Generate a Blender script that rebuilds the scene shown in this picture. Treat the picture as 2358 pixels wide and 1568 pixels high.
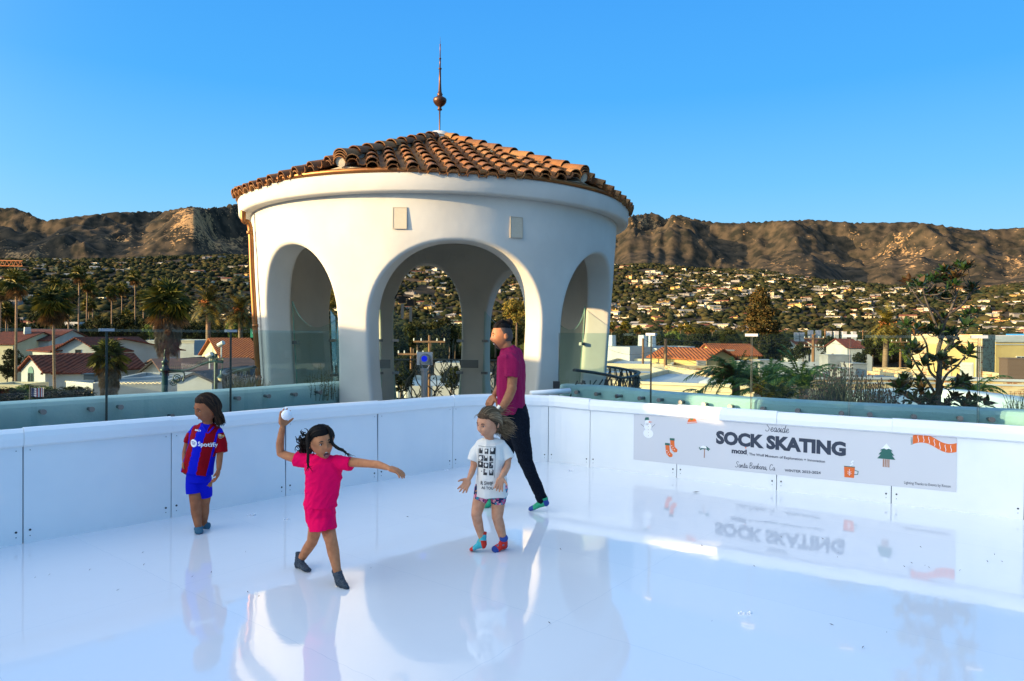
import bpy, bmesh, math, random
import numpy as np
from mathutils import Vector, Matrix, noise
from mathutils.bvhtree import BVHTree
random.seed(7); rng = np.random.default_rng(7)
for o in list(bpy.data.objects): bpy.data.objects.remove(o)
S = bpy.context.scene; COL = S.collection
R_ = math.radians
# ---------------------------------------------------------------- camera
EYE = 1.65; FOC = 1589.0; CX = 1179.0; CY = 784.0; HOR = 768.0; SLOPE = .008
pitch = math.atan((CY-HOR)/FOC); roll = math.atan(SLOPE)
fwd = Vector((0, math.cos(pitch), -math.sin(pitch)))
up0 = Vector((0, math.sin(pitch), math.cos(pitch)))
rt0 = Vector((1, 0, 0))
rgt = rt0*math.cos(roll)+up0*math.sin(roll)
upv = up0*math.cos(roll)-rt0*math.sin(roll)
cam = bpy.data.objects.new('camera', bpy.data.cameras.new('camera')); COL.objects.link(cam)
M = Matrix((rgt, upv, -fwd)).transposed().to_4x4(); M.translation = Vector((0, 0, EYE))
cam.matrix_world = M
cam.data.sensor_width = 36; cam.data.lens = FOC/2358*36; cam.data.clip_start = .05; cam.data.clip_end = 40000
S.camera = cam
def ray(x, y): return fwd + rgt*((x-CX)/FOC) - upv*((y-CY)/FOC)
def P(x, y, Y):                      # world point whose distance ahead is Y
    d = ray(x, y); return Vector((0, 0, EYE)) + d*(Y/d.y)
def G(x, y, z=0.):
    d = ray(x, y); return Vector((0, 0, EYE)) + d*((z-EYE)/d.z)
# ---------------------------------------------------------------- light
SUN_EL = R_(9.5)
sd = Vector((-.93, -.37, 0)).normalized()
sundir = Vector((sd.x*math.cos(SUN_EL), sd.y*math.cos(SUN_EL), math.sin(SUN_EL)))
W = bpy.data.worlds.new('World'); S.world = W; W.use_nodes = True
nt = W.node_tree; nt.nodes.clear()
sky = nt.nodes.new('ShaderNodeTexSky'); sky.sky_type = 'NISHITA'; sky.sun_disc = False
sky.sun_elevation = SUN_EL; sky.sun_rotation = math.atan2(sd.x, sd.y)
sky.air_density = 1.0; sky.dust_density = 0; sky.ozone_density = 6.0; sky.altitude = 100
bg = nt.nodes.new('ShaderNodeBackground'); bg.inputs['Strength'].default_value = .15
wo = nt.nodes.new('ShaderNodeOutputWorld')
def _n(k): return nt.nodes.new(k)
wtc = _n('ShaderNodeTexCoord'); wsep = _n('ShaderNodeSeparateXYZ'); nt.links.new(wtc.outputs['Generated'], wsep.inputs[0])
ramp = _n('ShaderNodeValToRGB'); ce = ramp.color_ramp.elements          # clear evening blue, paler towards the horizon; unseen zenith whitened to brighten the floor
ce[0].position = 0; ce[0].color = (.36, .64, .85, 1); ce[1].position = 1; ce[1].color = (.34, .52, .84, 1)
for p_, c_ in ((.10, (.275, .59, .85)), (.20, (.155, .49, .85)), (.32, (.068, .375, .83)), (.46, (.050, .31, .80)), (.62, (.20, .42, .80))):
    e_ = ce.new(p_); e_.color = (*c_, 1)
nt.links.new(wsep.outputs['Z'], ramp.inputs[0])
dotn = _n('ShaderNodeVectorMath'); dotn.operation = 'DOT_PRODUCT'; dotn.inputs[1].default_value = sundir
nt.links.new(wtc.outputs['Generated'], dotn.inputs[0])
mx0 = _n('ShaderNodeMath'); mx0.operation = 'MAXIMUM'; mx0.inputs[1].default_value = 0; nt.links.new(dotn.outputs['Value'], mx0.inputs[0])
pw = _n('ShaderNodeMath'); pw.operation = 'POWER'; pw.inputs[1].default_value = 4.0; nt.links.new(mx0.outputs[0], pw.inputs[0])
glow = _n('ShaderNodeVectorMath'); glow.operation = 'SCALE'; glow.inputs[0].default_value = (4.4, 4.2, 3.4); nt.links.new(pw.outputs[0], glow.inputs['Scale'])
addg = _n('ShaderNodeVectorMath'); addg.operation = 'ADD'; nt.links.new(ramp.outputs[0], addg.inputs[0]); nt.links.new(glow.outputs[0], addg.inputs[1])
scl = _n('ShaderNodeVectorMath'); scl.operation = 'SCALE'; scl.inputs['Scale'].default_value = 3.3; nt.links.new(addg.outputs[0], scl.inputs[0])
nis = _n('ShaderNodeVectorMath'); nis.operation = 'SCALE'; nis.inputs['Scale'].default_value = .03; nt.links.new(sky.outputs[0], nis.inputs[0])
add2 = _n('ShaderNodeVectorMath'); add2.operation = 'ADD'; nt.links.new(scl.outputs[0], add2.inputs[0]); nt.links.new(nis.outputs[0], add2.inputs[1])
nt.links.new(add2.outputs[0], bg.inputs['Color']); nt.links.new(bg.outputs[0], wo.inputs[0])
sl = bpy.data.lights.new('sun', 'SUN'); sl.energy = 5.0; sl.angle = R_(.5); sl.color = (1, .71, .36)
so = bpy.data.objects.new('sun', sl); COL.objects.link(so)
so.rotation_euler = sundir.to_track_quat('Z', 'Y').to_euler(); so.location = sundir*50
S.view_settings.view_transform = 'Standard'; S.view_settings.look = 'None'; S.view_settings.gamma = 1
S.view_settings.exposure = 1.25
S.render.engine = 'CYCLES'; S.cycles.max_bounces = 8; S.cycles.transparent_max_bounces = 16
S.cycles.sample_clamp_indirect = 8
# ---------------------------------------------------------------- materials
MATS = {}
def mat(name, col=(.8, .8, .8), rough=.6, metal=0, var=None, scale=8, detail=4, bump=0, bscale=None, spec=.5, contrast=(.35, .65), coord='Object', stretch=None, island=None, emit=None):
    if name in MATS: return MATS[name]
    m = bpy.data.materials.new(name); m.use_nodes = True; MATS[name] = m
    t = m.node_tree; b = t.nodes['Principled BSDF']
    b.inputs['Base Color'].default_value = (*col, 1); b.inputs['Roughness'].default_value = rough
    b.inputs['Metallic'].default_value = metal; b.inputs['Specular IOR Level'].default_value = spec
    tc = t.nodes.new('ShaderNodeTexCoord'); src = tc.outputs[coord]
    if stretch:
        mp = t.nodes.new('ShaderNodeMapping'); mp.inputs['Scale'].default_value = stretch
        t.links.new(src, mp.inputs[0]); src = mp.outputs[0]
    last = None
    if var is not None:
        n = t.nodes.new('ShaderNodeTexNoise'); n.inputs['Scale'].default_value = scale; n.inputs['Detail'].default_value = detail
        t.links.new(src, n.inputs['Vector'])
        r = t.nodes.new('ShaderNodeValToRGB'); r.color_ramp.elements[0].position = contrast[0]; r.color_ramp.elements[1].position = contrast[1]
        r.color_ramp.elements[0].color = (*col, 1); r.color_ramp.elements[1].color = (*var, 1)
        t.links.new(n.outputs['Fac'], r.inputs[0]); last = r.outputs[0]
    if island is not None:
        g = t.nodes.new('ShaderNodeNewGeometry'); r2 = t.nodes.new('ShaderNodeValToRGB')
        els = r2.color_ramp.elements
        els[0].color = (*island[0], 1); els[1].color = (*island[-1], 1)
        for i, c in enumerate(island[1:-1]):
            e = els.new((i+1)/(len(island)-1)); e.color = (*c, 1)
        t.links.new(g.outputs['Random Per Island'], r2.inputs[0])
        if last is None: last = r2.outputs[0]
        else:
            mx = t.nodes.new('ShaderNodeMix'); mx.data_type = 'RGBA'; mx.inputs[0].default_value = .5
            t.links.new(last, mx.inputs[6]); t.links.new(r2.outputs[0], mx.inputs[7]); last = mx.outputs[2]
    if last is not None: t.links.new(last, b.inputs['Base Color'])
    if bump:
        n2 = t.nodes.new('ShaderNodeTexNoise'); n2.inputs['Scale'].default_value = bscale or scale*3; n2.inputs['Detail'].default_value = 4
        t.links.new(src, n2.inputs['Vector'])
        bp = t.nodes.new('ShaderNodeBump'); bp.inputs['Strength'].default_value = bump; bp.inputs['Distance'].default_value = .02
        t.links.new(n2.outputs['Fac'], bp.inputs['Height']); t.links.new(bp.outputs[0], b.inputs['Normal'])
    if emit: b.inputs['Emission Color'].default_value = (*emit[0], 1); b.inputs['Emission Strength'].default_value = emit[1]
    return m
def glassmat(name, tint, refl=1.0, rough=0.0):
    m = bpy.data.materials.new(name); m.use_nodes = True; MATS[name] = m; t = m.node_tree; t.nodes.clear()
    o = t.nodes.new('ShaderNodeOutputMaterial'); tr = t.nodes.new('ShaderNodeBsdfTransparent'); tr.inputs[0].default_value = (*tint, 1)
    gl = t.nodes.new('ShaderNodeBsdfGlossy'); gl.inputs['Roughness'].default_value = rough
    gl.inputs[0].default_value = (.9, .9, .9, 1)
    fr = t.nodes.new('ShaderNodeFresnel'); fr.inputs[0].default_value = 1.5
    mu = t.nodes.new('ShaderNodeMath'); mu.operation = 'MULTIPLY'; mu.inputs[1].default_value = refl
    mx = t.nodes.new('ShaderNodeMixShader'); t.links.new(fr.outputs[0], mu.inputs[0]); t.links.new(mu.outputs[0], mx.inputs[0])
    t.links.new(tr.outputs[0], mx.inputs[1]); t.links.new(gl.outputs[0], mx.inputs[2]); t.links.new(mx.outputs[0], o.inputs[0])
    return m
# ---------------------------------------------------------------- mesh collector
class MB:
    def __init__(s): s.v = []; s.f = []; s.m = []
    def add(s, vs, fs, mi=0):
        n = len(s.v); s.v.extend([tuple(v) for v in vs]); s.f.extend([tuple(i+n for i in f) for f in fs]); s.m.extend([mi]*len(fs))
    def box(s, lo, hi, mi=0, M=None):
        x0, y0, z0 = lo; x1, y1, z1 = hi
        vs = [Vector(p) for p in ((x0,y0,z0),(x1,y0,z0),(x1,y1,z0),(x0,y1,z0),(x0,y0,z1),(x1,y0,z1),(x1,y1,z1),(x0,y1,z1))]
        if M is not None: vs = [M @ v for v in vs]
        s.add(vs, [(0,3,2,1),(4,5,6,7),(0,1,5,4),(1,2,6,5),(2,3,7,6),(3,0,4,7)], mi)
    def cbox(s, c, size, mi=0, M=None):
        h = [a/2 for a in size]; s.box([c[i]-h[i] for i in range(3)], [c[i]+h[i] for i in range(3)], mi, M)
    def tube(s, pts, rad, n=8, mi=0, cap=True, ref=None, ry=None):
        pts = [Vector(p) for p in pts]
        if not hasattr(rad, '__len__'): rad = [rad]*len(pts)
        if ry is None: ry = rad
        elif not hasattr(ry, '__len__'): ry = [ry]*len(pts)
        vs = []; prev = Vector(ref) if ref is not None else None
        for i, p in enumerate(pts):
            t = (pts[min(i+1, len(pts)-1)]-pts[max(i-1, 0)])
            t = t.normalized() if t.length > 1e-9 else Vector((0, 0, 1))
            base = Vector(ref) if ref is not None else (prev if prev is not None else (Vector((1, 0, 0)) if abs(t.x) < .9 else Vector((0, 1, 0))))
            a = base - t*base.dot(t)
            if a.length < 1e-4: a = t.orthogonal()
            a.normalize(); b = t.cross(a); prev = a
            for k in range(n):
                w = 2*math.pi*k/n; vs.append(p+a*math.cos(w)*rad[i]+b*math.sin(w)*ry[i])
        fs = [(i*n+k, i*n+(k+1) % n, (i+1)*n+(k+1) % n, (i+1)*n+k) for i in range(len(pts)-1) for k in range(n)]
        if cap: fs.append(tuple(range(n-1, -1, -1))); fs.append(tuple((len(pts)-1)*n+k for k in range(n)))
        s.add(vs, fs, mi)
    def ell(s, c, r, M=None, nu=16, nv=10, mi=0):
        c = Vector(c); vs = []; fs = []
        if not hasattr(r, '__len__'): r = (r, r, r)
        for j in range(nv+1):
            th = math.pi*j/nv
            for i in range(nu):
                ph = 2*math.pi*i/nu
                v = Vector((r[0]*math.sin(th)*math.cos(ph), r[1]*math.sin(th)*math.sin(ph), r[2]*math.cos(th)))
                if M is not None: v = M @ v
                vs.append(c+v)
        for j in range(nv):
            for i in range(nu):
                a = j*nu+i; b = j*nu+(i+1) % nu; fs.append((a, a+nu, b+nu, b))
        s.add(vs, fs, mi)
    def lathe(s, prof, c=(0, 0, 0), n=32, mi=0, a0=0, a1=2*math.pi):
        vs = []; full = abs(a1-a0-2*math.pi) < 1e-6; m = n if full else n+1
        for k in range(m):
            w = a0+(a1-a0)*k/n
            for r, z in prof: vs.append((c[0]+r*math.cos(w), c[1]+r*math.sin(w), c[2]+z))
        L = len(prof); fs = []
        for k in range(n):
            k2 = (k+1) % m
            for j in range(L-1): fs.append((k*L+j, k2*L+j, k2*L+j+1, k*L+j+1))
        s.add(vs, fs, mi)
    def prism(s, poly, z0, z1, mi=0):
        n = len(poly); vs = [(p[0], p[1], z0) for p in poly]+[(p[0], p[1], z1) for p in poly]
        fs = [(k, (k+1) % n, n+(k+1) % n, n+k) for k in range(n)]+[tuple(range(n-1, -1, -1)), tuple(range(n, 2*n))]
        s.add(vs, fs, mi)
    def mesh(s, name, mats, smooth=False):
        me = bpy.data.meshes.new(name); me.from_pydata(s.v, [], s.f)
        if not isinstance(mats, (list, tuple)): mats = [mats]
        for m in mats: me.materials.append(m)
        if len(mats) > 1: me.polygons.foreach_set('material_index', s.m)
        if smooth: me.polygons.foreach_set('use_smooth', [True]*len(me.polygons))
        me.update(); return me
    def build(s, name, mats, parent=None, smooth=False, label=None, cat=None, group=None, kind=None, fix=True):
        me = s.mesh(name, mats, smooth)
        if fix:
            bm = bmesh.new(); bm.from_mesh(me); bmesh.ops.recalc_face_normals(bm, faces=bm.faces); bm.to_mesh(me); bm.free()
        o = bpy.data.objects.new(name, me); COL.objects.link(o)
        if parent is not None:
            o.parent = parent; o.matrix_parent_inverse = parent.matrix_world.inverted() if False else Matrix.Translation(-parent.location) if parent.type == 'EMPTY' and parent.rotation_euler.z == 0 and parent.parent is None else Matrix.Identity(4)
        tag(o, label, cat, group, kind); return o
def tag(o, label=None, cat=None, group=None, kind=None):
    if label: o['label'] = label
    if cat: o['category'] = cat
    if group: o['group'] = group
    if kind: o['kind'] = kind
    return o
def thing(name, label, cat, loc=(0, 0, 0), rz=0, group=None):
    o = bpy.data.objects.new(name, None); COL.objects.link(o); o.location = loc; o.rotation_euler = (0, 0, rz); o.empty_display_size = .1
    return tag(o, label, cat, group)
def meshobj(name, me, parent=None, loc=None):
    o = bpy.data.objects.new(name, me); COL.objects.link(o)
    if parent is not None: o.parent = parent
    if loc is not None: o.location = loc
    return o
def dup(root, loc, rz=0, sc=None, label=None, group=None):
    r = root.copy(); COL.objects.link(r); r.location = loc; r.rotation_euler = (0, 0, rz)
    if sc: r.scale = sc if hasattr(sc, '__len__') else (sc, sc, sc)
    if label: r['label'] = label
    if group: r['group'] = group
    for ch in list(root.children):
        c = ch.copy(); COL.objects.link(c); c.parent = r
        for g in ch.children:
            d = g.copy(); COL.objects.link(d); d.parent = c
    return r
def spline(pts, n=8, closed=False):
    pts = [Vector(p) for p in pts]; out = []
    for i in range(len(pts)-1):
        p0 = pts[max(i-1, 0)]; p1 = pts[i]; p2 = pts[i+1]; p3 = pts[min(i+2, len(pts)-1)]
        for k in range(n):
            t = k/n
            out.append(.5*((2*p1)+(p2-p0)*t+(2*p0-5*p1+4*p2-p3)*t*t+(3*p1-p0-3*p2+p3)*t**3))
    out.append(pts[-1]); return out
def remesh(mb, name, mats, vox=.005, smooth=4, disp=None, parent=None, fac=.5, colorfn=None):
    me = mb.mesh(name+'_t', MATS['tmp'])
    o = bpy.data.objects.new(name+'_t', me); COL.objects.link(o)
    md = o.modifiers.new('r', 'REMESH'); md.mode = 'VOXEL'; md.voxel_size = vox
    if smooth: sm = o.modifiers.new('s', 'SMOOTH'); sm.iterations = smooth; sm.factor = fac
    dg = bpy.context.evaluated_depsgraph_get(); ev = o.evaluated_get(dg)
    m2 = bpy.data.meshes.new_from_object(ev); bpy.data.objects.remove(o)
    if disp:
        co = np.empty(len(m2.vertices)*3); m2.vertices.foreach_get('co', co); co = co.reshape(-1, 3)
        no = np.empty(len(m2.vertices)*3); m2.vertex_normals.foreach_get('vector', no); no = no.reshape(-1, 3)
        d = np.array([disp(Vector(c)) for c in co]); co += no*d[:, None]
        m2.vertices.foreach_set('co', co.ravel())
    m2.materials.clear()
    if not isinstance(mats, (list, tuple)): mats = [mats]
    for m in mats: m2.materials.append(m)
    m2.polygons.foreach_set('use_smooth', [True]*len(m2.polygons))
    if colorfn:
        cen = np.empty(len(m2.polygons)*3); m2.polygons.foreach_get('center', cen); cen = cen.reshape(-1, 3)
        m2.polygons.foreach_set('material_index', [int(colorfn(Vector(c))) for c in cen])
    m2.name = name; m2.update()
    ob = bpy.data.objects.new(name, m2); COL.objects.link(ob)
    if parent is not None: ob.parent = parent; ob.matrix_parent_inverse = Matrix.Translation(-parent.location)
    return ob
mat('tmp')
def struct(name, mb, m, **k): return mb.build(name, m, kind='structure', **k)
def textmesh(body, size, bold=0, align='CENTER', extrude=0, shear=0, space=1.0):
    c = bpy.data.curves.new('t', 'FONT'); c.body = body; c.size = size; c.offset = bold; c.align_x = align; c.align_y = 'CENTER'
    c.extrude = extrude; c.shear = shear; c.space_character = space; c.resolution_u = 3
    o = bpy.data.objects.new('t', c); COL.objects.link(o)
    dg = bpy.context.evaluated_depsgraph_get(); me = bpy.data.meshes.new_from_object(o.evaluated_get(dg))
    bpy.data.objects.remove(o); bpy.data.curves.remove(c)
    vs = [Vector(v.co) for v in me.vertices]; fs = [tuple(p.vertices) for p in me.polygons]; bpy.data.meshes.remove(me)
    return vs, fs
# ================================================================ RINK, DECK, PARAPETS
white_plastic = mat('white_plastic', (.84, .85, .86), .32, var=(.80, .82, .84), scale=3, bump=.03, bscale=300)
cushion_m = mat('white_vinyl', (.86, .87, .88), .28, bump=.08, bscale=6)
dark_bolt = mat('dark_bolt', (.02, .02, .03), .4)
banner_m = mat('banner_cloth', (.62, .62, .66), .6)
# ice floor
def floor_mat():
    m = mat('synthetic_ice', (.80, .82, .85), .055)
    t = m.node_tree; b = t.nodes['Principled BSDF']; b.inputs['IOR'].default_value = 1.52
    b.inputs['Coat Weight'].default_value = .55; b.inputs['Coat Roughness'].default_value = .02
    tc = t.nodes.new('ShaderNodeTexCoord'); mp = t.nodes.new('ShaderNodeMapping'); mp.inputs['Rotation'].default_value = (0, 0, R_(38))
    t.links.new(tc.outputs['Object'], mp.inputs[0])
    # wobbling jigsaw joints between the sheets
    nz = t.nodes.new('ShaderNodeTexNoise'); nz.inputs['Scale'].default_value = 7; t.links.new(mp.outputs[0], nz.inputs['Vector'])
    vm = t.nodes.new('ShaderNodeVectorMath'); vm.operation = 'MULTIPLY_ADD'; vm.inputs[1].default_value = (.04, .04, 0)
    t.links.new(nz.outputs['Color'], vm.inputs[0]); t.links.new(mp.outputs[0], vm.inputs[2])
    br = t.nodes.new('ShaderNodeTexBrick'); br.offset = 0; br.inputs['Scale'].default_value = 1
    br.inputs['Brick Width'].default_value = 2.2; br.inputs['Row Height'].default_value = 1.1; br.inputs['Mortar Size'].default_value = .0012
    br.inputs['Color1'].default_value = (.80, .82, .85, 1); br.inputs['Color2'].default_value = (.78, .80, .84, 1); br.inputs['Mortar'].default_value = (.60, .66, .74, 1)
    t.links.new(vm.outputs[0], br.inputs['Vector'])
    n1 = t.nodes.new('ShaderNodeTexNoise'); n1.inputs['Scale'].default_value = 2.2; n1.inputs['Detail'].default_value = 6; t.links.new(tc.outputs['Object'], n1.inputs['Vector'])
    rr = t.nodes.new('ShaderNodeMapRange'); rr.inputs[1].default_value = .3; rr.inputs[2].default_value = .7; rr.inputs[3].default_value = .035; rr.inputs[4].default_value = .10
    t.links.new(n1.outputs['Fac'], rr.inputs[0]); t.links.new(rr.outputs[0], b.inputs['Roughness'])
    t.links.new(br.outputs['Color'], b.inputs['Base Color'])
    n2 = t.nodes.new('ShaderNodeTexNoise'); n2.inputs['Scale'].default_value = 3.5; n2.inputs['Detail'].default_value = 3; t.links.new(tc.outputs['Object'], n2.inputs['Vector'])
    bp = t.nodes.new('ShaderNodeBump'); bp.inputs['Strength'].default_value = .05; bp.inputs['Distance'].default_value = .02
    t.links.new(n2.outputs['Fac'], bp.inputs['Height']); t.links.new(bp.outputs[0], b.inputs['Normal']); t.links.new(bp.outputs[0], b.inputs['Coat Normal'])
    return m
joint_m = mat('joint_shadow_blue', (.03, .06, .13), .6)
seamL = [(53, 1252), (394, 1192), (658, 1142), (870, 1108), (1042, 1078)]
ptsL = [G(x, y) for x, y in seamL]
d0 = (ptsL[0]-ptsL[1]).normalized()
pre = [ptsL[0]+d0*1.07*k for k in (3, 2, 1)]
corner = [G(1152, 1065), G(1262, 1064)]
seamR = [(1358, 1075), (1558, 1100), (1788, 1129), (2052, 1160), (2358, 1197)]
ptsR = [G(x, y) for x, y in seamR]
d1 = (ptsR[-1]-ptsR[-2]).normalized(); d1b = (d1+Vector((0, -.35, 0))).normalized()
post = [ptsR[-1]+d1b*1.07*k for k in (1, 2, 3)]
seams = pre+ptsL+corner+ptsR+post
NS = 6
line = spline(seams, NS)
def hgt(i): # board height by running index
    t = i/(len(line)-1); return .885-.05*min(1, max(0, (t-.4)/.2))
fl = MB()
poly = [p for p in line]+[Vector((5.5, -3, 0)), Vector((-6.5, -3, 0))]
fl.add([(p.x, p.y, 0) for p in poly], [tuple(range(len(poly)))])
ice = struct('ice_rink_floor', fl, floor_mat())
ice['label'] = 'glossy white synthetic ice floor'
def offs(pts, i):
    t = (pts[min(i+1, len(pts)-1)]-pts[max(i-1, 0)]); t.z = 0; t.normalize(); return Vector((-t.y, t.x, 0)), t   # outward = left of travel
PANEL_LABELS = ['far left edge of the photo', 'left of the child in the striped jersey', 'behind the child in the striped jersey', 'behind the raised arm of the girl in pink', 'behind the outstretched arm of the girl in pink',
 'left of the man', 'behind the man', 'right of the man', 'under the snowman drawing', 'under the left half of the banner title', 'under the right half of the banner title', 'under the scarf drawing', 'at the right edge of the photo']
for s_ in range(len(seams)-1):
    idx = range(s_*NS, (s_+1)*NS+1)
    if s_ < 2 or s_ > len(seams)-3:
        lab = 'white rink barrier panel beyond the edge of the photo'
    else: lab = 'white plastic rink barrier panel ' + PANEL_LABELS[min(s_-2, 12)]
    base = seams[s_]
    root = thing('rink_barrier_panel', lab, 'barrier', (base.x, base.y, 0), group='white barrier panels around the rink')
    pm = MB(); cm = MB(); vs = []; N = len(idx)
    for j, i in enumerate(idx):
        n, t = offs(line, i); p = line[i].copy(); h = hgt(i)
        if j == 0: p += t*.004
        if j == N-1: p -= t*.004
        top = h-.07
        wid = .013 if (s_ in (4, 5) and j == N-1) else 0
        vs += [p, p+Vector((0, 0, top))-t*wid, p+n*.018+Vector((0, 0, top))-t*wid, p+n*.018]
    fs = [(4*j+a, 4*(j+1)+a, 4*(j+1)+(a+1) % 4, 4*j+(a+1) % 4) for j in range(N-1) for a in range(4)]+[(0, 1, 2, 3), (4*N-4, 4*N-1, 4*N-2, 4*N-3)]
    pm.add(vs, fs); pm.build('panel_board', white_plastic, root)
    # cushion cap: rounded roll profile
    vs = []; prof = [(-.012, -.135), (-.030, -.120), (-.036, -.07), (-.030, -.025), (-.005, 0), (.030, .004), (.060, -.012), (.072, -.05), (.06, -.10)]
    for j, i in enumerate(idx):
        n, t = offs(line, i); p = line[i].copy(); h = hgt(i)
        if j == 0: p += t*.001
        if j == N-1: p -= t*.001
        lift = .007 if s_ % 2 else 0
        vs += [p+n*a+Vector((0, 0, h+b+lift*(b > -.1)))+(-n*lift*.6) for a, b in prof]
    L = len(prof)
    fs = [(L*j+a, L*(j+1)+a, L*(j+1)+(a+1) % L, L*j+(a+1) % L) for j in range(N-1) for a in range(L)]+[tuple(range(L)), tuple(L*(N-1)+a for a in range(L-1, -1, -1))]
    cm.add(vs, fs); cm.build('top_cushion', cushion_m, root, smooth=False)
    if s_ > 0:
        n, t = offs(line, s_*NS); jm = MB(); q0 = line[s_*NS]+n*.0185; jm.add([q0-t*.03, q0+t*.03, q0+t*.03+n*.02, q0-t*.03+n*.02]+[p_+Vector((0, 0, .76)) for p_ in (q0-t*.03, q0+t*.03, q0+t*.03+n*.02, q0-t*.03+n*.02)], [(0, 1, 5, 4), (1, 2, 6, 5), (2, 3, 7, 6), (3, 0, 4, 7), (0, 3, 2, 1), (4, 5, 6, 7)]); jm.build('joint_post', joint_m, root)  # dark strip added behind each open seam, painting the gap's shade
    n, t = offs(line, s_*NS)
    for e, sg in ((s_*NS, 1), ((s_+1)*NS, -1)):
        n, t = offs(line, e)
        for k, (zz, rr, off) in enumerate(((.10 if sg > 0 else .095, .0085, .045), (.055, .0035, .045), (.72, .0035, .045))):
            c = line[e]+t*off*sg-n*.001+Vector((0, 0, zz)); bb = MB(); bb.tube([c+n*.004, c-n*.0025], rr, 10); bb.build('bolt', dark_bolt, root)
# banner on the right hand boards
def board_at(x, y):      # point on the board face seen at this pixel
    o = Vector((0, 0, EYE)); d = ray(x, y); best = None
    for i in range(len(line)-1):
        a, b = line[i], line[i+1]; e = b-a
        den = d.x*e.y-d.y*e.x
        if abs(den) < 1e-9: continue
        t = (a.x*e.y-a.y*e.x)/den; u = (a.x*d.y-a.y*d.x)/den
        if -.001 <= u <= 1.001 and t > 0 and (best is None or t < best[0]):
            nn = Vector((-e.y, e.x, 0)).normalized(); best = (t, i, u, nn)
    t, i, u, nn = best; p = o+d*t; return p, nn, i+u
def arc_len(iu):
    i = int(iu); i = min(i, len(line)-2); return CUM[i]+(iu-i)*(CUM[i+1]-CUM[i])
CUM = [0.]
for a, b in zip(line, line[1:]): CUM.append(CUM[-1]+(b-a).length)
def on_board(s, z, off=.003):
    i = int(np.searchsorted(CUM, s))-1; i = max(0, min(i, len(line)-2)); u = (s-CUM[i])/(CUM[i+1]-CUM[i])
    # smooth normal
    n0, _ = offs(line, i); n1, _ = offs(line, i+1); n = (n0*(1-u)+n1*u).normalized()
    p = line[i]*(1-u)+line[i+1]*u
    return Vector((p.x, p.y, z))-n*off
def px2sz(x, y): p, n, iu = board_at(x, y); return arc_len(iu), p.z
bs0, bz0t = px2sz(1460, 938); _, bz0b = px2sz(1460, 1058)
bs1, bz1t = px2sz(2204, 995); _, bz1b = px2sz(2200, 1133)
bmb = MB(); NB = 60; vs = []
for j in range(NB+1):
    u = j/NB; s0 = bs0+(bs1-bs0)*u
    for off in (.003, .0018):
        vs += [on_board(s0, bz0b+(bz1b-bz0b)*u, off), on_board(s0, bz0t+(bz1t-bz0t)*u, off)]
fs = []
for j in range(NB):
    a = 4*j; b = 4*(j+1); fs += [(a, b, b+1, a+1), (a+2, a+3, b+3, b+2), (a+1, b+1, b+3, a+3), (a, a+2, b+2, b)]
fs += [(0, 1, 3, 2), (4*NB, 4*NB+2, 4*NB+3, 4*NB+1)]
bmb.add(vs, fs)
banner = thing('printed_banner', 'pale grey sock skating banner stuck along the right hand rink barrier', 'banner', (line[80].x, line[80].y, 0))
bmb.build('banner_sheet', banner_m, banner)
ink = mat('navy_ink', (.028, .04, .07), .6); ink2 = mat('green_ink', (.02, .12, .10), .6); orange = mat('orange_ink', (.75, .14, .02), .6); whitei = mat('white_ink', (.85, .86, .9), .6); brownk = mat('brown_ink', (.35, .15, .07), .6)
olive = mat('olive_ink', (.12, .2, .05), .6)
BH = (bz0t-bz0b+bz1t-bz1b)/2; zt_of = lambda s: bz0t+(bz1t-bz0t)*(s-bs0)/(bs1-bs0)
def flat(polys, m, name, off=.0042):   # polys: list of (verts2d (s,z), faces)
    mb = MB()
    for V, F in polys: mb.add([on_board(a, b, off) for a, b in V], F)
    return mb.build(name, m, banner, fix=False)
def stext(body, x0, y0, x1, y1, h, m, bold=.0, off=.0042, name='lettering', shear=0):
    """text between two pixel anchors (mid-height line), letter height h metres"""
    s0, z0 = px2sz(x0, y0); s1, z1 = px2sz(x1, y1)
    V, F = textmesh(body, 1, bold, 'LEFT', shear=shear); xs = [v.x for v in V]; ys = [v.y for v in V]
    w = max(xs)-min(xs); sx = (s1-s0)/w; capz = h/.69
    yc = .0
    out = []
    for v in V:
        u = (v.x-min(xs))/w; out.append((s0+(v.x-min(xs))*sx, z0+(z1-z0)*u+(v.y-yc)*capz))
    return flat([(out, F)], m, name, off)
def stroke(pts, wd):
    pts = [Vector((p[0], p[1], 0)) for p in pts]; V = []; F = []
    for i, p in enumerate(pts):
        t = pts[min(i+1, len(pts)-1)]-pts[max(i-1, 0)]
        t = t.normalized() if t.length > 1e-9 else Vector((1, 0, 0)); n = Vector((-t.y, t.x, 0))*wd/2
        V += [(p+n)[:2], (p-n)[:2]]
    for i in range(len(pts)-1): F.append((2*i, 2*i+1, 2*i+3, 2*i+2))
    return V, F
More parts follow.
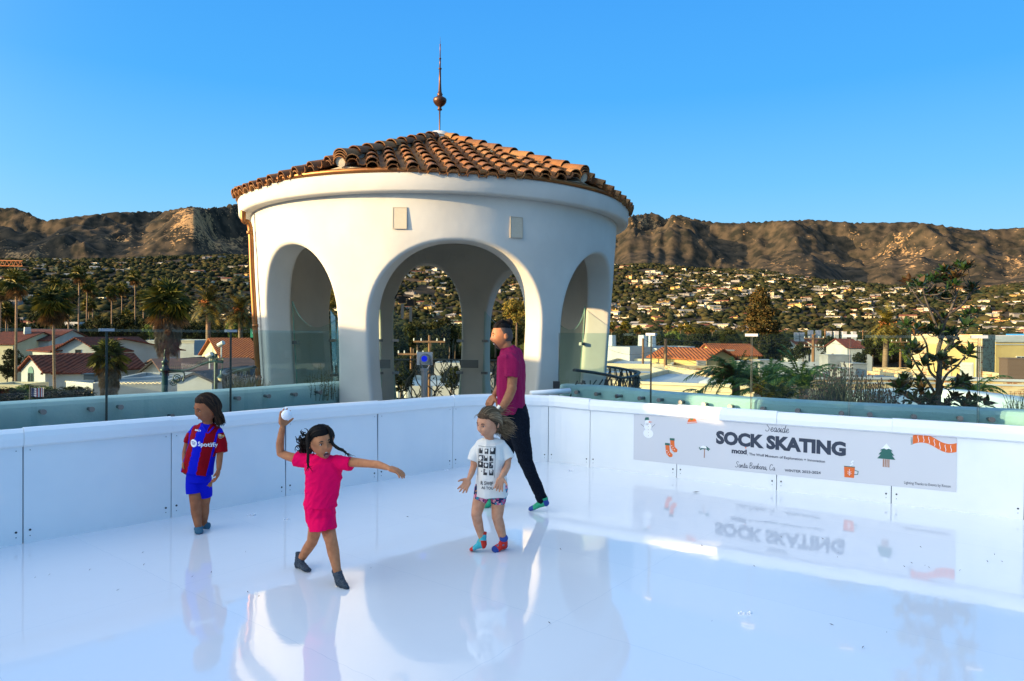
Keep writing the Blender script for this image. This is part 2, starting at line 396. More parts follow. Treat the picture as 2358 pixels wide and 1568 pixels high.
CUR = {  # hand-written letters as stroke paths, x-height 1, with advance
 'S': (1.5, [[(1.25,1.75),(1.0,2.05),(.5,1.95),(.35,1.5),(.8,1.1),(1.1,.7),(.9,.1),(.4,-.02),(.05,.3)]]),
 'e': (.95, [[(0,.3),(.45,.5),(.7,.8),(.45,1.0),(.15,.7),(.2,.15),(.55,0),(.95,.35)]]),
 'a': (1.1, [[(.75,.85),(.4,1.0),(.1,.6),(.2,.05),(.55,.1),(.8,.9),(.75,.2),(.9,0),(1.1,.3)]]),
 's': (.8, [[(0,.25),(.4,1.0),(.6,.6),(.55,.1),(.2,0),(.1,.2)],[(.45,.02),(.8,.3)]]),
 'i': (.5, [[(0,.3),(.2,1.0),(.15,.15),(.3,0),(.5,.3)],[(.27,1.45),(.33,1.5)]]),
 'd': (1.1, [[(.75,.85),(.4,1.0),(.1,.6),(.2,.05),(.55,.1),(.85,1.3),(.95,2.1)],[(.87,1.6),(.75,.2),(.9,0),(1.1,.3)]]),
 'n': (1.1, [[(0,.5),(.15,1.0),(.15,0)],[(.15,.5),(.5,1.0),(.7,.8),(.7,.15),(.85,0),(1.1,.3)]]),
 't': (.6, [[(.05,.4),(.3,1.8),(.2,.2),(.35,0),(.6,.3)],[(0,1.2),(.55,1.25)]]),
 'B': (1.5, [[(.3,2.0),(.25,0)],[(.0,1.8),(.7,2.1),(1.1,1.75),(.8,1.2),(.4,1.05),(1.1,.9),(1.2,.3),(.7,-.02),(.25,.0)]]),
 'r': (.8, [[(0,.3),(.2,1.1),(.3,.9),(.6,.95),(.5,.2),(.6,0),(.8,.3)]]),
 'b': (.95, [[(0,.4),(.3,2.0),(.15,.1)],[(.15,.6),(.5,.95),(.75,.6),(.5,0),(.15,.1)],[(.6,.4),(.95,.5)]]),
 'C': (1.4, [[(1.2,1.6),(.9,2.05),(.4,1.8),(.15,1.0),(.3,.2),(.75,-.02),(1.2,.3)]]),
 ',': (.5, [[(.2,.1),(.1,-.3)]]), ' ': (.6, [])}
def cursive(txt, x0, y0, x1, y1, h, wd, m):
    s0, z0 = px2sz(x0, y0); s1, z1 = px2sz(x1, y1); tot = sum(CUR[c][0] for c in txt); k = (s1-s0)/tot; kz = h/2.0
    x = 0; polys = []
    for c in txt:
        adv, strokes = CUR[c]
        for st in strokes:
            q = spline([(p[0]+p[1]*.15, p[1], 0) for p in st], 5)
            polys.append(stroke([(s0+(x+p.x)*k, z0+(z1-z0)*x/tot+p.y*kz) for p in q], wd))
        x += adv
    return flat(polys, m, 'handwriting')
cursive('Seaside', 1762, 992, 1817, 997, .085, .006, ink)
stext('SOCK SKATING', 1649, 1008, 1948, 1036, .128, ink, bold=.055)
stext('moxi', 1685, 1038, 1720, 1041, .05, ink, bold=.05)
stext(', The Wolf Museum of Exploration + Innovation', 1721, 1045, 1900, 1063, .026, ink, bold=.02)
cursive('Santa Barbara, Ca', 1693, 1075, 1785, 1083, .06, .0048, ink)
stext('WINTER 2023-2024', 1807, 1083, 1890, 1089, .026, ink, bold=.025)
stext('Lighting Thanks to Events by Rincon', 2082, 1111, 2189, 1120, .026, ink, bold=.005)
def disc(x, y, r, n=20, sy=1):
    s, z = px2sz(x, y); return [(s+r*math.cos(2*math.pi*k/n), z+r*sy*math.sin(2*math.pi*k/n)) for k in range(n)], [tuple(range(n))]
def pic(cx, cy, pts, sc):   # polygon in local cm units round pixel anchor
    s, z = px2sz(cx, cy); return [(s+a*sc, z+b*sc) for a, b in pts], [tuple(range(len(pts)))]
flat([disc(1717.5, 1031, .008)], orange, 'drawing')
cm_ = .01
# snowman
flat([disc(1493, 998, .062, sy=.85), disc(1492, 982, .045), disc(1491, 973, .03)], whitei, 'drawing', .0040)
flat([pic(1490, 968, [(-3, 0), (3, 1), (2, 4), (-2, 3.4)], cm_), disc(1489, 964, .013)], ink2, 'drawing', .0046)
flat([pic(1494, 973, [(0, 0), (5, 1.0), (0, 1.6)], cm_)], orange, 'drawing', .0046)
for a in ([(-5, 1), (-9, 4)], [(5, 1), (9, 5)]):
    s, z = px2sz(1492, 985); flat([stroke([(s+p[0]*cm_, z+p[1]*cm_) for p in a], .004)], ink, 'drawing', .0046)
flat([disc(1493.5, 982+7*k, .0035) for k in range(4)], brownk, 'drawing', .0046)
# hat
flat([pic(1594, 974, [(-6, -1), (6, .5), (5, 3), (3, 6), (0, 7.3), (-3, 5.6), (-5, 2.5)], cm_)], orange, 'drawing')
flat([disc(1593, 963, .022)], olive, 'drawing', .0046)
s, z = px2sz(1594, 974); flat([stroke([(s-.055, z+.002), (s+.055, z+.016)], .006)], whitei, 'drawing', .005)
# socks
def sock(cx, cy):
    flat([pic(cx, cy, [(-2.5, 6), (2.5, 6), (3, -1), (6.5, -4), (6, -7), (2.5, -7.5), (-1, -4.5), (-2, 0)], cm_)], orange, 'drawing')
    flat([pic(cx, cy, [(-2.9, 6), (2.9, 6), (2.9, 8.6), (-2.9, 8.6)], cm_)], ink2, 'drawing', .0046)
    flat([disc(cx+dx, cy+dy, .005) for dx, dy in ((-1, 0), (2, 4), (5, 9), (0, 8))], whitei, 'drawing', .0046)
sock(1537, 1037); sock(1548, 1026)
# palm
s, z = px2sz(1622, 1040)
flat([stroke([(s, z-.07), (s+.003, z+.03)], .009)], brownk, 'drawing')
flat([stroke([(s, z+.035), (s+math.cos(a)*.035, z+.045+math.sin(a)*.018), (s+math.cos(a)*.062, z+.03+math.sin(a)*.02)], .014) for a in (.1, .9, 2.2, 3.0, -.6, 3.8)], ink2, 'drawing', .0046)
flat([pic(1620, 1040, [(-4, 4), (4, 4), (3, 6), (0, 7), (-3, 6)], cm_)], whitei, 'drawing', .005)
# mug
flat([pic(1956, 1087, [(-4.5, -5.5), (4.2, -5.5), (5, 5.5), (-5, 5.5)], cm_)], orange, 'drawing')
s, z = px2sz(1956, 1087); flat([stroke([(s+.045, z-.02), (s+.075, z-.015), (s+.08, z+.015), (s+.048, z+.025)], .008), stroke([(s-.05, z+.055), (s+.05, z+.055)], .009)], ink2, 'drawing', .0046)
flat([stroke([(s+.005, z+.065), (s+.03, z+.085), (s+.015, z+.10), (s+.035, z+.12)], .012), stroke([(s, z-.035), (s, z+.03)], .004), stroke([(s-.018, z-.01), (s, z-.025), (s+.018, z-.01)], .004), stroke([(s-.016, z+.008), (s, z-.007), (s+.016, z+.008)], .004)], whitei, 'drawing', .005)
# fir tree
flat([pic(2041, 1050, [(-8, -3), (8, -3), (5, 1), (7, 1), (4, 5), (5.5, 5), (0, 12), (-5.5, 5), (-4, 5), (-7, 1), (-5, 1)], cm_)], ink2, 'drawing')
flat([pic(2041, 1050, [(-4.5, 6.5), (0, 12.5), (4.5, 6.5), (2, 7.5), (0, 6.5), (-2, 7.5)], cm_)], whitei, 'drawing', .0046)
flat([pic(2041, 1050, [(a, -11), (a+1, -11), (a+1, -3.2), (a, -3.2)], cm_) for a in (-3, -1.4, .2, 1.8)], brownk, 'drawing')
# scarf
s0, z0 = px2sz(2102, 1017); s1, _ = px2sz(2203, 1017); V = []; F = []; n = 24
for k in range(n+1):
    u = k/n; zz = z0+.03*math.sin(u*2*math.pi*.95)-.035*u+.02; V += [(s0+(s1-s0)*u, zz-.042), (s0+(s1-s0)*u, zz+.042)]
    if k < n: F.append((2*k, 2*k+2, 2*k+3, 2*k+1))
flat([(V, F)], orange, 'drawing')
flat([stroke([((V[2*k][0])+.004*math.sin(q), V[2*k][1]+.006+q*.011) for q in range(7)], .0045) for k in (3, 6, 9, 12, 15, 18, 21)], whitei, 'drawing', .0046)
flat([stroke([(s0-.018, z0+.012*k-.025), (s0, z0+.012*k-.022)], .005) for k in range(6)], ink2, 'drawing', .0046)

# deck and museum body
deck_m = mat('deck_concrete', (.42, .38, .33), .8, var=(.34, .31, .27), scale=3)
stucco = mat('white_stucco', (.48, .465, .425), .88, var=(.55, .535, .49), scale=1.2, bump=.14, bscale=9, spec=.2)
para_m = mat('parapet_stucco', (.46, .62, .62), .75, var=(.54, .68, .68), scale=2, bump=.25, bscale=40)
GZ = -13.5
dk = MB(); dk.prism([(-15, -8), (9.5, -8), (9.5, 6), (6.8, 9.5), (3.6, 12.5), (1.2, 16.8), (-1.35, 17.4), (-4.2, 16.6), (-5.6, 13), (-6.5, 10.5), (-15, 9)], GZ-.5, -.03)
struct('roof_deck', dk, deck_m)
# parapets with glass
glass = glassmat('rail_glass', (.63, .78, .79), 1.0)
glass2 = glassmat('tower_glass', (.76, .89, .84), .3)
seam_m = mat('glass_side_edge', (.008, .025, .025), .3)
edge2_m = mat('tower_glass_edge', (.16, .34, .28), .2)
edge_m = mat('glass_edge', (.10, .22, .20), .2)
steel = mat('brushed_steel', (.22, .22, .23), .35, metal=.9)
clipm = mat('clip_metal', (.34, .35, .38), .55, metal=.2)
PL = [(-260, 945), (0, 931), (246, 916), (532, 899), (775, 882), (806, 880.5)]
PLz = .93
def pline(pp, z):
    return [G(x, y, z) for x, y in pp]
def parapet(pp, name_side, ext0=None, ext1=None, label=None):
    pts = pline(pp, PLz); pts = [Vector((p.x, p.y, 0)) for p in pts]
    if ext0: pts = [Vector(ext0)]+pts
    if ext1: pts = pts+[Vector(ext1)]
    ln = spline(pts, 8); mb = MB(); vs = []
    prof = [(0, -.02), (0, .88), (.015, .918), (.05, .93), (.25, .93), (.285, .918), (.30, .88), (.30, -.02)]
    for i in range(len(ln)):
        n, t = offs(ln, i)
        vs += [ln[i]+n*(a+.06)+Vector((0, 0, b)) for a, b in prof]
    L = len(prof); fs = [(L*j+a, L*(j+1)+a, L*(j+1)+(a+1) % L, L*j+(a+1) % L) for j in range(len(ln)-1) for a in range(L)]
    fs += [tuple(range(L)), tuple(L*(len(ln)-1)+a for a in range(L-1, -1, -1))]
    mb.add(vs, fs); o = mb.build('parapet_wall', para_m, label=label, cat='wall'); return ln
lnL = parapet(PL, 'left', label='low pale seafoam parapet wall behind the glass left of the tower')
PR = [(1285, 886), (1382, 891), (1499, 903), (1729, 918.5), (1957, 931), (2255, 943.6), (2358, 948.5)]
lnR = parapet(PR, 'right', ext1=(6.6, 5.6, 0), label='low pale seafoam parapet wall behind the glass right of the tower')
def hit_line(ln, x):
    d = ray(x, 780); best = None
    for i in range(len(ln)-1):
        a, b = ln[i], ln[i+1]; e = b-a; den = d.x*e.y-d.y*e.x
        if abs(den) < 1e-9: continue
        t = (a.x*e.y-a.y*e.x)/den; u = (a.x*d.y-a.y*d.x)/den
        if -.02 <= u <= 1.02 and t > 0: return i+u
    return None
def at(ln, iu):
    i = min(int(iu), len(ln)-2); u = iu-i; return ln[i]*(1-u)+ln[i+1]*u
def glass_run(ln, xs, knobs, labels):
    ius = [0 if x == 's' else (len(ln)-1 if x == 'e' else hit_line(ln, x)) for x in xs]
    for q in range(len(ius)-1):
        a, b = ius[q], ius[q+1]; N = 9; lo = []
        A = at(ln, a); root = thing('glass_balustrade_panel', labels[q], 'glass panel', (A.x, A.y, 0), group='clear glass balustrade panels')
        vs = []
        for j in range(N):
            iu = a+(b-a)*j/(N-1); n, t = offs(ln, int(round(iu))); p = at(ln, iu)
            if j == 0: p = p+t*.008
            if j == N-1: p = p-t*.008
            for dd in (0, .013):
                vs += [p+n*dd+Vector((0, 0, .05)), p+n*dd+Vector((0, 0, 1.665))]
        fs = []; ef = []
        for j in range(N-1):
            c = 4*j; e = 4*j+4; fs += [(c, e, e+1, c+1)]; ef += [(c+1, e+1, e+3, c+3)]
        mb = MB(); mb.add(vs, fs)      # pane (camera face)
        mb.v = mb.v; mb.build('pane', glass, root, fix=False)
        eb = MB(); eb.add(vs, ef+[(0, 1, 3, 2), (4*N-4, 4*N-2, 4*N-1, 4*N-3)]); eb.build('pane_edge', edge_m, root, fix=False)
        for e_ in (0, N-1):
            sm_ = MB(); a0, a1, a2, a3 = vs[4*e_:4*e_+4]; n, t = offs(ln, int(round(a+(b-a)*e_/(N-1)))); w_ = t*(.007 if ln is lnL else .003)*(1 if e_ == 0 else -1); sm_.add([a0-w_, a0+w_*.3, a2+w_*.3, a2-w_, a1-w_, a1+w_*.3, a3+w_*.3, a3-w_], [(0, 1, 5, 4), (1, 2, 6, 5), (2, 3, 7, 6), (3, 0, 4, 7), (4, 5, 6, 7)]); sm_.build('side_edge', seam_m, root)
        for x, y in knobs[q]:
            iu = hit_line(ln, x)
            if iu is None: continue
            n, t = offs(ln, int(round(iu))); p = at(ln, iu); d = ray(x, y); tt = p.y/d.y; z = EYE+d.z*tt
            kb = MB(); c = Vector((p.x, p.y, z)); kb.tube([c+n*.06, c-n*.018], .019, 12); kb.tube([c-n*.017, c-n*.045], .027, 18)
            kb.build('standoff_bolt', steel, root)
    for q in range(1, len(ius)-1):
        if xs[q] in ('s', 'e'): continue
        iu = ius[q]; n, t = offs(ln, int(round(iu))); p = at(ln, iu)
        Mx = Matrix((t, n, Vector((0, 0, 1)))).transposed().to_4x4(); Mx.translation = Vector((p.x, p.y, 1.655))
        c = MB(); c.cbox((0, .006, 0), (.14, .045, .030), 0, Mx)
        c.build('rail_clip', clipm, label='metal clip on the glass joint %s' % ('above the striped jersey child' if xs[q] == 532 else 'over the squat skirted palm' if xs[q] == 246 else '%s' % {1499: 'nearest the tower on the right', 1731: 'beside the feathery palm', 1957: 'above the lavender', 2255: 'beside the young magnolia'}.get(xs[q], '')), cat='clip', group='metal clips on the glass joints')
glass_run(lnL, ['s', 246, 532, 'e'], [[(168*.58, 948), (209, 942)], [(276, 937), (394, 958)], [(547, 917), (616, 912), (678, 908), (735, 903), (789, 898)]],
  ['clear glass balustrade pane at the far left edge', 'clear glass balustrade pane behind the skirted palm view', 'clear glass balustrade pane ending at the tower'])
glass_run(lnR, ['s', 1499, 1731, 1957, 2255, 'e'], [[(1330, 903), (1377, 907), (1426, 912), (1478, 917)], [(1522, 921), (1571, 926), (1625, 931), (1685, 936)], [(1760, 941), (1840, 945), (1940, 951)], [(2005, 954), (2106, 959), (2212, 963)], [(2284, 966)]],
  ['clear glass balustrade pane beside the tower right side', 'clear glass balustrade pane above the snowman drawing', 'clear glass balustrade pane above the banner title', 'clear glass balustrade pane in front of the young magnolia', 'clear glass balustrade pane at the right edge'])
# block at the rink corner by the tower
bx = MB(); c = P(1281, 886, 9.6); bx.cbox((c.x, c.y, c.z), (.09, .09, .10)); bx.build('gate_latch', mat('black_metal', (.015, .015, .018), .45), label='small black latch block on the parapet right of the tower', cat='latch')
rl = MB(); a = G(1215, 908, .86); b = G(1310, 900, .95); a.z = .84; b.z = .9
rl.tube([P(1222, 906, 9.0), P(1312, 899.5, 9.3)], .036, 14); rl.build('padded_rail', cushion_m, smooth=True, label='short white padded rail behind the rink corner', cat='rail')
# ================================================================ TOWER
TH = math.atan((1009-CX)/FOC); TD = 12.7
TC = Vector((TD*math.sin(TH), TD*math.cos(TH), 0))
tocam = (-TC).normalized(); side = Vector((-tocam.y, tocam.x, 0))     # side: to the viewer's right
if side.x < 0: side = -side
def tdir(phi): return tocam*math.cos(phi)+side*math.sin(phi)
def Rz(z): return 3.0+.06*z
def tp(phi, z, dep=0): return Vector((TC.x, TC.y, 0))+tdir(phi)*(Rz(z)-dep)+Vector((0, 0, z))
tower = thing('lookout_tower', 'round white stucco lookout tower with arches and a conical clay tile roof', 'tower', (TC.x, TC.y, 0))
T_ = .42; BV = .055; ZT = 3.62
arches = [(5.2, 23.4, 2.93), (-43.6, 16.3, 2.93), (54, 17.6, 2.93), (143, 14.5, 3.05), (185, 16, 3.17), (221, 13, 3.05)]
arches = sorted([((a+360) % 360 if a > 300 or a < 0 else a, w, z) for a, w, z in arches])
bounds = []
for i, (a, w, z) in enumerate(arches):
    a2, w2, _ = arches[(i+1) % len(arches)]; e0 = a+w; e1 = (a2-w2)+(360 if i == len(arches)-1 else 0); bounds.append((e0+e1)/2)
wall = MB()
for i, (ac, hw, zc) in enumerate(arches):
    pa = bounds[i-1] if i > 0 else bounds[-1]-360; pb = bounds[i]
    R0 = 3.1; zs = 1.75; S2 = lambda ph: R_(ph)*R0
    cx = S2(ac); w = S2(hw); xa = S2(pa); xb = S2(pb)
    z0 = -.02; curve = []; rect = []
    nl = 14; na = 44
    for k in range(nl):
        u = k/nl; z = z0+(zs-z0)*u; ww = w*(.885+.115*math.sin(min(1, u*1.25)*math.pi/2)); curve.append((cx-ww, z)); rect.append((xa, z))
    angs = [math.pi-math.pi*k/na for k in range(na+1)]
    crn = [math.atan2(ZT-zs, xa-cx), math.atan2(ZT-zs, xb-cx)]
    for cr in crn:
        j = min(range(len(angs)), key=lambda q: abs(angs[q]-cr)); angs[j] = cr
    for a in angs:
        ex = 2/2.15
        ca, sa = math.cos(a), math.sin(a)
        curve.append((cx+w*math.copysign(abs(ca)**ex, ca), zs+(zc-zs)*abs(sa)**ex))
        # ray to rect
        ts = []
        if sa > 1e-6: ts.append((ZT-zs)/sa)
        if ca < -1e-6: ts.append((xa-cx)/ca)
        if ca > 1e-6: ts.append((xb-cx)/ca)
        t = min(ts); rect.append((cx+ca*t, zs+sa*t))
    for k in range(nl-1, -1, -1):
        u = k/nl; z = z0+(zs-z0)*u; ww = w*(.885+.115*math.sin(min(1, u*1.25)*math.pi/2)); curve.append((cx+ww, z)); rect.append((xb, z))
    n = len(curve); nrm = []
    for k in range(n):
        p = Vector(curve[max(k-1, 0)]); q = Vector(curve[min(k+1, n-1)]); t = (q-p).normalized(); nrm.append(Vector((-t.y, t.x)))
    rings = []
    def ring(off, dep): return [((curve[k][0]+nrm[k].x*off), max(z0, curve[k][1]+nrm[k].y*off) if 0 < k < n-1 else z0, dep) for k in range(n)]
    outer = ring(BV, 0)
    for s_ in (0, .2, .4, .6, .8): rings.append([(rect[k][0]*(1-s_)+outer[k][0]*s_, rect[k][1]*(1-s_)+outer[k][1]*s_, 0) for k in range(n)])
    for q in range(6):
        th = q/5*math.pi/2; rings.append(ring(BV*(1-math.sin(th)), BV*(1-math.cos(th))))
    for q in range(1, 4): rings.append(ring(0, BV+(T_-2*BV)*q/4))
    for q in range(6):
        th = math.pi/2*(1-q/5); rings.append(ring(BV*(1-math.sin(th)), T_-BV*(1-math.cos(th))))
    inner = ring(BV, T_)
    for s_ in (.8, .6, .4, .2, 0): rings.append([(rect[k][0]*(1-s_)+inner[k][0]*s_, rect[k][1]*(1-s_)+inner[k][1]*s_, T_) for k in range(n)])
    vs = [tp(x/R0, z, d) for r in rings for (x, z, d) in r]
    fs = [(r*n+k, r*n+k+1, (r+1)*n+k+1, (r+1)*n+k) for r in range(len(rings)-1) for k in range(n-1)]
    wall.add(vs, fs)
tw = wall.build('arcade_wall', stucco, tower, smooth=True)
# fascia band, ceiling
def lathe_t(prof, n=96):
    m = MB(); m.lathe(prof, (TC.x, TC.y, 0), n); return m
fz0, fz1 = 3.54, 3.795
b = lathe_t([(3.10, fz0+.02), (3.34, fz0), (3.385, fz0+.008), (3.405, fz0+.03), (3.415, fz0+.2), (3.42, fz1-.02), (3.40, fz1+.01), (3.0, fz1+.03)])
b.build('fascia_band', stucco, tower, smooth=True)
copper = mat('copper_trim', (.22, .085, .03), .42, metal=.7, var=(.30, .13, .04), scale=3)
b = lathe_t([(3.40, fz1+.0), (3.435, fz1+.0), (3.45, fz1+.035), (3.44, fz1+.06), (3.35, fz1+.065)]); b.build('drip_edge', copper, tower, smooth=True)
b = lathe_t([(0.0, 3.72), (2.0, 3.72), (2.78, 3.70), (2.9, 3.45)]); b.build('ceiling', stucco, tower, smooth=True)
# tile roof : hexagonal pyramid cut to a circle
tile_m = mat('clay_tile', (.26, .10, .03), .8, spec=.2, var=(.12, .06, .03), scale=9, island=[(.30, .12, .03), (.11, .06, .035), (.36, .19, .07), (.16, .07, .03), (.08, .05, .035), (.32, .12, .03)], bump=.2, bscale=60)
mortar_m = mat('mortar', (.42, .37, .28), .9, var=(.3, .27, .22), scale=14)
APZ = 5.18; SLP = .413; RE = 3.46; HIP0 = 37.5
def half_tile(mb, c, along, up, r0, r1, L, th=.012, concave=False, n=8, arc=math.pi, lift=.02):
    """half barrel running from c (lower end) up 'along' with radius r0->r1"""
    al = along.normalized(); x = al.cross(up).normalized(); u = x.cross(al).normalized()
    if u.z < 0: u = -u
    vs = []; sg = -1 if concave else 1
    for e, (r, o) in enumerate(((r0, 0), (r1, L))):
        for rr in (r, r-th):
            for k in range(n+1):
                a = math.pi/2-arc/2+arc*k/n
                vs.append(c+al*o+x*rr*math.cos(a)+u*(sg*rr*math.sin(a)+(lift if e == 0 else 0)))
    m = n+1; fs = []
    for k in range(n):
        fs.append((k, k+1, 2*m+k+1, 2*m+k)); fs.append((m+k, 3*m+k, 3*m+k+1, m+k+1)); fs.append((k, m+k, m+k+1, k+1))
    fs += [(0, 2*m, 3*m, m), (n, m+n, 3*m+n, 2*m+n)]
    mb.add(vs, fs)
tiles = MB(); base = MB()
apex = Vector((TC.x, TC.y, APZ))
for f in range(6):
    pc = R_(HIP0+60*f+30); d = tdir(pc); lat = Vector((-d.y, d.x, 0))
    sl_ = Vector((-d.x, -d.y, SLP)).normalized(); upn = Vector((d.x*SLP, d.y*SLP, 1)).normalized()
    sp = .262; nC = 13
    # underlay plane
    vs = [apex-Vector((0, 0, .06))]; kk = 16
    for k in range(kk+1):
        a = -math.pi/6+math.pi/3*k/kk; r = RE-.06; vs.append(Vector((TC.x, TC.y, 0))+d*(r*math.cos(a))+lat*(r*math.sin(a))+Vector((0, 0, APZ-.06-SLP*r*math.cos(a))))
    base.add(vs, [(0, k, k+1) for k in range(1, kk+1)])
    vs2 = vs[1:]+[Vector((v.x, v.y, fz1+.05)) for v in vs[1:]]; base.add(vs2, [(k, k+1, kk+2+k, kk+1+k) for k in range(kk)])
    for ci in range(-nC//2, nC//2+2):
        for kind in (0, 1):
            s = (ci+(.5 if kind else 0))*sp
            if abs(s) > RE*math.sin(math.pi/6)-.03: continue
            nEave = math.sqrt(RE*RE-s*s); nTop = abs(s)/math.tan(math.pi/6)+.05
            L = .36; q = nEave; first = True
            while q > nTop+.05:
                LL = min(.42, (q-nTop)*1.0+.05)
                c = Vector((TC.x, TC.y, 0))+d*q+lat*(s+random.uniform(-.006, .006))+Vector((0, 0, APZ-SLP*q+(.0 if kind == 0 else .015)))
                if kind == 0: half_tile(tiles, c+upn*.01, sl_, upn, .098, .078, LL, lift=.022)
                else: half_tile(tiles, c+upn*.055, sl_, upn, .085, .07, LL, concave=True, lift=.01)
                if first and kind == 0:
                    half_tile(tiles, c+upn*-.012-sl_*.006, sl_, upn, .085, .07, .3, lift=.0)
                first = False; q -= L
    # hip ridge
    ph = R_(HIP0+60*f); dh = tdir(ph); nrun = RE*math.cos(math.pi/6)
    lower = Vector((TC.x, TC.y, 0))+dh*(RE+.0)+Vector((0, 0, APZ-SLP*nrun)); vec = (apex-lower); Lh = vec.length; al = vec.normalized()
    k = 0
    while k*.40 < Lh-.15:
        c = lower+al*(k*.40)+Vector((0, 0, .045)); half_tile(tiles, c, al, Vector((0, 0, 1)), .108, .088, .46, n=10, lift=.03); k += 1
    for q in range(3): half_tile(tiles, lower+Vector((0, 0, .03-.035*q))-al*.01*q, al, Vector((0, 0, 1)), .10, .09, .3, n=10)
    base.tube([lower+Vector((0, 0, .0)), apex], .075, 8)
tiles.build('tile_roof', tile_m, tower, fix=True)
base.build('roof_mortar', mortar_m, tower)
b = MB(); b.ell((TC.x, TC.y, APZ+.0), (.27, .27, .15), nu=20); b.build('roof_cap', stucco, tower, smooth=True)
bronze = mat('bronze', (.10, .045, .028), .4, metal=.8)
fin = thing('roof_finial', 'tall bronze spire with a bulb on the tower roof peak', 'finial', (TC.x, TC.y, APZ))
b = lathe_t([(0.012, 5.3), (.014, 5.7), (.022, 5.71), (.04, 5.715), (.045, 5.73), (.03, 5.75), (.035, 5.775), (.085, 5.81), (.118, 5.86), (.125, 5.90), (.115, 5.925), (.06, 5.955), (.042, 5.98), (.055, 6.0), (.04, 6.02), (.03, 6.06), (.022, 6.2), (.017, 6.45), (.030, 6.46), (.030, 6.475), (.015, 6.485), (.013, 6.64), (.022, 6.645), (.022, 6.655), (.010, 6.665), (.008, 6.9), (.012, 6.905), (.004, 6.92), (.001, 7.05)], 16)
b.build('spire', bronze, fin, smooth=True)
# downpipe at left
dp = MB(); pts = [(-66, 3.56, -.16), (-66, 3.40, -.16), (-66, 3.3, -.07), (-66, 2.5, -.08), (-66, 1.2, -.08), (-66, 0, -.08)]
dp.tube(spline([tp(R_(a), z, dd) for a, z, dd in pts], 5), .042, 12); 
for z in (3.2, 1.72, .9): dp.tube([tp(R_(-66), z, -.08), tp(R_(-66), z+.045, -.08)], .05, 12)
dp.build('downpipe', copper, tower, smooth=True)
# wall grilles
gr_m = mat('grille_metal', (.42, .37, .28), .55, var=(.45, .40, .31), scale=60)
gframe = mat('grille_frame', (.36, .31, .24), .6)
for lab, (x, y) in (('left', (919, 508)), ('right', (1187, 519))):
    al = math.atan((x-CX)/FOC)-TH; phi = al
    for _ in range(30): phi = math.asin(max(-1, min(1, math.tan(al)*(TD/3.2-math.cos(phi)))))
    c = tp(phi, 1.65+(HOR-y)/FOC*9.55, -.006); d = tdir(phi); lt = side*math.cos(phi)-tocam*math.sin(phi)
    Mx = Matrix((lt, d, Vector((0, 0, 1)))).transposed().to_4x4(); Mx.translation = c
    g = thing('wall_grille', 'flat beige metal wall grille, the %s one of two high on the tower' % lab, 'grille', c, group='beige grilles on the tower wall')
    m = MB(); m.cbox((0, .004, 0), (.175, .01, .275), 0, Mx); m.build('grille_plate', gr_m, g)
    m = MB()
    for sx, sz, w, h in ((-.093, 0, .011, .297), (.093, 0, .011, .297), (0, .143, .175, .011), (0, -.143, .175, .011)): m.cbox((sx, .004, sz), (w, .018, h), 0, Mx)
    m.build('grille_frame', gframe, g)
# glass screens inside the arches
for i, (ac, hw, zc) in enumerate(arches):
    if abs(ac-5.2) < .1: continue
    g = thing('arch_glass_screen', 'tinted glass screen with a curved top in %s' % {143: 'the rear arch behind the man', 185: 'the middle rear arch of the tower', 221: 'the rear left arch of the tower'}.get(int(ac), 'the left front arch of the tower' if 300 < ac < 330 else 'the right front arch of the tower' if 50 < ac < 60 else 'the right side arch of the tower' if ac < 120 else 'the left side arch of the tower'), 'glass screen', tp(R_(ac), 0, T_/2), group='glass screens in the tower arches')
    N = 18; vs = []
    for k in range(N+1):
        u = k/N; ph = R_(ac-hw*1.02+2*hw*1.02*u)
        top = 1.72+.42*abs(2*u-1)**2.0*(1.0)
        for dd in (T_+.02, T_+.035): vs += [tp(ph, .12, dd), tp(ph, top, dd)]
    m = MB(); m.add(vs, [(4*k, 4*k+4, 4*k+5, 4*k+1) for k in range(N)]); m.build('pane', glass2, g, fix=False)
    m = MB(); m.add(vs, [(4*k+1, 4*k+5, 4*k+7, 4*k+3) for k in range(N)]+[(0, 1, 3, 2), (4*N, 4*N+2, 4*N+3, 4*N+1)]); m.build('pane_edge', edge2_m, g, fix=False)
    for sg in (-1, 1):
        for z in (.78, 1.48):
            m = MB(); q = tp(R_(ac+sg*hw*.97), z, T_+.03); t = tdir(R_(ac)); lt = Vector((-t.y, t.x, 0)); Mx = Matrix((lt, t, Vector((0, 0, 1)))).transposed().to_4x4(); Mx.translation = q
            m.cbox((0, 0, 0), (.15, .05, .055), 0, Mx); m.build('clamp', steel, g)
# plaques
plq = mat('plaque_metal', (.14, .13, .115), .4, metal=.5)
for lab, ph in (('left of', 161), ('right of', 208)): pass
def plaque(x, y, Y, w, h, n, lab, txt):
    c = P(x, y, Y); d = Vector(n).normalized(); lt = Vector((0, 0, 1)).cross(d).normalized(); Mx = Matrix((lt, d, Vector((0, 0, 1)))).transposed().to_4x4(); Mx.translation = c
    g = thing('wall_plaque', lab, 'plaque', c, group='dark plaques inside the tower'); m = MB(); m.cbox((0, 0, 0), (w, .02, h), 0, Mx); m.build('plate', plq, g)
    m = MB()
    for k, (tx, sz, zz) in enumerate(txt):
        V, F = textmesh(tx, sz, .0); m.add([Mx @ Vector((-v.x if False else v.x*1, .0125, v.y+zz)) for v in V], F)
    m.build('engraving', dark_bolt, g, fix=False)
plaque(879, 838, 12.1, .30, .155, (.35, -1, 0), 'dark metal plaque on the left pillar inside the tower', [])
plaque(1081, 838, 14.6, .38, .17, (0, -1, 0), 'dark metal plaque right of the middle rear arch', [])
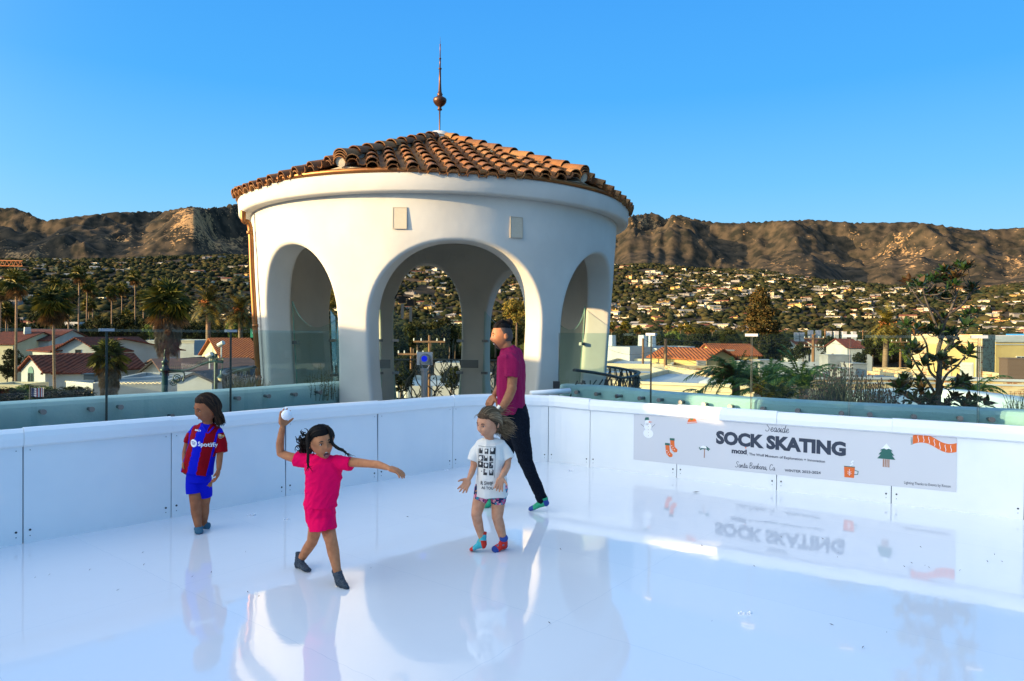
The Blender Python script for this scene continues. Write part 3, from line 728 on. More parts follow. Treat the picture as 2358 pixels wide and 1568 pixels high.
# raised lettering on the inner wall
m = MB(); V, F = textmesh('T TOWER', .30, .012, extrude=.02)
for_ang = lambda x: R_(183-(x)/2.62*57.3)
zt = 3.33
m.add([tp(R_(181.5)-(v.x)/2.7, zt+v.y, T_+.0+(.012+v.z)) for v in V], F)
m.build('raised_lettering', stucco, tower, fix=True)
# coin viewer scope
grey_m = mat('scope_metal', (.33, .33, .34), .4, metal=.6); blue_m = mat('blue_lens', (.01, .03, .75), .08)
sc = P(978, 826, 9.25); sg = thing('viewing_scope', 'grey coin viewer with a blue lens on a post in the tower entrance', 'viewer', (sc.x, sc.y, 0))
m = MB(); m.tube([(sc.x, sc.y, 0), (sc.x, sc.y, sc.z-.15)], .045, 16); m.tube([(sc.x, sc.y, sc.z-.16), (sc.x, sc.y, sc.z-.13)], .06, 16); m.build('post', steel, sg, smooth=False)
m = MB(); m.cbox((sc.x-.01, sc.y+.1, sc.z), (.21, .06, .175)); m.build('back_plate', grey_m, sg)
m = MB(); c = Vector((sc.x+.01, sc.y, sc.z+.005)); m.tube([c+Vector((0, .08, 0)), c+Vector((0, -.10, 0))], .058, 20); m.tube([c+Vector((0, -.10, 0)), c+Vector((0, -.125, 0))], [.064, .060], 20)
for sx in (-1, 1): m.tube([c+Vector((sx*.07, 0, 0)), c+Vector((sx*.075, 0, -.06)), c+Vector((.03*sx, 0, -.14))], .009, 8)
m.build('scope_barrel', steel, sg)
m = MB(); m.tube([c+Vector((0, -.124, 0)), c+Vector((0, -.128, 0))], .04, 20); m.build('lens', blue_m, sg)
# dark shapes of unknown kind seen through the arch, built as small fittings
blk = MATS['black_metal']
for k, (x, y) in enumerate(((927, 690), (946, 697))):
    c = P(x, y, 13.2); g = thing('spot_lamp', 'small black spot lamp on a bracket inside the tower, %s of the pair' % ('left' if k == 0 else 'right'), 'lamp', c, group='black spot lamps inside the tower')
    m = MB(); m.tube(spline([c+Vector((-.16, .1, .02)), c+Vector((-.1, 0, .10)), c+Vector((0, 0, .08)), c], 5), .014, 8); m.cbox(c, (.13, .12, .13)); m.build('lamp_head', blk, g)
    m = MB(); m.cbox(c+Vector((0, 0, -.22)), (.05, .03, .28)); m.build('bracket', steel, g)
# twisted iron railing round the tower balcony
iron = mat('wrought_iron', (.035, .035, .035), .55, metal=.3, var=(.08, .07, .055), scale=20)
def iron_rail(a0, a1, r, z, lab, n=30, flare=.0):
    g = thing('iron_balcony_railing', lab, 'railing', Vector((TC.x, TC.y, 0))+tdir(R_(a0))*r)
    top = [Vector((TC.x, TC.y, 0))+tdir(R_(a0+(a1-a0)*k/n))*(r)+Vector((0, 0, z+flare*max(0, 1-k/5)+flare*.5*math.sin(k*.7)*.1)) for k in range(n+1)]
    m = MB(); m.tube(top, .035, 6, ry=.022); m.build('handrail', iron, g)
    m = MB(); m.tube([p+Vector((0, 0, .12-p.z)) for p in top], .012, 6)
    for k in range(0, n*3):
        u = k/(n*3); a = R_(a0+(a1-a0)*u); rr = random
        pts = []
        for q in range(6):
            aa = a+rr.uniform(-.018, .018)+(.03*math.sin(q*1.3+k)); pts.append(Vector((TC.x, TC.y, 0))+tdir(aa)*(r+rr.uniform(-.02, .02))+Vector((0, 0, .1+(z-.1)*q/5)))
        m.tube(spline(pts, 2), random.uniform(.008, .014), 5)
    m.build('balusters', iron, g)
    m = MB()
    for k in range(n*4):
        a = R_(a0+(a1-a0)*random.random()); c = Vector((TC.x, TC.y, 0))+tdir(a)*(r+.01)+Vector((0, 0, random.uniform(.2, z-.05)))
        t = Vector((random.uniform(-1, 1), random.uniform(-.2, .2), random.uniform(-1, 1))).normalized()*.05; w = t.cross(Vector((0, 1, 0))).normalized()*.014
        m.add([c-t, c+w, c+t, c-w], [(0, 1, 2, 3)])
    m.build('iron_leaves', iron, g, fix=False)
iron_rail(32, 128, 3.62, .98, 'black wrought iron railing curving round the right side of the tower', 26, .16)
iron_rail(-46, -118, 3.62, .98, 'weathered iron branch railing on the left side of the tower', 22, .16)
iron_rail(148, 218, 3.62, 1.02, 'black iron leaf railing seen through the rear arches', 24)
# unseen block added left of the camera to shade the rink
ph = MB(); zb = 3.5
wn = sd; wl = Vector((-wn.y, wn.x, 0)); c0 = Vector((0, 7, 0))+sd*11.8
def sbox(mb, u0, u1, v0, v1, z0, z1):
    q = [c0+wl*u0+wn*v0, c0+wl*u1+wn*v0, c0+wl*u1+wn*v1, c0+wl*u0+wn*v1]; mb.prism([(p.x, p.y) for p in q], z0, z1)
blocker = thing('stair_penthouse', 'white stucco stair penthouse beyond the left edge of the photo', 'building', (c0.x, c0.y, 0))
sbox(ph, -11, -.45, 0, 3, GZ, zb); sbox(ph, .25, 16, 0, 3, GZ, zb); ph.build('wall', stucco, blocker)
ph = MB(); sbox(ph, -.447, .247, .2, 2.8, GZ, 3.10); ph.build('low_wall', stucco, blocker)  # notch left in the added block to let a patch of sun through
# ================================================================ PEOPLE
def V3(*a): return Vector(a)
def sss(m, w=.06):
    b = m.node_tree.nodes['Principled BSDF']; b.inputs['Subsurface Weight'].default_value = w; b.inputs['Subsurface Radius'].default_value = (.02, .008, .004); b.inputs['Subsurface Scale'].default_value = .3; return m
skinA = sss(mat('skin_tan', (.38, .14, .062), .6, spec=.2, var=(.31, .105, .046), scale=25, bump=.05, bscale=300))
skinB = sss(mat('skin_brown', (.54, .22, .10), .6, spec=.2, var=(.45, .17, .075), scale=25, bump=.05, bscale=300))
skinC = sss(mat('skin_light', (.60, .30, .18), .6, spec=.2, var=(.52, .23, .13), scale=25, bump=.05, bscale=300))
skinM = sss(mat('skin_adult', (.38, .155, .07), .55, spec=.25, var=(.31, .12, .055), scale=30, bump=.08, bscale=260))
eyew = mat('eye_white', (.75, .73, .70), .2); iris_m = mat('iris', (.02, .012, .008), .1); lip_m = mat('lips', (.42, .13, .11), .4); tooth = mat('teeth', (.82, .80, .74), .3)
mouth_m = mat('mouth_inside', (.10, .018, .02), .5); tongue_m = mat('tongue', (.45, .14, .14), .4); brow_m = mat('brow_hair', (.018, .011, .008), .8)
def hairmat(n, a, b, c, r=.62): return mat(n, a, r, island=[a, b, c, a], spec=.18)
hair_black = hairmat('black_hair', (.004, .003, .003), (.008, .006, .005), (.02, .011, .007))
hair_brown = hairmat('dark_brown_hair', (.012, .006, .004), (.03, .014, .008), (.09, .045, .022))
cap_black = mat('scalp_black', (.004, .003, .003), .7, spec=.15); cap_brown = mat('scalp_brown', (.012, .007, .005), .75, var=(.03, .016, .01), scale=60, spec=.15); cap_light = mat('scalp_light_brown', (.045, .026, .016), .75, var=(.10, .06, .035), scale=60, spec=.15)
hair_light = hairmat('light_brown_hair', (.09, .052, .028), (.20, .125, .065), (.38, .26, .15))
stub = mat('shaved_hair', (.045, .032, .028), .8, var=(.07, .05, .042), scale=400)
def g2(x, y, cx, cy, sx, sy): return math.exp(-((x-cx)/sx)**2-((y-cy)/sy)**2)
class Head:
    def __init__(s, c, f, u, a=.072, b=.088, h=.108, jaw=.32, nose=.17, openm=0, cheek=.02):
        s.c = Vector(c); f = Vector(f).normalized(); u = Vector(u); u = (u-f*u.dot(f)).normalized(); r = f.cross(u).normalized()
        s.M = Matrix((r, f, u)).transposed(); s.f = f; s.u = u; s.r = r; s.a = a; s.b = b; s.h = h; s.jaw = jaw; s.nose = nose; s.openm = openm; s.cheek = cheek
    def loc(s, d):
        x, y, z = d; a, b, h = s.a, s.b, s.h
        w = 1.0
        if z < .1: w = 1-s.jaw*min(1, (.1-z)/1.0)**1.3
        yb = 1.0 if y > 0 else 1.06
        px = a*x*w; py = b*y*yb; pz = h*z
        if z < -.2 and y < 0: py *= 1-.45*min(1, (-.2-z)/.8)       # nape
        if z < -.3 and y > 0: py *= 1-.10*min(1, (-.3-z)/.7)
        if y > .15:
            k = min(1, (y-.15)/.3); u = x; v = z
            o = 0
            o += s.nose*g2(u, v, 0, -.20, .13, .12)+.10*g2(u, v, 0, -.05, .10, .22)+.05*g2(abs(u), v, .13, -.24, .08, .07)
            o -= .065*g2(abs(u), v, .36, .06, .18, .10)
            o += .04*g2(abs(u), v, .32, .24, .28, .08)
            o += .045*g2(u, v, 0, -.50, .22, .05)+.05*g2(u, v, 0, -.60, .20, .05)
            o += .07*g2(u, v, 0, -.86, .28, .14)
            o += s.cheek*2*g2(abs(u), v, .48, -.28, .20, .18)
            if s.openm: o -= .22*g2(u, v, 0, -.60, .17, .13)
            py += o*b*k
        if s.openm and z < -.62: pz -= s.openm*h*min(1, (-.62-z)/.3)*(1 if y > 0 else .3)
        return Vector((px, py, pz))
    def at(s, d, off=0):
        d = Vector(d).normalized(); p = s.loc(d); return s.c+s.M @ (p*(1+off/max(.001, p.length)))
    def face(s, u, v, off=0):
        return s.at((u, math.sqrt(max(.01, 1-u*u-v*v)), v), off)
    def add(s, mb, nu=56, nv=40):
        vs = []; fs = []
        for j in range(nv+1):
            th = math.pi*j/nv
            for i in range(nu):
                ph = 2*math.pi*i/nu; vs.append(s.c+s.M @ s.loc((math.sin(th)*math.cos(ph), math.sin(th)*math.sin(ph), math.cos(th))))
        for j in range(nv):
            for i in range(nu):
                a = j*nu+i; b = j*nu+(i+1) % nu; fs.append((a, b, b+nu, a+nu))
        mb.add(vs, fs)
        for sg in (-1, 1):   # ears
            c = s.at((sg*.99, -.12, -.02)); mb.ell(c+s.r*sg*.004-s.f*.004, (.006, .017, .026), s.M, 10, 8)
    def cap(s, maskf, thick, mb, nu=140, nv=96, bumpf=None, mi=1):
        """hair shell: maskf(d) > 0 keeps"""
        idx = {}; vs = []; fs = []
        for j in range(nv+1):
            th = math.pi*j/nv
            for i in range(nu):
                ph = 2*math.pi*i/nu; d = Vector((math.sin(th)*math.cos(ph), math.sin(th)*math.sin(ph), math.cos(th))); m = maskf(d)
                if m <= 0: continue
                t = thick*min(1, m/.18)**.6-.001
                if bumpf: t += bumpf(d)*min(1, m/.18)
                idx[(j, i)] = len(vs); vs.append(s.at(d, t))
        for j in range(nv):
            for i in range(nu):
                q = [(j, i), (j, (i+1) % nu), (j+1, (i+1) % nu), (j+1, i)]
                if all(k in idx for k in q): fs.append([idx[k] for k in q])
        mb.add(vs, fs, mi)
    def features(s, root, brow=brow_m, eyeopen=1, mouth='closed', es=1.0, lookdown=0):
        for sg in (-1, 1):
            c = s.face(sg*.34, .05, -.0045)
            m = MB(); m.ell(c, (.0120*es, .0065, .0056*es*eyeopen+.0010), s.M, 12, 8); e = m.build('eye', eyew, root, smooth=True)
            m = MB(); m.ell(c+s.f*.0040-s.u*.001*lookdown, (.0078*es, .0036, .0066*es*eyeopen+.001), s.M, 12, 8); ii = m.build('iris', iris_m, None, smooth=True); ii.parent = e
            m = MB(); pts = [s.face(sg*(.20+.30*k/5), .22+.05*math.sin(math.pi*k/5)-.02*k/5, .0015) for k in range(6)]; m.tube(pts, [.0015, .0028, .003, .0028, .002, .001], 6, ref=s.f, ry=[.002, .0035, .004, .0035, .003, .001]); m.build('eyebrow', brow, root, smooth=True)
            m = MB(); pts = [s.face(sg*(.34-.17+.34*k/6), .075+.055*math.sin(math.pi*k/6)*eyeopen, .0015) for k in range(7)]; m.tube(pts, .0014, 5); m.build('eyelid', brow, root, smooth=True)
def tex_disp(amp, sc, st=(1, 1, 1)):
    return lambda v: amp*noise.noise(Vector((v.x*st[0]*sc, v.y*st[1]*sc, v.z*st[2]*sc)))
def sleeve(mb, pts, rad, n=20, sub=3):
    p = spline(pts, sub); mb.tube(p, list(np.interp(np.linspace(0, len(pts)-1, len(p)), range(len(pts)), rad)), n); mb.ell(pts[0], rad[0]*.98, nu=14, nv=10)
def limb(mb, pts, rad, n=14, sub=5):
    p = spline(pts, sub); r = np.interp(np.linspace(0, len(pts)-1, len(p)), range(len(pts)), rad); mb.tube(p, list(r), n)
    mb.ell(pts[0], rad[0], nu=12, nv=8); mb.ell(pts[-1], rad[-1], nu=12, nv=8)
def hand(mb, w, dv, pn, L, fr, curl=.35, thumb=1, spread=.16, curls=None, thumbcurl=.3, wristr=None):
    """w wrist, dv direction to fingertips, pn palm normal (side the fingers curl to), L hand length, fr finger radius, thumb=+-1 side"""
    dv = Vector(dv).normalized(); pn = Vector(pn); pn = (pn-dv*pn.dot(dv)).normalized(); sv = dv.cross(pn).normalized()*thumb
    pl = L*.50; pw = L*.21
    for k in (-1, -.33, .33, 1):
        mb.tube([w, w+dv*pl*.4+sv*k*pw*.75, w+dv*pl*.96+sv*k*pw*.85], [fr*1.5, fr*1.65, fr*1.35], 10)
    mb.ell(w+dv*pl*.3+sv*pw*.75+pn*fr*.3, fr*1.9)
    for k, (o, ln, sp) in enumerate(((.95, .43, 1), (.33, .50, .33), (-.33, .46, -.33), (-.95, .36, -1))):
        c = (curls[k] if curls else curl); d = (dv+sv*spread*sp).normalized(); p = w+dv*pl*.92+sv*o*pw*.9; pts = [p]; seg = [.45, .32, .26]; ang = 0
        for q in range(3):
            ang += c*(.8+.3*q); dd = d*math.cos(ang)+pn*math.sin(ang); p = p+dd*(L*ln*seg[q]); pts.append(p)
        mb.tube(pts, [fr*1.12, fr*1.05, fr*.95, fr*.75], 10); mb.ell(pts[-1], fr*.75, nu=8, nv=6)
        for pp in pts[1:-1]: mb.ell(pp, fr*1.02, nu=8, nv=6)
    p = w+dv*pl*.22+sv*pw*.8; pts = [p]; d0 = (sv*.85+dv*.65+pn*.25).normalized()
    for q, ln in enumerate((.20, .17, .13)):
        ang = thumbcurl*q; dd = (d0*math.cos(ang)+(dv*.6+pn*.5).normalized()*math.sin(ang)).normalized(); p = p+dd*L*ln; pts.append(p)
    mb.tube(pts, [fr*1.6, fr*1.25, fr*1.1, fr*.8], 10); mb.ell(pts[-1], fr*.82, nu=8, nv=6)
def foot(mb, ankle, heel, toe, ra, w=.032, cuff=.05, up=None):
    a = Vector(ankle); h = Vector(heel); t = Vector(toe); d = (t-h); L = d.length; d.normalize()
    upd = (a-(h+d*L*.2)).normalized(); sidev = d.cross(upd).normalized()
    mid = h+d*L*.45+upd*.018; ball = h+d*L*.72+upd*.004
    top = a+upd*cuff
    mb.tube([top, a, h+d*L*.16+upd*.012], [ra*1.08, ra*1.04, ra*1.12], 14)
    mb.tube([h+d*L*.04+upd*.014, mid, ball, t-d*.012, t], [w*.72, w*.86, w, w*.8, w*.35], 14, ref=sidev, ry=[w*.7, w*.72, w*.52, w*.42, w*.2])
    mb.ell(h+d*w*.5+upd*w*.35, w*.78, nu=12, nv=8)
    mb.tube([a, h+d*L*.5+upd*.01], [ra*1.0, w*.6], 12)
def strands(mb, H, n, start, end, free, r=.0022, off=.008, seg=7, jit=.12, rjit=.35, fseg=3, wav=.004):
    for _ in range(n):
        d0 = Vector(start(random.random(), random.random())).normalized(); d1 = Vector(end(d0, random.random())).normalized()
        o = off*random.uniform(.5, 1.3); pts = []
        om = max(.05, d0.angle(d1))
        for k in range(seg+1):
            t = k/seg; d = (d0*math.sin((1-t)*om)+d1*math.sin(t*om))/math.sin(om); pts.append(H.at(d, o*(.5+.8*t)))
        last = pts[-1]; tang = (pts[-1]-pts[-2]).normalized(); f = [Vector(q)*random.uniform(1-rjit, 1+rjit*.6) for q in free]; jv = Vector((random.gauss(0, jit), random.gauss(0, jit), random.gauss(0, jit)))
        for q in f:
            l = q.length; last = last+q+jv*l*.6+Vector((random.gauss(0, wav), random.gauss(0, wav), random.gauss(0, wav))); pts.append(last)
        p = spline(pts, 2); L = len(p); rr = [r*(.8+.4*math.sin(math.pi*min(1, k/L*1.2)))*(1 if k < L*.75 else max(.15, (L-k)/(L*.25))) for k in range(L)]
        mb.tube(p, rr, 4, ref=None, ry=[x*1.8 for x in rr], cap=False)
def decal(root, target, polys, O, ex, ez, n, m, name, off=.0018):
    bm = bmesh.new(); bm.from_mesh(target.data); tree = BVHTree.FromBMesh(bm); bm.free()
    out = MB(); n = Vector(n).normalized()
    for V, F in polys:
        vs = []; ok = []
        for a, b in V:
            p = O+ex*a+ez*b; h = tree.ray_cast(p+n*.25, -n, .6)
            vs.append(h[0]+h[1]*off if h[0] is not None else p); ok.append(h[0] is not None)
        keep = [f for f in F if all(ok[i] for i in f)]; out.add(vs, keep)
    if out.f:
        o = out.build(name, m, root, fix=False); return o
def tpoly(txt, size, bold=0, space=1):
    V, F = textmesh(txt, size, bold, 'LEFT', space=space); return [(v.x, v.y) for v in V], F
def circ(cx, cy, r, n=24, sy=1): return [(cx+r*math.cos(2*math.pi*k/n), cy+r*sy*math.sin(2*math.pi*k/n)) for k in range(n)], [tuple(range(n))]
def gridpoly(V, F, step):   # refine big faces so they wrap the cloth
    bm = bmesh.new(); vs = [bm.verts.new((a, b, 0)) for a, b in V]
    for f in F:
        try: bm.faces.new([vs[i] for i in f])
        except ValueError: pass
    bmesh.ops.triangulate(bm, faces=bm.faces)
    for _ in range(3):
        es = [e for e in bm.edges if e.calc_length() > step]
        if not es: break
        bmesh.ops.subdivide_edges(bm, edges=es, cuts=1, use_grid_fill=False); bmesh.ops.triangulate(bm, faces=bm.faces)
    bm.verts.ensure_lookup_table(); bm.verts.index_update()
    r = [(v.co.x, v.co.y) for v in bm.verts], [tuple(v.index for v in f.verts) for f in bm.faces]; bm.free(); return r
def rect_(x0, y0, x1, y1): return gridpoly([(x0, y0), (x1, y0), (x1, y1), (x0, y1)], [(0, 1, 2, 3)], .012)

# ---------------------------------------------------------------- girl in pink
Y0 = 4.62
def J(x, y, d=0.): return P(x, y, Y0+d)
foot0 = G(785, 1345)
pinkg = thing('person', 'girl in a bright pink dress and dark socks, arms wide, throwing a snowball', 'person', (foot0.x, Y0, 0))
B = MB()
H = Head(J(740.5, 1018, -.02), (.56, -.82, -.06), (-.22, .0, 1), a=.079, b=.090, h=.108, openm=.12, nose=.115, cheek=.045); H.add(B)
B.tube([J(745, 1062, .02), J(743, 1040, .02), H.c], [.036, .032, .03], 14)
LX = V3(1, .12, 0).normalized()
B.tube(spline([J(746, 1058, .01), J(746, 1085), J(743, 1123), J(738, 1160), J(741, 1180)], 1), [.04, .066, .07, .07, .06], 16)
limb(B, [J(708, 1060, .02), J(672, 1053, .05), J(646, 1044, .09)], [.030, .031, .026])       # throwing arm
limb(B, [J(646, 1044, .09), J(645, 1020, .05), J(650, 985, -.01)], [.026, .027, .018])
limb(B, [J(790, 1062, .0), J(822, 1065, -.05), J(851, 1068, -.11)], [.034, .031, .025])
limb(B, [J(851, 1068, -.11), J(870, 1070, -.15), J(893, 1077, -.20)], [.026, .026, .017])
limb(B, [J(731, 1178, .04), J(726, 1215, .08), J(719, 1247, .12)], [.050, .048, .037]); limb(B, [J(719, 1247, .12), J(709, 1262, .16), J(693, 1288, .20)], [.038, .037, .025])
limb(B, [J(746, 1175, .0), J(754, 1213, -.02), J(762, 1243, -.08)], [.050, .050, .041]); limb(B, [J(762, 1243, -.08), J(768, 1272, -.08), J(777, 1318, -.10)], [.041, .040, .024])
ballc = J(660.5, 954, -.03)
hand(B, J(650.5, 982, -.01), (.03, .1, 1), (.75, -.5, .0), .128, .0078, thumb=1, spread=.22, curls=[.28, .18, .16, .22], thumbcurl=.1)
hand(B, J(893, 1077, -.20), (.95, -.2, -.25), (-.1, .1, -1), .135, .0080, thumb=1, spread=.12, curls=[.28, .3, .32, .36])
remesh(B, 'body', skinB, .0036, 3, parent=pinkg)
H.features(pinkg, es=1.05)
m = MB(); mc = H.face(0.0, -.61, .006); m.ell(mc, (.0185, .010, .0215), H.M, 16, 10); m.build('mouth', mouth_m, pinkg, smooth=True)
m = MB(); m.ell(mc+H.u*.0135+H.f*.0075, (.0130, .004, .0035), H.M, 12, 8); m.build('teeth', tooth, pinkg, smooth=True)
m = MB(); m.ell(mc-H.u*.010+H.f*.0065, (.011, .005, .006), H.M, 12, 8); m.build('tongue', tongue_m, pinkg, smooth=True)
m = MB(); m.tube([mc+H.M @ V3(.0195*math.cos(a), .0060-.004*abs(math.cos(a)), .0235*math.sin(a)) for a in np.linspace(0, 2*math.pi, 17)], .0028, 6, cap=False); m.build('lips', lip_m, pinkg, smooth=True)
# dress
D = MB()
def loft(mb, secs, ref, Jf, n=26, sub=4):
    c = spline([Jf(*s[0]) for s in secs], sub); k = len(c); ix = np.linspace(0, len(secs)-1, k)
    mb.tube(c, list(np.interp(ix, range(len(secs)), [s[1] for s in secs])), n, ref=ref, ry=list(np.interp(ix, range(len(secs)), [s[2] for s in secs])))
loft(D, [((745, 1049, .02), .045, .045), ((745, 1056, .01), .105, .062), ((746, 1066, .01), .128, .080), ((746, 1088, 0), .124, .090), ((743, 1122, 0), .113, .085), ((738, 1148, 0), .108, .090), ((737, 1163, 0), .111, .100), ((737, 1169, .0), .099, .094), ((739, 1190, 0), .095, .100), ((743, 1208, -.01), .088, .118), ((744, 1219, -.015), .084, .122)], LX, J)
sleeve(D, [J(716, 1061, .02), J(698, 1059, .03), J(680.5, 1056.5, .04)], [.050, .048, .049])
sleeve(D, [J(774, 1063, .0), J(793, 1066, -.015), J(809, 1068.5, -.03)], [.050, .047, .048])
def dd(v):
    low = v.z < J(738, 1166).z; q = 1-abs(noise.noise(V3(v.x*9+v.z*11, v.y*8, v.z*4)))*2.2; q2 = 1-abs(noise.noise(V3(v.x*26-v.z*(6 if low else 20), v.y*22, v.z*(8 if low else 12)+3)))*2.2
    return .007*q+(.006 if low else .004)*q2-.006
pinkm = mat('pink_jersey', (.90, .003, .10), .9, bump=.12, bscale=500, spec=.08)
remesh(D, 'dress', pinkm, .0045, 1, dd, pinkg)
m = MB(); m.tube([J(745, 1052.5, .015)+LX*.052*math.cos(a)+V3(0, .050*math.sin(a), .006*math.cos(2*a)) for a in np.linspace(0, 2*math.pi, 25)], .005, 8, cap=False); m.build('collar', pinkm, pinkg, smooth=True)
sockd = mat('charcoal_wool', (.022, .035, .055), .9, var=(.055, .075, .10), scale=120, contrast=(.45, .55), bump=.6, bscale=160)
m = MB(); foot(m, J(778, 1322, -.10), V3(*G(783, 1352))+V3(0, 0, .018), V3(*G(806, 1352))+V3(0, -.04, .010), .030, .036, cuff=.045); remesh(m, 'sock', sockd, .005, 2, tex_disp(.003, 60, (1, 1, 2)), pinkg)
m = MB(); foot(m, J(690, 1288, .20), J(683, 1303, .20), G(712, 1319)+V3(0, 0, .016), .030, .035, cuff=.05); remesh(m, 'sock', sockd, .005, 2, tex_disp(.003, 60, (1, 1, 2)), pinkg)
# hair
hb = MB()
def hl(d, sh=0): return d.z-float(np.interp(d.y, [-1, -.25, .02, .22, .55, 1], [-.62, -.58, -.20, .22, .50, .58]))-sh
def mk(d): return hl(d)
H.cap(mk, .010, hb, bumpf=lambda d: .002*noise.noise(d*14))
for k in range(70):
    c = H.at((random.uniform(-1, -.1), random.uniform(-1, -.3), random.uniform(-.7, .45)), random.uniform(.003, .02)); hb.ell(c, random.uniform(.010, .020), nu=8, nv=6)
for k in range(150):   # loose curly hair blowing out behind the shoulder
    c = J(random.gauss(703, 7), random.gauss(1026, 13), random.gauss(.07, .025)); a_ = Vector((random.gauss(0, 1), random.gauss(0, 1), random.gauss(0, 1))).normalized(); b_ = a_.orthogonal().normalized(); c_ = a_.cross(b_); r_ = random.uniform(.008, .02); w0 = random.uniform(0, 6.28)
    hb.tube([c+(b_*math.cos(w0+q*.8)+c_*math.sin(w0+q*.8))*r_+a_*.006*q for q in range(8)], [.0035, .0045, .0045, .004, .004, .0035, .0025, .0012], 4, cap=False)
strands(hb, H, 260, lambda a, b: (-.02+.1*(a-.5), .60-.9*b, .80), lambda d, a: (-1.0+.3*a, -.1-.6*a, .10), [(-.008, .01, -.012)], r=.0028, off=.012, jit=.1, seg=7, rjit=.3)
strands(hb, H, 220, lambda a, b: (.02+.1*(a-.5), .60-.9*b, .80), lambda d, a: (1.0-.3*a, -.1-.5*a, .10), [(.006, .01, -.012)], r=.0028, off=.012, jit=.1, seg=7, rjit=.3)
strands(hb, H, 60, lambda a, b: (-.6+1.0*a, .2-.2*b, .9), lambda d, a: (-.6, -.75, -.2+.3*a), [(-.03, .01, -.03), (-.01, .0, -.035), (.0, .0, -.02)], r=.0025, off=.012, jit=.5, wav=.008)
hb.build('hair', [hair_black, cap_black], pinkg, smooth=True)
def braid(pts, r, name='braid', flare=None):
    m = MB(); p = spline(pts, 8); L = len(p)
    for q in (0, 1, 2):
        path = []
        for k, c in enumerate(p):
            t = (p[min(k+1, L-1)]-p[max(k-1, 0)]).normalized(); a = t.orthogonal().normalized(); b = t.cross(a); w = k*1.1+q*2.094
            path.append(c+a*math.cos(w)*r*.55+b*math.sin(w)*r*.35)
        m.tube(path, [r*.75*(1 if k < L*.85 else .6) for k in range(L)], 7)
    for k in range(14):
        e = p[-1]; v = (flare or (p[-1]-p[-4]).normalized())*.03+Vector((random.gauss(0, .012), random.gauss(0, .012), random.gauss(0, .012))); m.tube([e, e+v*.6, e+v*1.1+Vector((random.gauss(0, .006), 0, random.gauss(0, .006)))], [.003, .0022, .0006], 4)
    return m.build(name, hair_black, pinkg, smooth=True)
braid([J(720, 990, -.07), J(710, 1000, -.09), J(709, 1020, -.11), J(709.5, 1045, -.13), J(709, 1062, -.13), J(709.5, 1073, -.12)], .0085)
braid([J(748, 983, -.03), J(756, 984, -.05), J(762, 1003, -.06), J(765, 1020, -.07), J(778, 1032, -.08), J(788, 1036, -.08), J(796, 1042, -.08)], .0095)
m = MB(); ec = H.at((-.98, -.05, -.22), .008); m.tube([ec+V3(math.cos(a)*.005, 0, math.sin(a)*.006) for a in np.linspace(0, 6.28, 9)], .0015, 5); m.build('earring', steel, pinkg)
# snowball
m = MB(); m.ell(ballc+V3(.01, -.035, .0), .0345, nu=28, nv=18); me = m.build('snowball', mat('packed_snow', (.86, .86, .9), .8, bump=.5, bscale=60), smooth=True, label='round white snowball held up in the raised hand', cat='snowball')
for v in me.data.vertices: pass

# ---------------------------------------------------------------- child in striped jersey
Y0 = 5.68
jc = thing('person', 'child with long brown hair in a blue and red striped football jersey', 'person', (G(468, 1224).x, Y0, 0))
B = MB(); H = Head(J(475.5, 940, -.02), (-.55, -.80, -.24), (.06, 0, 1), a=.082, b=.094, h=.114, nose=.10, cheek=.035); H.add(B)
B.tube([J(478, 992, 0), J(479, 975, .0), H.c], [.042, .037, .03], 14)
B.tube(spline([J(476, 985), J(470, 1020), J(462, 1060), J(458, 1095)], 1), [.04, .072, .075, .07], 16)
limb(B, [J(447, 1000, .02), J(435, 1014, .02), J(429.5, 1028, .02)], [.027, .027, .024]); limb(B, [J(429.5, 1028, .02), J(426, 1045, .0), J(425, 1062, -.02)], [.024, .023, .018])
hand(B, J(425, 1062, -.02), (-.05, -.1, -1), (.8, .1, 0), .12, .008, curl=.3, thumb=1)
limb(B, [J(501, 1001, .02), J(507.5, 1020, .02), J(506.5, 1045, .0)], [.028, .029, .026]); limb(B, [J(506.5, 1045, .0), J(505, 1062, -.02), J(504, 1080, -.04)], [.026, .025, .019])
hand(B, J(504, 1080, -.04), (-.12, -.15, -1), (-.8, -.2, 0), .125, .0085, curls=[.25, .4, .45, .5], thumb=-1)
limb(B, [J(448, 1110, 0), J(450, 1135, 0), J(450, 1158, -.02)], [.062, .053, .043]); limb(B, [J(450, 1158, -.02), J(452, 1180, -.01), J(457, 1214, -.04)], [.042, .041, .026])
limb(B, [J(471, 1112, .03), J(471, 1140, .05), J(470, 1162, .05)], [.062, .052, .042]); limb(B, [J(470, 1162, .05), J(470, 1180, .06), J(468.5, 1206, .07)], [.041, .040, .026])
remesh(B, 'body', skinA, .004, 3, parent=jc)
H.features(jc, eyeopen=.35, lookdown=1)
m = MB(); pts = [H.face(-.17+.34*k/8, -.54+.04*abs(k-4)/4, .0025) for k in range(9)]; m.tube(pts, [.0015, .003, .0042, .0048, .0048, .0048, .0042, .003, .0015], 8); m.build('lips', lip_m, jc, smooth=True)
m = MB(); pts = [H.face(-.10+.2*k/6, -.545, .0052) for k in range(7)]; m.tube(pts, .0024, 6); m.build('teeth', tooth, jc, smooth=True)
jb = mat('jersey_blue', (.004, .010, .50), .8, bump=.2, bscale=500, spec=.1); jr = mat('jersey_red', (.28, .002, .008), .8, bump=.2, bscale=500, spec=.1)
LJ = V3(1, -.10, 0).normalized()
D = MB(); JS = [((478, 975, .01), .052, .046), ((477, 984, .01), .10, .06), ((475, 992, .01), .122, .080), ((470, 1012, 0), .116, .092), ((465, 1035, 0), .115, .093), ((459, 1062, 0), .122, .098), ((455, 1088, 0), .130, .107)]
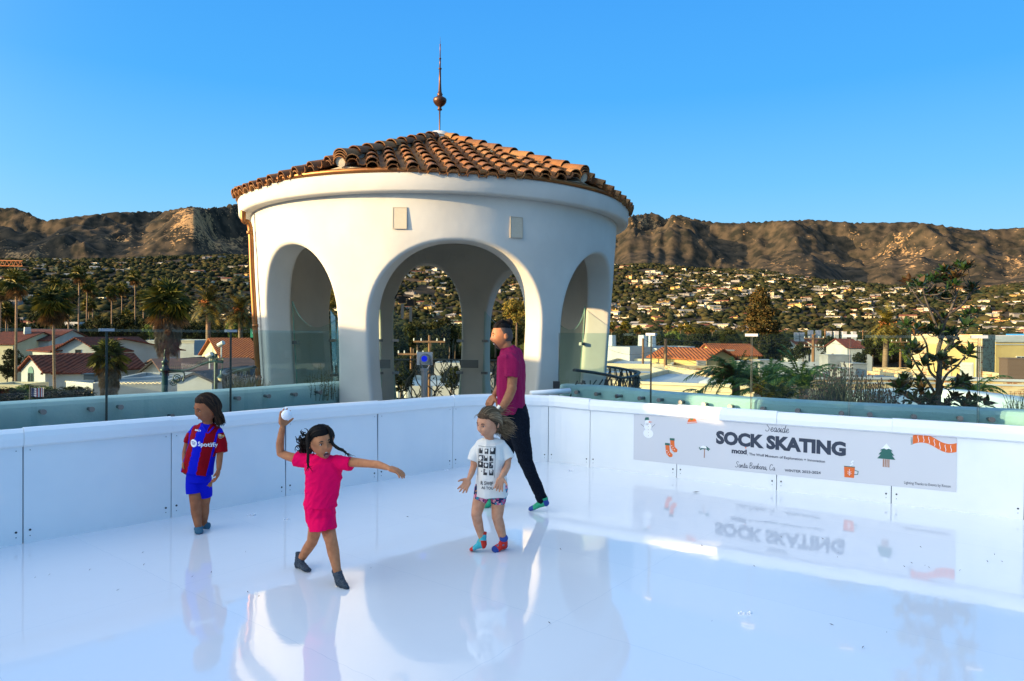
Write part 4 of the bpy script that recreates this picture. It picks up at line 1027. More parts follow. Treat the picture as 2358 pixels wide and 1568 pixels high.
loft(D, JS, LJ, J)
sleeve(D, [J(451, 993, .02), J(441, 1004, .02), J(435, 1019, .02)], [.046, .042, .042]); sleeve(D, [J(498, 995, .02), J(507.5, 1014, .02), J(510.5, 1041, .0)], [.050, .047, .048])
jcen = [(J(*s[0]), s[1]) for s in JS]
def jcol(p):
    zs = [c.z for c, _ in jcen][::-1]; cx = np.interp(p.z, zs, [c.dot(LJ) for c, _ in jcen][::-1]); hw = np.interp(p.z, zs, [w for _, w in jcen][::-1])
    u = (p.dot(LJ)-cx)/.118
    zsh = J(470, 1000).z
    if abs(u) > .88 and p.z > J(470, 996).z: return 0
    if abs(u) > 1.0 and p.z > J(470, 1050).z: return 1
    if u < -.86 or u > .92: return 0
    wob = .02*math.sin(p.z*160)
    return 1 if (-.86 < u < -.30+wob or .36+wob < u < .92) else 0
jer = remesh(D, 'jersey', [jb, jr], .0042, 1, lambda v: .006*(1-2*abs(noise.noise(V3(v.x*9+v.z*7, v.y*9, v.z*4))))+.003*noise.noise(V3(v.x*24, v.y*20, v.z*12))-.003, jc, colorfn=jcol)
FN = V3(-.12, -1, .05)
def jorg(x, y): return J(x, y, -.1)
exj = LJ+V3(0, 0, -.10); ezj = V3(-.05, 0, 1)
white_print = mat('white_print', (.82, .83, .86), .5); navy_print = mat('navy_print', (.02, .03, .25), .5); gold_print = mat('gold_print', (.75, .45, .06), .5); redp = mat('red_print', (.55, .01, .02), .5)
o_ = jorg(443.7, 1021)
decal(jc, jer, [gridpoly(*circ(0, 0, .031), .012)], o_, exj, ezj, FN, white_print, 'shirt_emblem', .0022)
arcs = []
for k, (w, yy) in enumerate(((.020, .009), (.017, -.001), (.013, -.010))):
    arcs.append(stroke([(x, yy+.003-(x*x)*14+(-x*.12)) for x in np.linspace(-w, w, 9)], .0045))
decal(jc, jer, arcs, o_, exj, ezj, FN, navy_print, 'shirt_emblem', .0036)
V, F = tpoly('Spotify', .050, .0010); decal(jc, jer, [(V, F)], jorg(454.5, 1022.5), exj*.92, ezj, FN, white_print, 'shirt_lettering', .0022)
V, F = tpoly('BARÇA', .017, .0004); decal(jc, jer, [(V, F)], jorg(441, 991.5), exj, ezj, FN, white_print, 'shirt_lettering', .0022)
def crest(tgt, O, s_, parts=jc):
    sh = [(-1, 1), (-.5, 1.15), (0, 1), (.5, 1.15), (1, 1), (.9, .1), (.85, -.5), (.45, -1), (0, -1.2), (-.45, -1), (-.85, -.5), (-.9, .1)]
    decal(jc, tgt, [gridpoly([(a*s_*1.12, b*s_*1.1) for a, b in sh], [tuple(range(12))], .01)], O, exj, ezj, FN, gold_print, 'crest', .0020)
    decal(jc, tgt, [rect_(-.85*s_, .25*s_, -.02*s_, .95*s_)], O, exj, ezj, FN, white_print, 'crest', .0030)
    decal(jc, tgt, [rect_(-.52*s_, .25*s_, -.35*s_, .95*s_), rect_(-.85*s_, .52*s_, -.02*s_, .68*s_), rect_(.2*s_, .3*s_, .32*s_, .9*s_), rect_(.5*s_, .3*s_, .62*s_, .9*s_)], O, exj, ezj, FN, redp, 'crest', .0038)
    decal(jc, tgt, [gridpoly([(a*s_, b*s_) for a, b in ((-.85, -.1), (.85, -.1), (.8, -.5), (.42, -.92), (0, -1.1), (-.42, -.92), (-.8, -.5))], [tuple(range(7))], .01)], O, exj, ezj, FN, navy_print, 'crest', .0030)
    decal(jc, tgt, [rect_(-.55*s_, -.8*s_, -.35*s_, -.15*s_), rect_(.35*s_, -.8*s_, .55*s_, -.15*s_)], O, exj, ezj, FN, redp, 'crest', .0038)
    decal(jc, tgt, [circ(0, -.45*s_, .2*s_, 10)], O, exj, ezj, FN, gold_print, 'crest', .0044)
crest(jer, jorg(495, 1007), .0145)
cm2 = MB(); c_ = J(478, 982, .0)
cm2.tube(spline([J(466, 979, -.03), J(471, 986, -.085), J(478, 997, -.105), J(487, 989, -.085), J(492, 983, -.03)], 4), .0050, 8); cm2.build('collar', jb, jc, smooth=True)
D = MB(); loft(D, [((459, 1076, 0), .098, .085), ((458, 1094, 0), .098, .088), ((458, 1108, 0), .088, .080)], LJ, J)
sleeve(D, [J(446, 1098, 0), J(446, 1116, -.005), J(447.5, 1135, -.01)], [.062, .062, .062]); sleeve(D, [J(469, 1102, .02), J(470.5, 1122, .035), J(471.5, 1143, .05)], [.064, .060, .056])
sh_ = remesh(D, 'shorts', jb, .0045, 1, lambda v: .006*noise.noise(V3(v.x*14, v.y*12, v.z*8)), jc)
crest(sh_, J(474, 1121.5, -.1), .013)
sockb = mat('blue_grey_sock', (.035, .11, .17), .9, var=(.05, .15, .22), scale=150, bump=.4, bscale=200); soles = mat('navy_sole', (.01, .02, .10), .9)
for an, he, to in ((J(457.5, 1216, -.04), G(456, 1221)+V3(0, .0, .018), G(461.5, 1229.5)+V3(0, -.02, .012)), (J(468.5, 1208, .07), G(469, 1212)+V3(0, 0, .018), G(482, 1218)+V3(0, 0, .012))):
    m = MB(); foot(m, an, he, to, .031, .036, cuff=.012); zz = min(v[2] for v in m.v)
    remesh(m, 'sock', [sockb, soles], .0045, 2, parent=jc, colorfn=lambda p, zz=zz: 1 if p.z < zz+.018 else 0)
hb = MB()
def mkj(d):
    if d.y > .1: return d.z-.50+max(0, d.x-.05)*1.6*max(0, 1-d.z)   # parted, heavier on the far side
    return d.z+.65
def mkj(d): return hl(d, .05)
H.cap(mkj, .012, hb, bumpf=lambda d: .002*noise.noise(d*9))
down = [(.004, 0, -.045), (.006, 0, -.045), (.010, 0, -.03)]
strands(hb, H, 420, lambda a, b: (-.05+.12*a, .55-1.2*b, .85), lambda d, a: (1.0-1.0*a*a, -.02-.95*a, -.30), [(.010, .004, -.040), (.010, 0, -.045), (.012, 0, -.038)], r=.0034, off=.015, jit=.12, seg=9)
strands(hb, H, 260, lambda a, b: (-.07+.12*a, .55-1.2*b, .85), lambda d, a: (-1.0+1.0*a*a, -.05-.9*a, -.30), [(.008, .012, -.036), (.008, .006, -.038), (.006, 0, -.030)], r=.0034, off=.013, jit=.12, seg=9)
hb.build('hair', [hair_brown, cap_brown], jc, smooth=True)

# ---------------------------------------------------------------- girl in white tee
Y0 = 5.22
tg = thing('person', 'small girl in an oversized white printed tee, wind in her light brown hair', 'person', (G(1135, 1268).x, Y0, 0))
B = MB(); H = Head(J(1124.5, 975, -.02), (-.66, -.72, -.22), (.10, 0, 1), a=.081, b=.092, h=.112, nose=.095, cheek=.05); H.add(B)
B.tube([J(1129, 1025, 0), J(1127, 1008, 0), H.c], [.038, .034, .03], 14); B.tube(spline([J(1129, 1022), J(1131, 1055), J(1131, 1100), J(1131, 1128)], 1), [.04, .068, .07, .07], 16)
limb(B, [J(1104, 1030, .01), J(1093, 1050, .01), J(1091, 1073, -.01)], [.033, .029, .024]); limb(B, [J(1091, 1073, -.01), J(1086, 1088, -.05), J(1080, 1103, -.08)], [.025, .024, .017])
hand(B, J(1080, 1103, -.08), (-.45, -.1, -.8), (-.1, -.6, .1), .118, .0078, thumb=1, spread=.3, curls=[.12, .12, .12, .14])
limb(B, [J(1157, 1030, .01), J(1168, 1050, .0), J(1168, 1074, -.03)], [.034, .030, .026]); limb(B, [J(1168, 1074, -.03), J(1162, 1086, -.09), J(1154, 1098, -.14)], [.026, .025, .018])
hand(B, J(1154, 1098, -.14), (-.22, -.15, -.9), (.1, -.9, 0), .112, .0078, thumb=-1, spread=.28, curls=[.12, .12, .12, .12])
limb(B, [J(1112, 1130, 0), J(1103, 1158, -.02), J(1097, 1184, -.06)], [.060, .051, .040]); limb(B, [J(1097, 1184, -.06), J(1101, 1205, -.04), J(1109, 1236, -.02)], [.040, .038, .025])
limb(B, [J(1149, 1130, 0), J(1147, 1160, -.01), J(1145, 1190, -.03)], [.062, .053, .042]); limb(B, [J(1145, 1190, -.03), J(1151, 1212, .0), J(1159, 1243, .0)], [.041, .040, .026])
remesh(B, 'body', skinC, .0036, 3, parent=tg)
H.features(tg, eyeopen=.75)
m = MB(); mc = H.face(0, -.56, .002); m.ell(mc, (.0135, .006, .0070), H.M, 14, 8); m.build('lips', lip_m, tg, smooth=True)
m = MB(); m.ell(mc+H.f*.0030+H.u*.001, (.0095, .0045, .003), H.M, 12, 8); m.build('mouth', mouth_m, tg, smooth=True)
m = MB(); m.ell(mc+H.f*.0048+H.u*.002, (.008, .0035, .0016), H.M, 12, 8); m.build('teeth', tooth, tg, smooth=True)
tee_m = mat('white_cotton', (.74, .70, .65), .85, bump=.15, bscale=400, spec=.2)
LT = V3(1, .05, 0).normalized(); D = MB()
loft(D, [((1128, 1010, .01), .055, .05), ((1128, 1017, .01), .098, .062), ((1129, 1025, .01), .115, .082), ((1131, 1048, 0), .112, .094), ((1131, 1080, 0), .112, .100), ((1131, 1110, 0), .120, .108), ((1131, 1140, 0), .130, .116)], LT, J)
sleeve(D, [J(1107, 1027, .02), J(1096, 1042, .01), J(1088.5, 1061, .0)], [.048, .046, .047]); sleeve(D, [J(1150, 1027, .02), J(1162, 1041, .01), J(1170, 1057, .0)], [.050, .049, .052])
tee = remesh(D, 'tee_shirt', tee_m, .0045, 1, lambda v: .009*(1-2*abs(noise.noise(V3(v.x*8+v.z*7, v.y*8, v.z*4+2))))+.004*noise.noise(V3(v.x*26, v.y*20, v.z*9))-.004, tg)
m = MB(); m.tube([J(1127.5, 1013.5, .01)+LT*.058*math.cos(a)+V3(0, .053*math.sin(a), .004) for a in np.linspace(0, 2*math.pi, 25)], .0055, 8, cap=False); m.build('collar', tee_m, tg, smooth=True)
black_print = mat('black_print', (.012, .012, .016), .6); grey_print = mat('grey_print', (.20, .19, .20), .6)
ext = LT+V3(0, 0, -.03); ezt = V3(.02, 0, 1); FT = V3(-.06, -1, .04); o_ = J(1119.5, 1069, -.1)     # centre of the print block
pw, phh = .066, .128
wp = .0022
fr_ = [rect_(-pw, phh-wp, pw, phh), rect_(-pw, -phh*.75, -pw+wp, phh), rect_(pw-wp, -phh*.75, pw, phh)]
decal(tg, tee, fr_, o_, ext, ezt, FT, black_print, 'shirt_print', .002)
cells = []; greys = []; rr = random.Random(5)
for r_ in range(4):
    for c_ in range(3):
        x0 = -pw+.003+c_*(2*pw-.004)/3; x1 = x0+(2*pw-.004)/3-.002; y1 = phh-.004-r_*.052; y0 = y1-.049
        if rr.random() < .75: cells.append(rect_(x0+rr.uniform(0, .006), y0, x1-rr.uniform(0, .012), y1-rr.uniform(.002, .012)))
        q = circ((x0+x1)/2+rr.uniform(-.005, .005), (y0+y1)/2+rr.uniform(-.006, .01), rr.uniform(.007, .012), 12, 1.3); greys.append(gridpoly(*q, .01))
decal(tg, tee, cells, o_, ext, ezt, FT, black_print, 'shirt_print', .0022)
decal(tg, tee, greys, o_, ext, ezt, FT, tee_m, 'shirt_print', .0032)
decal(tg, tee, [gridpoly(*circ(rr.uniform(-.05, .05), rr.uniform(-.07, .11), .005, 8), .01) for _ in range(22)], o_, ext, ezt, FT, grey_print, 'shirt_print', .0040)
V, F = tpoly('R SWIF', .036, .0006); decal(tg, tee, [(V, F)], J(1106.5, 1112.5, -.1), ext*.85, ezt+V3(0, 0, .1), FT, black_print, 'shirt_lettering', .0024)
V, F = tpoly('AS TOU', .028, .0005); decal(tg, tee, [(V, F)], J(1109, 1123, -.1), ext*.9, ezt, FT, black_print, 'shirt_lettering', .0024)
flor = mat('floral_print', (.02, .02, .10), .8, island=None)
t = flor.node_tree; vo = t.nodes.new('ShaderNodeTexVoronoi'); vo.inputs['Scale'].default_value = 55; rp = t.nodes.new('ShaderNodeValToRGB'); rp.color_ramp.interpolation = 'CONSTANT'
for p_, c_ in ((0, (.01, .012, .08)), (.4, (.55, .06, .18)), (.58, (.04, .25, .35)), (.7, (.75, .3, .35)), (.85, (.6, .25, .05))):
    e = rp.color_ramp.elements[0] if p_ == 0 else rp.color_ramp.elements.new(p_); e.color = (*c_, 1)
tc_ = t.nodes.new('ShaderNodeTexCoord'); t.links.new(tc_.outputs['Object'], vo.inputs['Vector']); t.links.new(vo.outputs['Color'], rp.inputs[0]); t.links.new(rp.outputs[0], t.nodes['Principled BSDF'].inputs['Base Color'])
D = MB(); limb(D, [J(1113, 1125, 0), J(1109, 1140, -.01), J(1107, 1147, -.01)], [.070, .062, .058]); limb(D, [J(1149, 1125, 0), J(1148, 1140, -.01), J(1147.5, 1151, -.01)], [.070, .063, .060])
remesh(D, 'shorts', flor, .005, 3, parent=tg)
teal = mat('turquoise_sock', (.05, .42, .48), .85, bump=.3, bscale=250); redk = mat('red_knit', (.60, .025, .012), .85, bump=.3, bscale=250); bluek = mat('blue_knit', (.02, .06, .28), .85, bump=.3, bscale=250); spotg = mat('sock_spots', (.30, .32, .04), .85)
def mk_sock(an, he, to, ra, w, cuff, cm, body, tip, spot, Pn):
    m = MB(); foot(m, an, he, to, ra, w, cuff=cuff); an = Vector(an); he = Vector(he); to = Vector(to); ax = (to-he).normalized(); L = (to-he).length; upd = (an-(he+ax*L*.2)).normalized()
    cells_ = [he+ax*L*random.uniform(.1, .65)+upd*random.uniform(.01, .09)+Vector((random.uniform(-.03, .03), random.uniform(-.05, -.0), 0)) for _ in range(14)]
    def cf(p):
        s1 = (p-he).dot(ax)/L; s2 = (p-he).dot(upd)
        if s1 > .74: return 2
        if s1 < .16 and s2 < .045: return 2
        if (p-an).dot(upd) > cuff-.018: return 1
        if any((p-q).length < .0085 for q in cells_): return 3
        return 0
    return remesh(m, 'sock', [body, cm, tip, spot], .0035, 2, tex_disp(.0015, 80), Pn, colorfn=cf)
mk_sock(J(1111, 1240, -.02), J(1117, 1258, -.03), G(1081, 1270)+V3(0, 0, .014), .029, .033, .05, redk, teal, redk, spotg, tg)
mk_sock(J(1159.5, 1246, .0), G(1164, 1263)+V3(0, 0, .018), G(1134, 1272)+V3(0, 0, .014), .030, .034, .045, bluek, redk, bluek, mat('sock_dots', (.05, .2, .35), .85), tg)
hb = MB()
def mkt(d): return hl(d, .0)
H.cap(mkt, .010, hb, bumpf=lambda d: .002*noise.noise(d*9))
strands(hb, H, 420, lambda a, b: (-.75+1.5*a, .60-.35*b-.25*abs(2*a-1), .74-.3*abs(2*a-1)), lambda d, a: (d.x*.8, -.95, .25-.8*a), [(.035, .01, -.012), (.030, .01, -.018), (.022, .0, -.016)], r=.0022, off=.013, jit=.22, wav=.006, seg=8)
strands(hb, H, 300, lambda a, b: (-.95+1.9*a, -.1-.5*b, .5-.7*b), lambda d, a: (d.x*.6+.1, -.9, -.3-.35*a), [(.030, .01, -.020), (.032, .0, -.016), (.022, 0, -.006)], r=.0022, off=.016, jit=.28, wav=.007)
strands(hb, H, 26, lambda a, b: (-.5+1.0*a, .5, .8), lambda d, a: (d.x, -.7, .4), [(.05, .0, .01), (.04, .0, -.01)], r=.0011, off=.02, jit=.35, wav=.012)
strands(hb, H, 5, lambda a, b: (.2, .7, .75), lambda d, a: (.2, .75, .7), [(-.02, -.0, .012), (-.014, .0, -.014), (.0, 0, -.02)], r=.0008, off=.005, jit=.2, wav=.004)
hb.build('hair', [hair_light, cap_light], tg, smooth=True)

# ---------------------------------------------------------------- man
Y0 = 6.44
mn = thing('person', 'bearded man with a topknot in a magenta tee and dark jeans, striding left', 'person', (G(1195, 1170).x, Y0, 0))
FM = V3(-.95, .28, 0).normalized(); LM = V3(.28, .95, 0).normalized()
B = MB(); H = Head(J(1156, 774, .0), (-.955, -.30, -.06), (-.02, 0, 1), a=.078, b=.098, h=.128, jaw=.22, nose=.20, cheek=.02); H.add(B)
B.tube([J(1172, 818, .02), J(1166, 798, .0), H.c+V3(.02, 0, -.02)], [.062, .055, .05], 16)
B.tube(spline([J(1174, 812), J(1178, 870), J(1180, 920), J(1188, 955)], 1), [.05, .09, .09, .09], 16)
limb(B, [J(1176, 832, -.13), J(1180, 855, -.17), J(1178, 893, -.19)], [.045, .050, .043]); limb(B, [J(1179, 893, -.20), J(1169, 918, -.20), J(1152, 944, -.21)], [.044, .043, .027])
hand(B, J(1151, 946, -.21), (-.35, -.1, -.9), (.1, .9, -.1), .19, .0098, curl=.4, thumb=-1)
limb(B, [J(1172, 832, .14), J(1160, 855, .20), J(1154, 885, .22)], [.054, .048, .042]); limb(B, [J(1154, 885, .22), J(1148, 896, .16), J(1139.5, 908, .10)], [.042, .040, .027])
hand(B, J(1139, 910, .10), (-.55, -.05, -.85), (-.2, .3, -.9), .195, .0105, curls=[.45, .5, .55, .6], thumb=1, spread=.2)
remesh(B, 'body', skinM, .0045, 3, parent=mn)
H.features(mn, eyeopen=.45, es=1.1)
m = MB(); mc = H.face(-.13, -.54, .001); m.ell(mc, (.019, .006, .0080), H.M, 14, 8); m.build('mouth', mouth_m, mn, smooth=True)
m = MB(); m.ell(mc+H.f*.0020+H.u*.001, (.0160, .0050, .0042), H.M, 14, 8); m.build('teeth', tooth, mn, smooth=True)
beard = mat('short_beard', (.035, .020, .014), .85, var=(.09, .045, .03), scale=260, contrast=(.4, .6), bump=.5, bscale=500)
hb = MB()
def bm_(d):
    if d.y < .25 or d.z > -.36: return -1
    ins = 1-((d.x/.26)**2+((d.z+.57)/.10)**2)     # keep the mouth clear
    goat = .42-math.sqrt((d.x/1.0)**2+((d.z+.64)/.9)**2)
    return min(goat, -ins+.05)
H.cap(bm_, .0045, hb, nu=110, nv=80); hb.build('beard', beard, mn, smooth=True)
hb = MB(); H.cap(lambda d: min(.02+.50*max(0, d.z)-.25*max(0, -d.z)-d.y, d.z+.34+.35*max(0, -d.y)) if d.z < .62 else .3, .0018, hb); hb.build('shaved_side', stub, mn, smooth=True)
hb = MB(); H.cap(lambda d: min(d.z-.60+.12*max(0, -d.y), .85-d.y), .014, hb)
strands(hb, H, 220, lambda a, b: (-.62+1.24*a, .70-.25*b, .70), lambda d, a: (d.x*.25, -.55, .85), [(.012, 0, .004)], r=.0026, off=.016, jit=.05, rjit=.2)
bun = H.at((0, -.60, .80), .030); hb.ell(bun, (.030, .034, .028), H.M, 14, 10)
for k in range(40):
    w = random.uniform(0, 6.28); ax = Vector((random.gauss(0, 1), random.gauss(0, 1), random.gauss(0, 1))).normalized(); a = ax.orthogonal().normalized(); b = ax.cross(a)
    hb.tube([bun+(a*math.cos(w+q*.5)+b*math.sin(w+q*.5))*random.uniform(.029, .034) for q in range(7)], .0028, 4)
for k in range(12): hb.tube([bun, bun+V3(.022+random.gauss(0, .006), 0, -.01), bun+V3(.03+random.gauss(0, .01), 0, -.04-random.random()*.03)], [.003, .002, .0008], 4)
hb.build('hair', [hair_black, cap_black], mn, smooth=True)
mag = mat('magenta_heather', (.24, .006, .055), .95, var=(.30, .01, .075), scale=220, contrast=(.4, .6), bump=.12, bscale=500, spec=.2)
D = MB()
loft(D, [((1169, 799, .0), .062, .060), ((1172, 808, .0), .135, .085), ((1175, 818, .0), .205, .108), ((1177, 845, 0), .215, .125), ((1177, 880, 0), .200, .128), ((1177, 915, 0), .192, .126), ((1178, 940, .0), .198, .130), ((1179, 950, 0), .198, .130)], LM, J)
sleeve(D, [J(1176, 830, -.13), J(1179, 848, -.17), J(1178, 868, -.18)], [.080, .074, .070]); sleeve(D, [J(1168, 828, .15), J(1162, 848, .19), J(1159, 864, .20)], [.072, .068, .067])
def dm(v):
    q = 1-2*abs(noise.noise(V3(v.x*13+v.y*6, v.y*9, v.z*2.6))); return .009*q+.004*noise.noise(V3(v.x*30, v.y*20, v.z*14))-.006
remesh(D, 'tee_shirt', mag, .0055, 1, dm, mn)
m = MB(); m.tube([J(1169.5, 802, .0)+LM*.066*math.cos(a)+FM*.064*math.sin(a)+V3(0, 0, -.010*math.sin(a)) for a in np.linspace(0, 2*math.pi, 25)], .007, 8, cap=False); m.build('collar', mag, mn, smooth=True)
den = mat('dark_denim', (.003, .005, .010), .9, spec=.1, var=(.007, .011, .02), scale=90, bump=.3, bscale=400)
D = MB()
loft(D, [((1182, 937, 0), .165, .112), ((1187, 957, 0), .175, .122), ((1190, 975, 0), .165, .115)], LM, J)
limb(D, [J(1193, 966, -.08), J(1200, 1015, -.10), J(1211, 1062, -.10)], [.108, .088, .068]); limb(D, [J(1211, 1062, -.10), J(1229, 1105, -.085), J(1248, 1148, -.06)], [.068, .060, .050])
limb(D, [J(1182, 968, .08), J(1172, 1015, .10), J(1160, 1062, .11)], [.100, .082, .066]); limb(D, [J(1160, 1062, .11), J(1148, 1105, .12), J(1133, 1146, .12)], [.066, .058, .049])
limb(D, [J(1244, 1141, -.06), J(1249, 1150, -.06)], [.054, .054])
remesh(D, 'jeans', den, .006, 3, lambda v: .006*noise.noise(V3(v.x*14, v.y*12, v.z*16))+.004*noise.noise(V3(v.x*30, v.y*30, v.z*40)), mn)
gs = mat('green_sock', (.02, .33, .17), .85, bump=.2, bscale=250); facew = mat('sock_spots_pale', (.55, .45, .50), .85)
mk_sock(J(1252, 1152, -.07), J(1262, 1160, -.07), G(1217, 1177.5)+V3(0, 0, .018), .038, .042, .03, gs, gs, bluek, mat('sock_dark_spots', (.015, .015, .02), .85), mn)
mk_sock(J(1131, 1150, .12), G(1141, 1164)+V3(0, .0, .02), G(1112, 1170)+V3(0, 0, .016), .038, .042, .03, gs, gs, gs, MATS['sock_dark_spots'], mn)
m = MB(); wc = J(1153, 941.5, -.21); wd = (J(1152, 944, -.21)-J(1169, 918, -.20)).normalized(); m.tube([wc-wd*.012, wc+wd*.012], .033, 20); m.build('watch_strap', blk, mn)
m = MB(); wn_ = (V3(-.75, -.62, .25)-wd*V3(-.75, -.62, .25).dot(wd)).normalized(); sx_ = wd.cross(wn_); Mx = Matrix((wd, sx_, wn_)).transposed().to_4x4(); Mx.translation = wc+wn_*.034; m.cbox((0, 0, 0), (.040, .034, .010), 0, Mx); m.build('watch_face', mat('watch_glass', (.5, .48, .42), .08, metal=.6), mn)
# ================================================================ TERRAIN
def perlin(x, y, seed=0):
    r = np.random.default_rng(seed); T = r.random((256, 256))*2*np.pi
    xi = np.floor(x).astype(int); yi = np.floor(y).astype(int); xf = x-xi; yf = y-yi
    def gr(ix, iy, fx, fy):
        a = T[ix % 256, iy % 256]; return np.cos(a)*fx+np.sin(a)*fy
    u = xf**3*(xf*(xf*6-15)+10); v = yf**3*(yf*(yf*6-15)+10)
    a = gr(xi, yi, xf, yf); b = gr(xi+1, yi, xf-1, yf); c = gr(xi, yi+1, xf, yf-1); d = gr(xi+1, yi+1, xf-1, yf-1)
    return (a*(1-u)+b*u)*(1-v)+(c*(1-u)+d*u)*v
def fbm(x, y, o=5, seed=0, ridge=False, gain=.5):
    s = np.zeros_like(x); a = 1; t = 0
    for k in range(o):
        n = perlin(x*2**k, y*2**k, seed+k)
        s += a*((1-np.abs(n)*2) if ridge else n*1.4); t += a; a *= gain
    return s/t
def smooth(t): t = np.clip(t, 0, 1); return t*t*(3-2*t)
az_f = np.radians(np.arange(-46, 46.01, .11)); az_c = np.radians(np.concatenate([np.arange(50, 311, 6.)])); AZ = np.concatenate([az_f, az_c])
RR = np.concatenate([np.linspace(22, 60, 4), np.geomspace(70, 1000, 30), np.linspace(1040, 3000, 70), np.linspace(3030, 8600, 170), [9500, 12000, 20000]])
A, Rr = np.meshgrid(AZ, RR, indexing='ij')
Aw = (A+np.pi) % (2*np.pi)-np.pi
X = Rr*np.sin(A); Y = Rr*np.cos(A)
ximg = CX+FOC*np.tan(np.clip(Aw, -.9, .9))
def prof(lst): return np.interp(ximg[:, 0], [p[0] for p in lst], [p[1] for p in lst])
cosA = np.cos(Aw[:, 0])
front = smooth((1.15-np.abs(Aw))/.3)
riv = prof([(-400, 612), (0, 614), (250, 612), (420, 605), (575, 602), (1000, 602), (1410, 617), (1500, 613), (1600, 622), (1750, 626), (1850, 642), (2000, 655), (2200, 668), (2358, 652), (2600, 650)])
mtn = prof([(-400, 500), (0, 488), (30, 487), (75, 503), (99, 517), (170, 507), (261, 496), (377, 493), (420, 484), (446, 480), (470, 486), (500, 483), (544, 473), (700, 465), (1000, 470), (1300, 490), (1420, 505), (1450, 495), (1485, 489), (1560, 492), (1620, 506), (1680, 510), (1800, 503), (1870, 500), (1960, 507), (2050, 505), (2110, 504), (2170, 512), (2240, 521), (2300, 518), (2358, 514), (2700, 510)])
zr = ((HOR-riv)/FOC*cosA)*2900; zm_t = (HOR-mtn)/FOC*cosA
rise = GZ+.0095*np.clip(Rr-60, 0, 1100)
g0 = smooth((Rr-900)/2000)
n1 = fbm(X/700+3, Y/700, 5, 3); n2 = fbm(X/260, Y/260, 4, 9)
Zr = rise+(zr[:, None]-rise)*g0**1.1*front+ (n1*55+n2*14)*smooth((Rr-1000)/700)*front*(.6+.4*np.sin(Rr/500))
# valley then mountains
wx = fbm(X/1500, Y/1500, 3, 21)*900; wy = fbm(X/1500+9, Y/1500, 3, 31)*900
u = (A*5200+wx)/620; v = (Rr+wy)/1500
rd = fbm(u/1.7, v/2.0, 6, 40, True, .44); rd2 = fbm((X+wx)/1500, (Y+wy)/1500, 6, 55, True, .44)
Rd = .55*rd+.45*rd2
B = smooth((Rr-4300)/3300)**1.35
zm = B**.85*1150*(.36+1.12*Rd)+90*fbm(X/300, Y/300, 4, 77, True)*smooth((Rr-3500)/1500)
base_v = zr[:, None]*.82
Zm = base_v*(1-B)+zm*(1) 
# nearer ridges standing in front of the main crest: (crest distance, half width, crest profile)
def ridge(r0, w, lst, p=.75):
    y = np.interp(ximg[:, 0], [q[0] for q in lst], [q[1] for q in lst]); edge = smooth((ximg[:, 0]-lst[0][0])/60)*smooth((lst[-1][0]-ximg[:, 0])/60)
    zc_ = (HOR-y)/FOC*cosA*r0; t_ = np.clip(1-np.abs(Rr-(r0+wx*.45))/w, 0, 1); return zc_[:, None]*edge[:, None]*smooth(t_)**p*(.80+.30*Rd)
Zf_ = np.full_like(Zm, -1e3)
for r0_, w_, l_ in ((6300, 1900, [(60, 640), (140, 585), (220, 552), (300, 527), (370, 503), (400, 490), (446, 479), (472, 492), (520, 522), (570, 545), (650, 575), (760, 620)]), (6800, 1300, [(-300, 500), (-60, 496), (0, 488), (30, 487), (75, 503), (120, 540), (190, 585), (260, 620)]),
    (5600, 1500, [(1600, 650), (1677, 612), (1740, 575), (1791, 556), (1867, 551), (1905, 570), (1943, 597), (2018, 645), (2080, 665)]), (6200, 1500, [(1900, 640), (1980, 590), (2020, 566), (2056, 552), (2125, 535), (2160, 548), (2208, 574), (2322, 635), (2380, 660)]),
    (5900, 1400, [(1340, 620), (1411, 590), (1450, 555), (1490, 541), (1530, 560), (1600, 598), (1680, 640), (1740, 660)]), (5900, 1500, [(2180, 650), (2245, 600), (2358, 556), (2500, 545), (2700, 560)]), (7000, 1200, [(1560, 600), (1620, 560), (1700, 528), (1790, 520), (1850, 545), (1930, 590)]), (5400, 1100, [(-200, 640), (-60, 585), (20, 572), (80, 590), (150, 625), (230, 655)])):
    Zf_ = np.maximum(Zf_, ridge(r0_, w_, l_))
kk_ = 60.; Zm = np.where(Zf_ > -500, np.logaddexp(Zm/kk_, Zf_/kk_)*kk_, Zm)
# skyline fit
el = np.where(Rr > 3400, Zm/Rr, -1); mxe = el.max(axis=1); fac = zm_t/np.maximum(mxe, 1e-3)
k = np.hanning(9); k /= k.sum(); nf = len(az_f); fs_ = fac.copy(); fs_[:nf] = np.convolve(np.pad(fac[:nf], 4, 'edge'), k, 'valid'); fs_[nf:] = 1
wgt = smooth((Rr-3300)/1500)
Zm = Zm*(1+(fs_[:, None]-1)*wgt)
back = smooth((Rr-7800)/800); Zm = Zm*(1-back*.5)
t = smooth((Rr-2900)/600)
Z = np.where(Rr < 2900, Zr, Zr*(1-t)+Zm*t)
Z = np.where(front > 0, Z*1.0, GZ)
Z = GZ+(Z-GZ)*front
Z = np.where(Rr > 9000, -300, Z)
nA, nR = A.shape
fdiag = np.arange(nA*nR).reshape(nA, nR); nxt = np.roll(fdiag, -1, axis=0)
quads = np.stack([fdiag[:, :-1], fdiag[:, 1:], nxt[:, 1:], nxt[:, :-1]], -1).reshape(-1, 4)
me = bpy.data.meshes.new('hills_and_ground'); co = np.stack([X, Y, Z], -1).reshape(-1, 3)
me.from_pydata(co.tolist(), [], quads.tolist()); 
rock = fbm(X/140, Y/140, 5, 90)*.9+fbm(X/45, Y/45, 3, 95)*.5
def gb(x, y, sx, sy):
    yi = HOR-(Z-EYE)/np.maximum(Y, 1)*FOC; return np.exp(-((ximg-x)/sx)**2-((yi-y)/sy)**2)
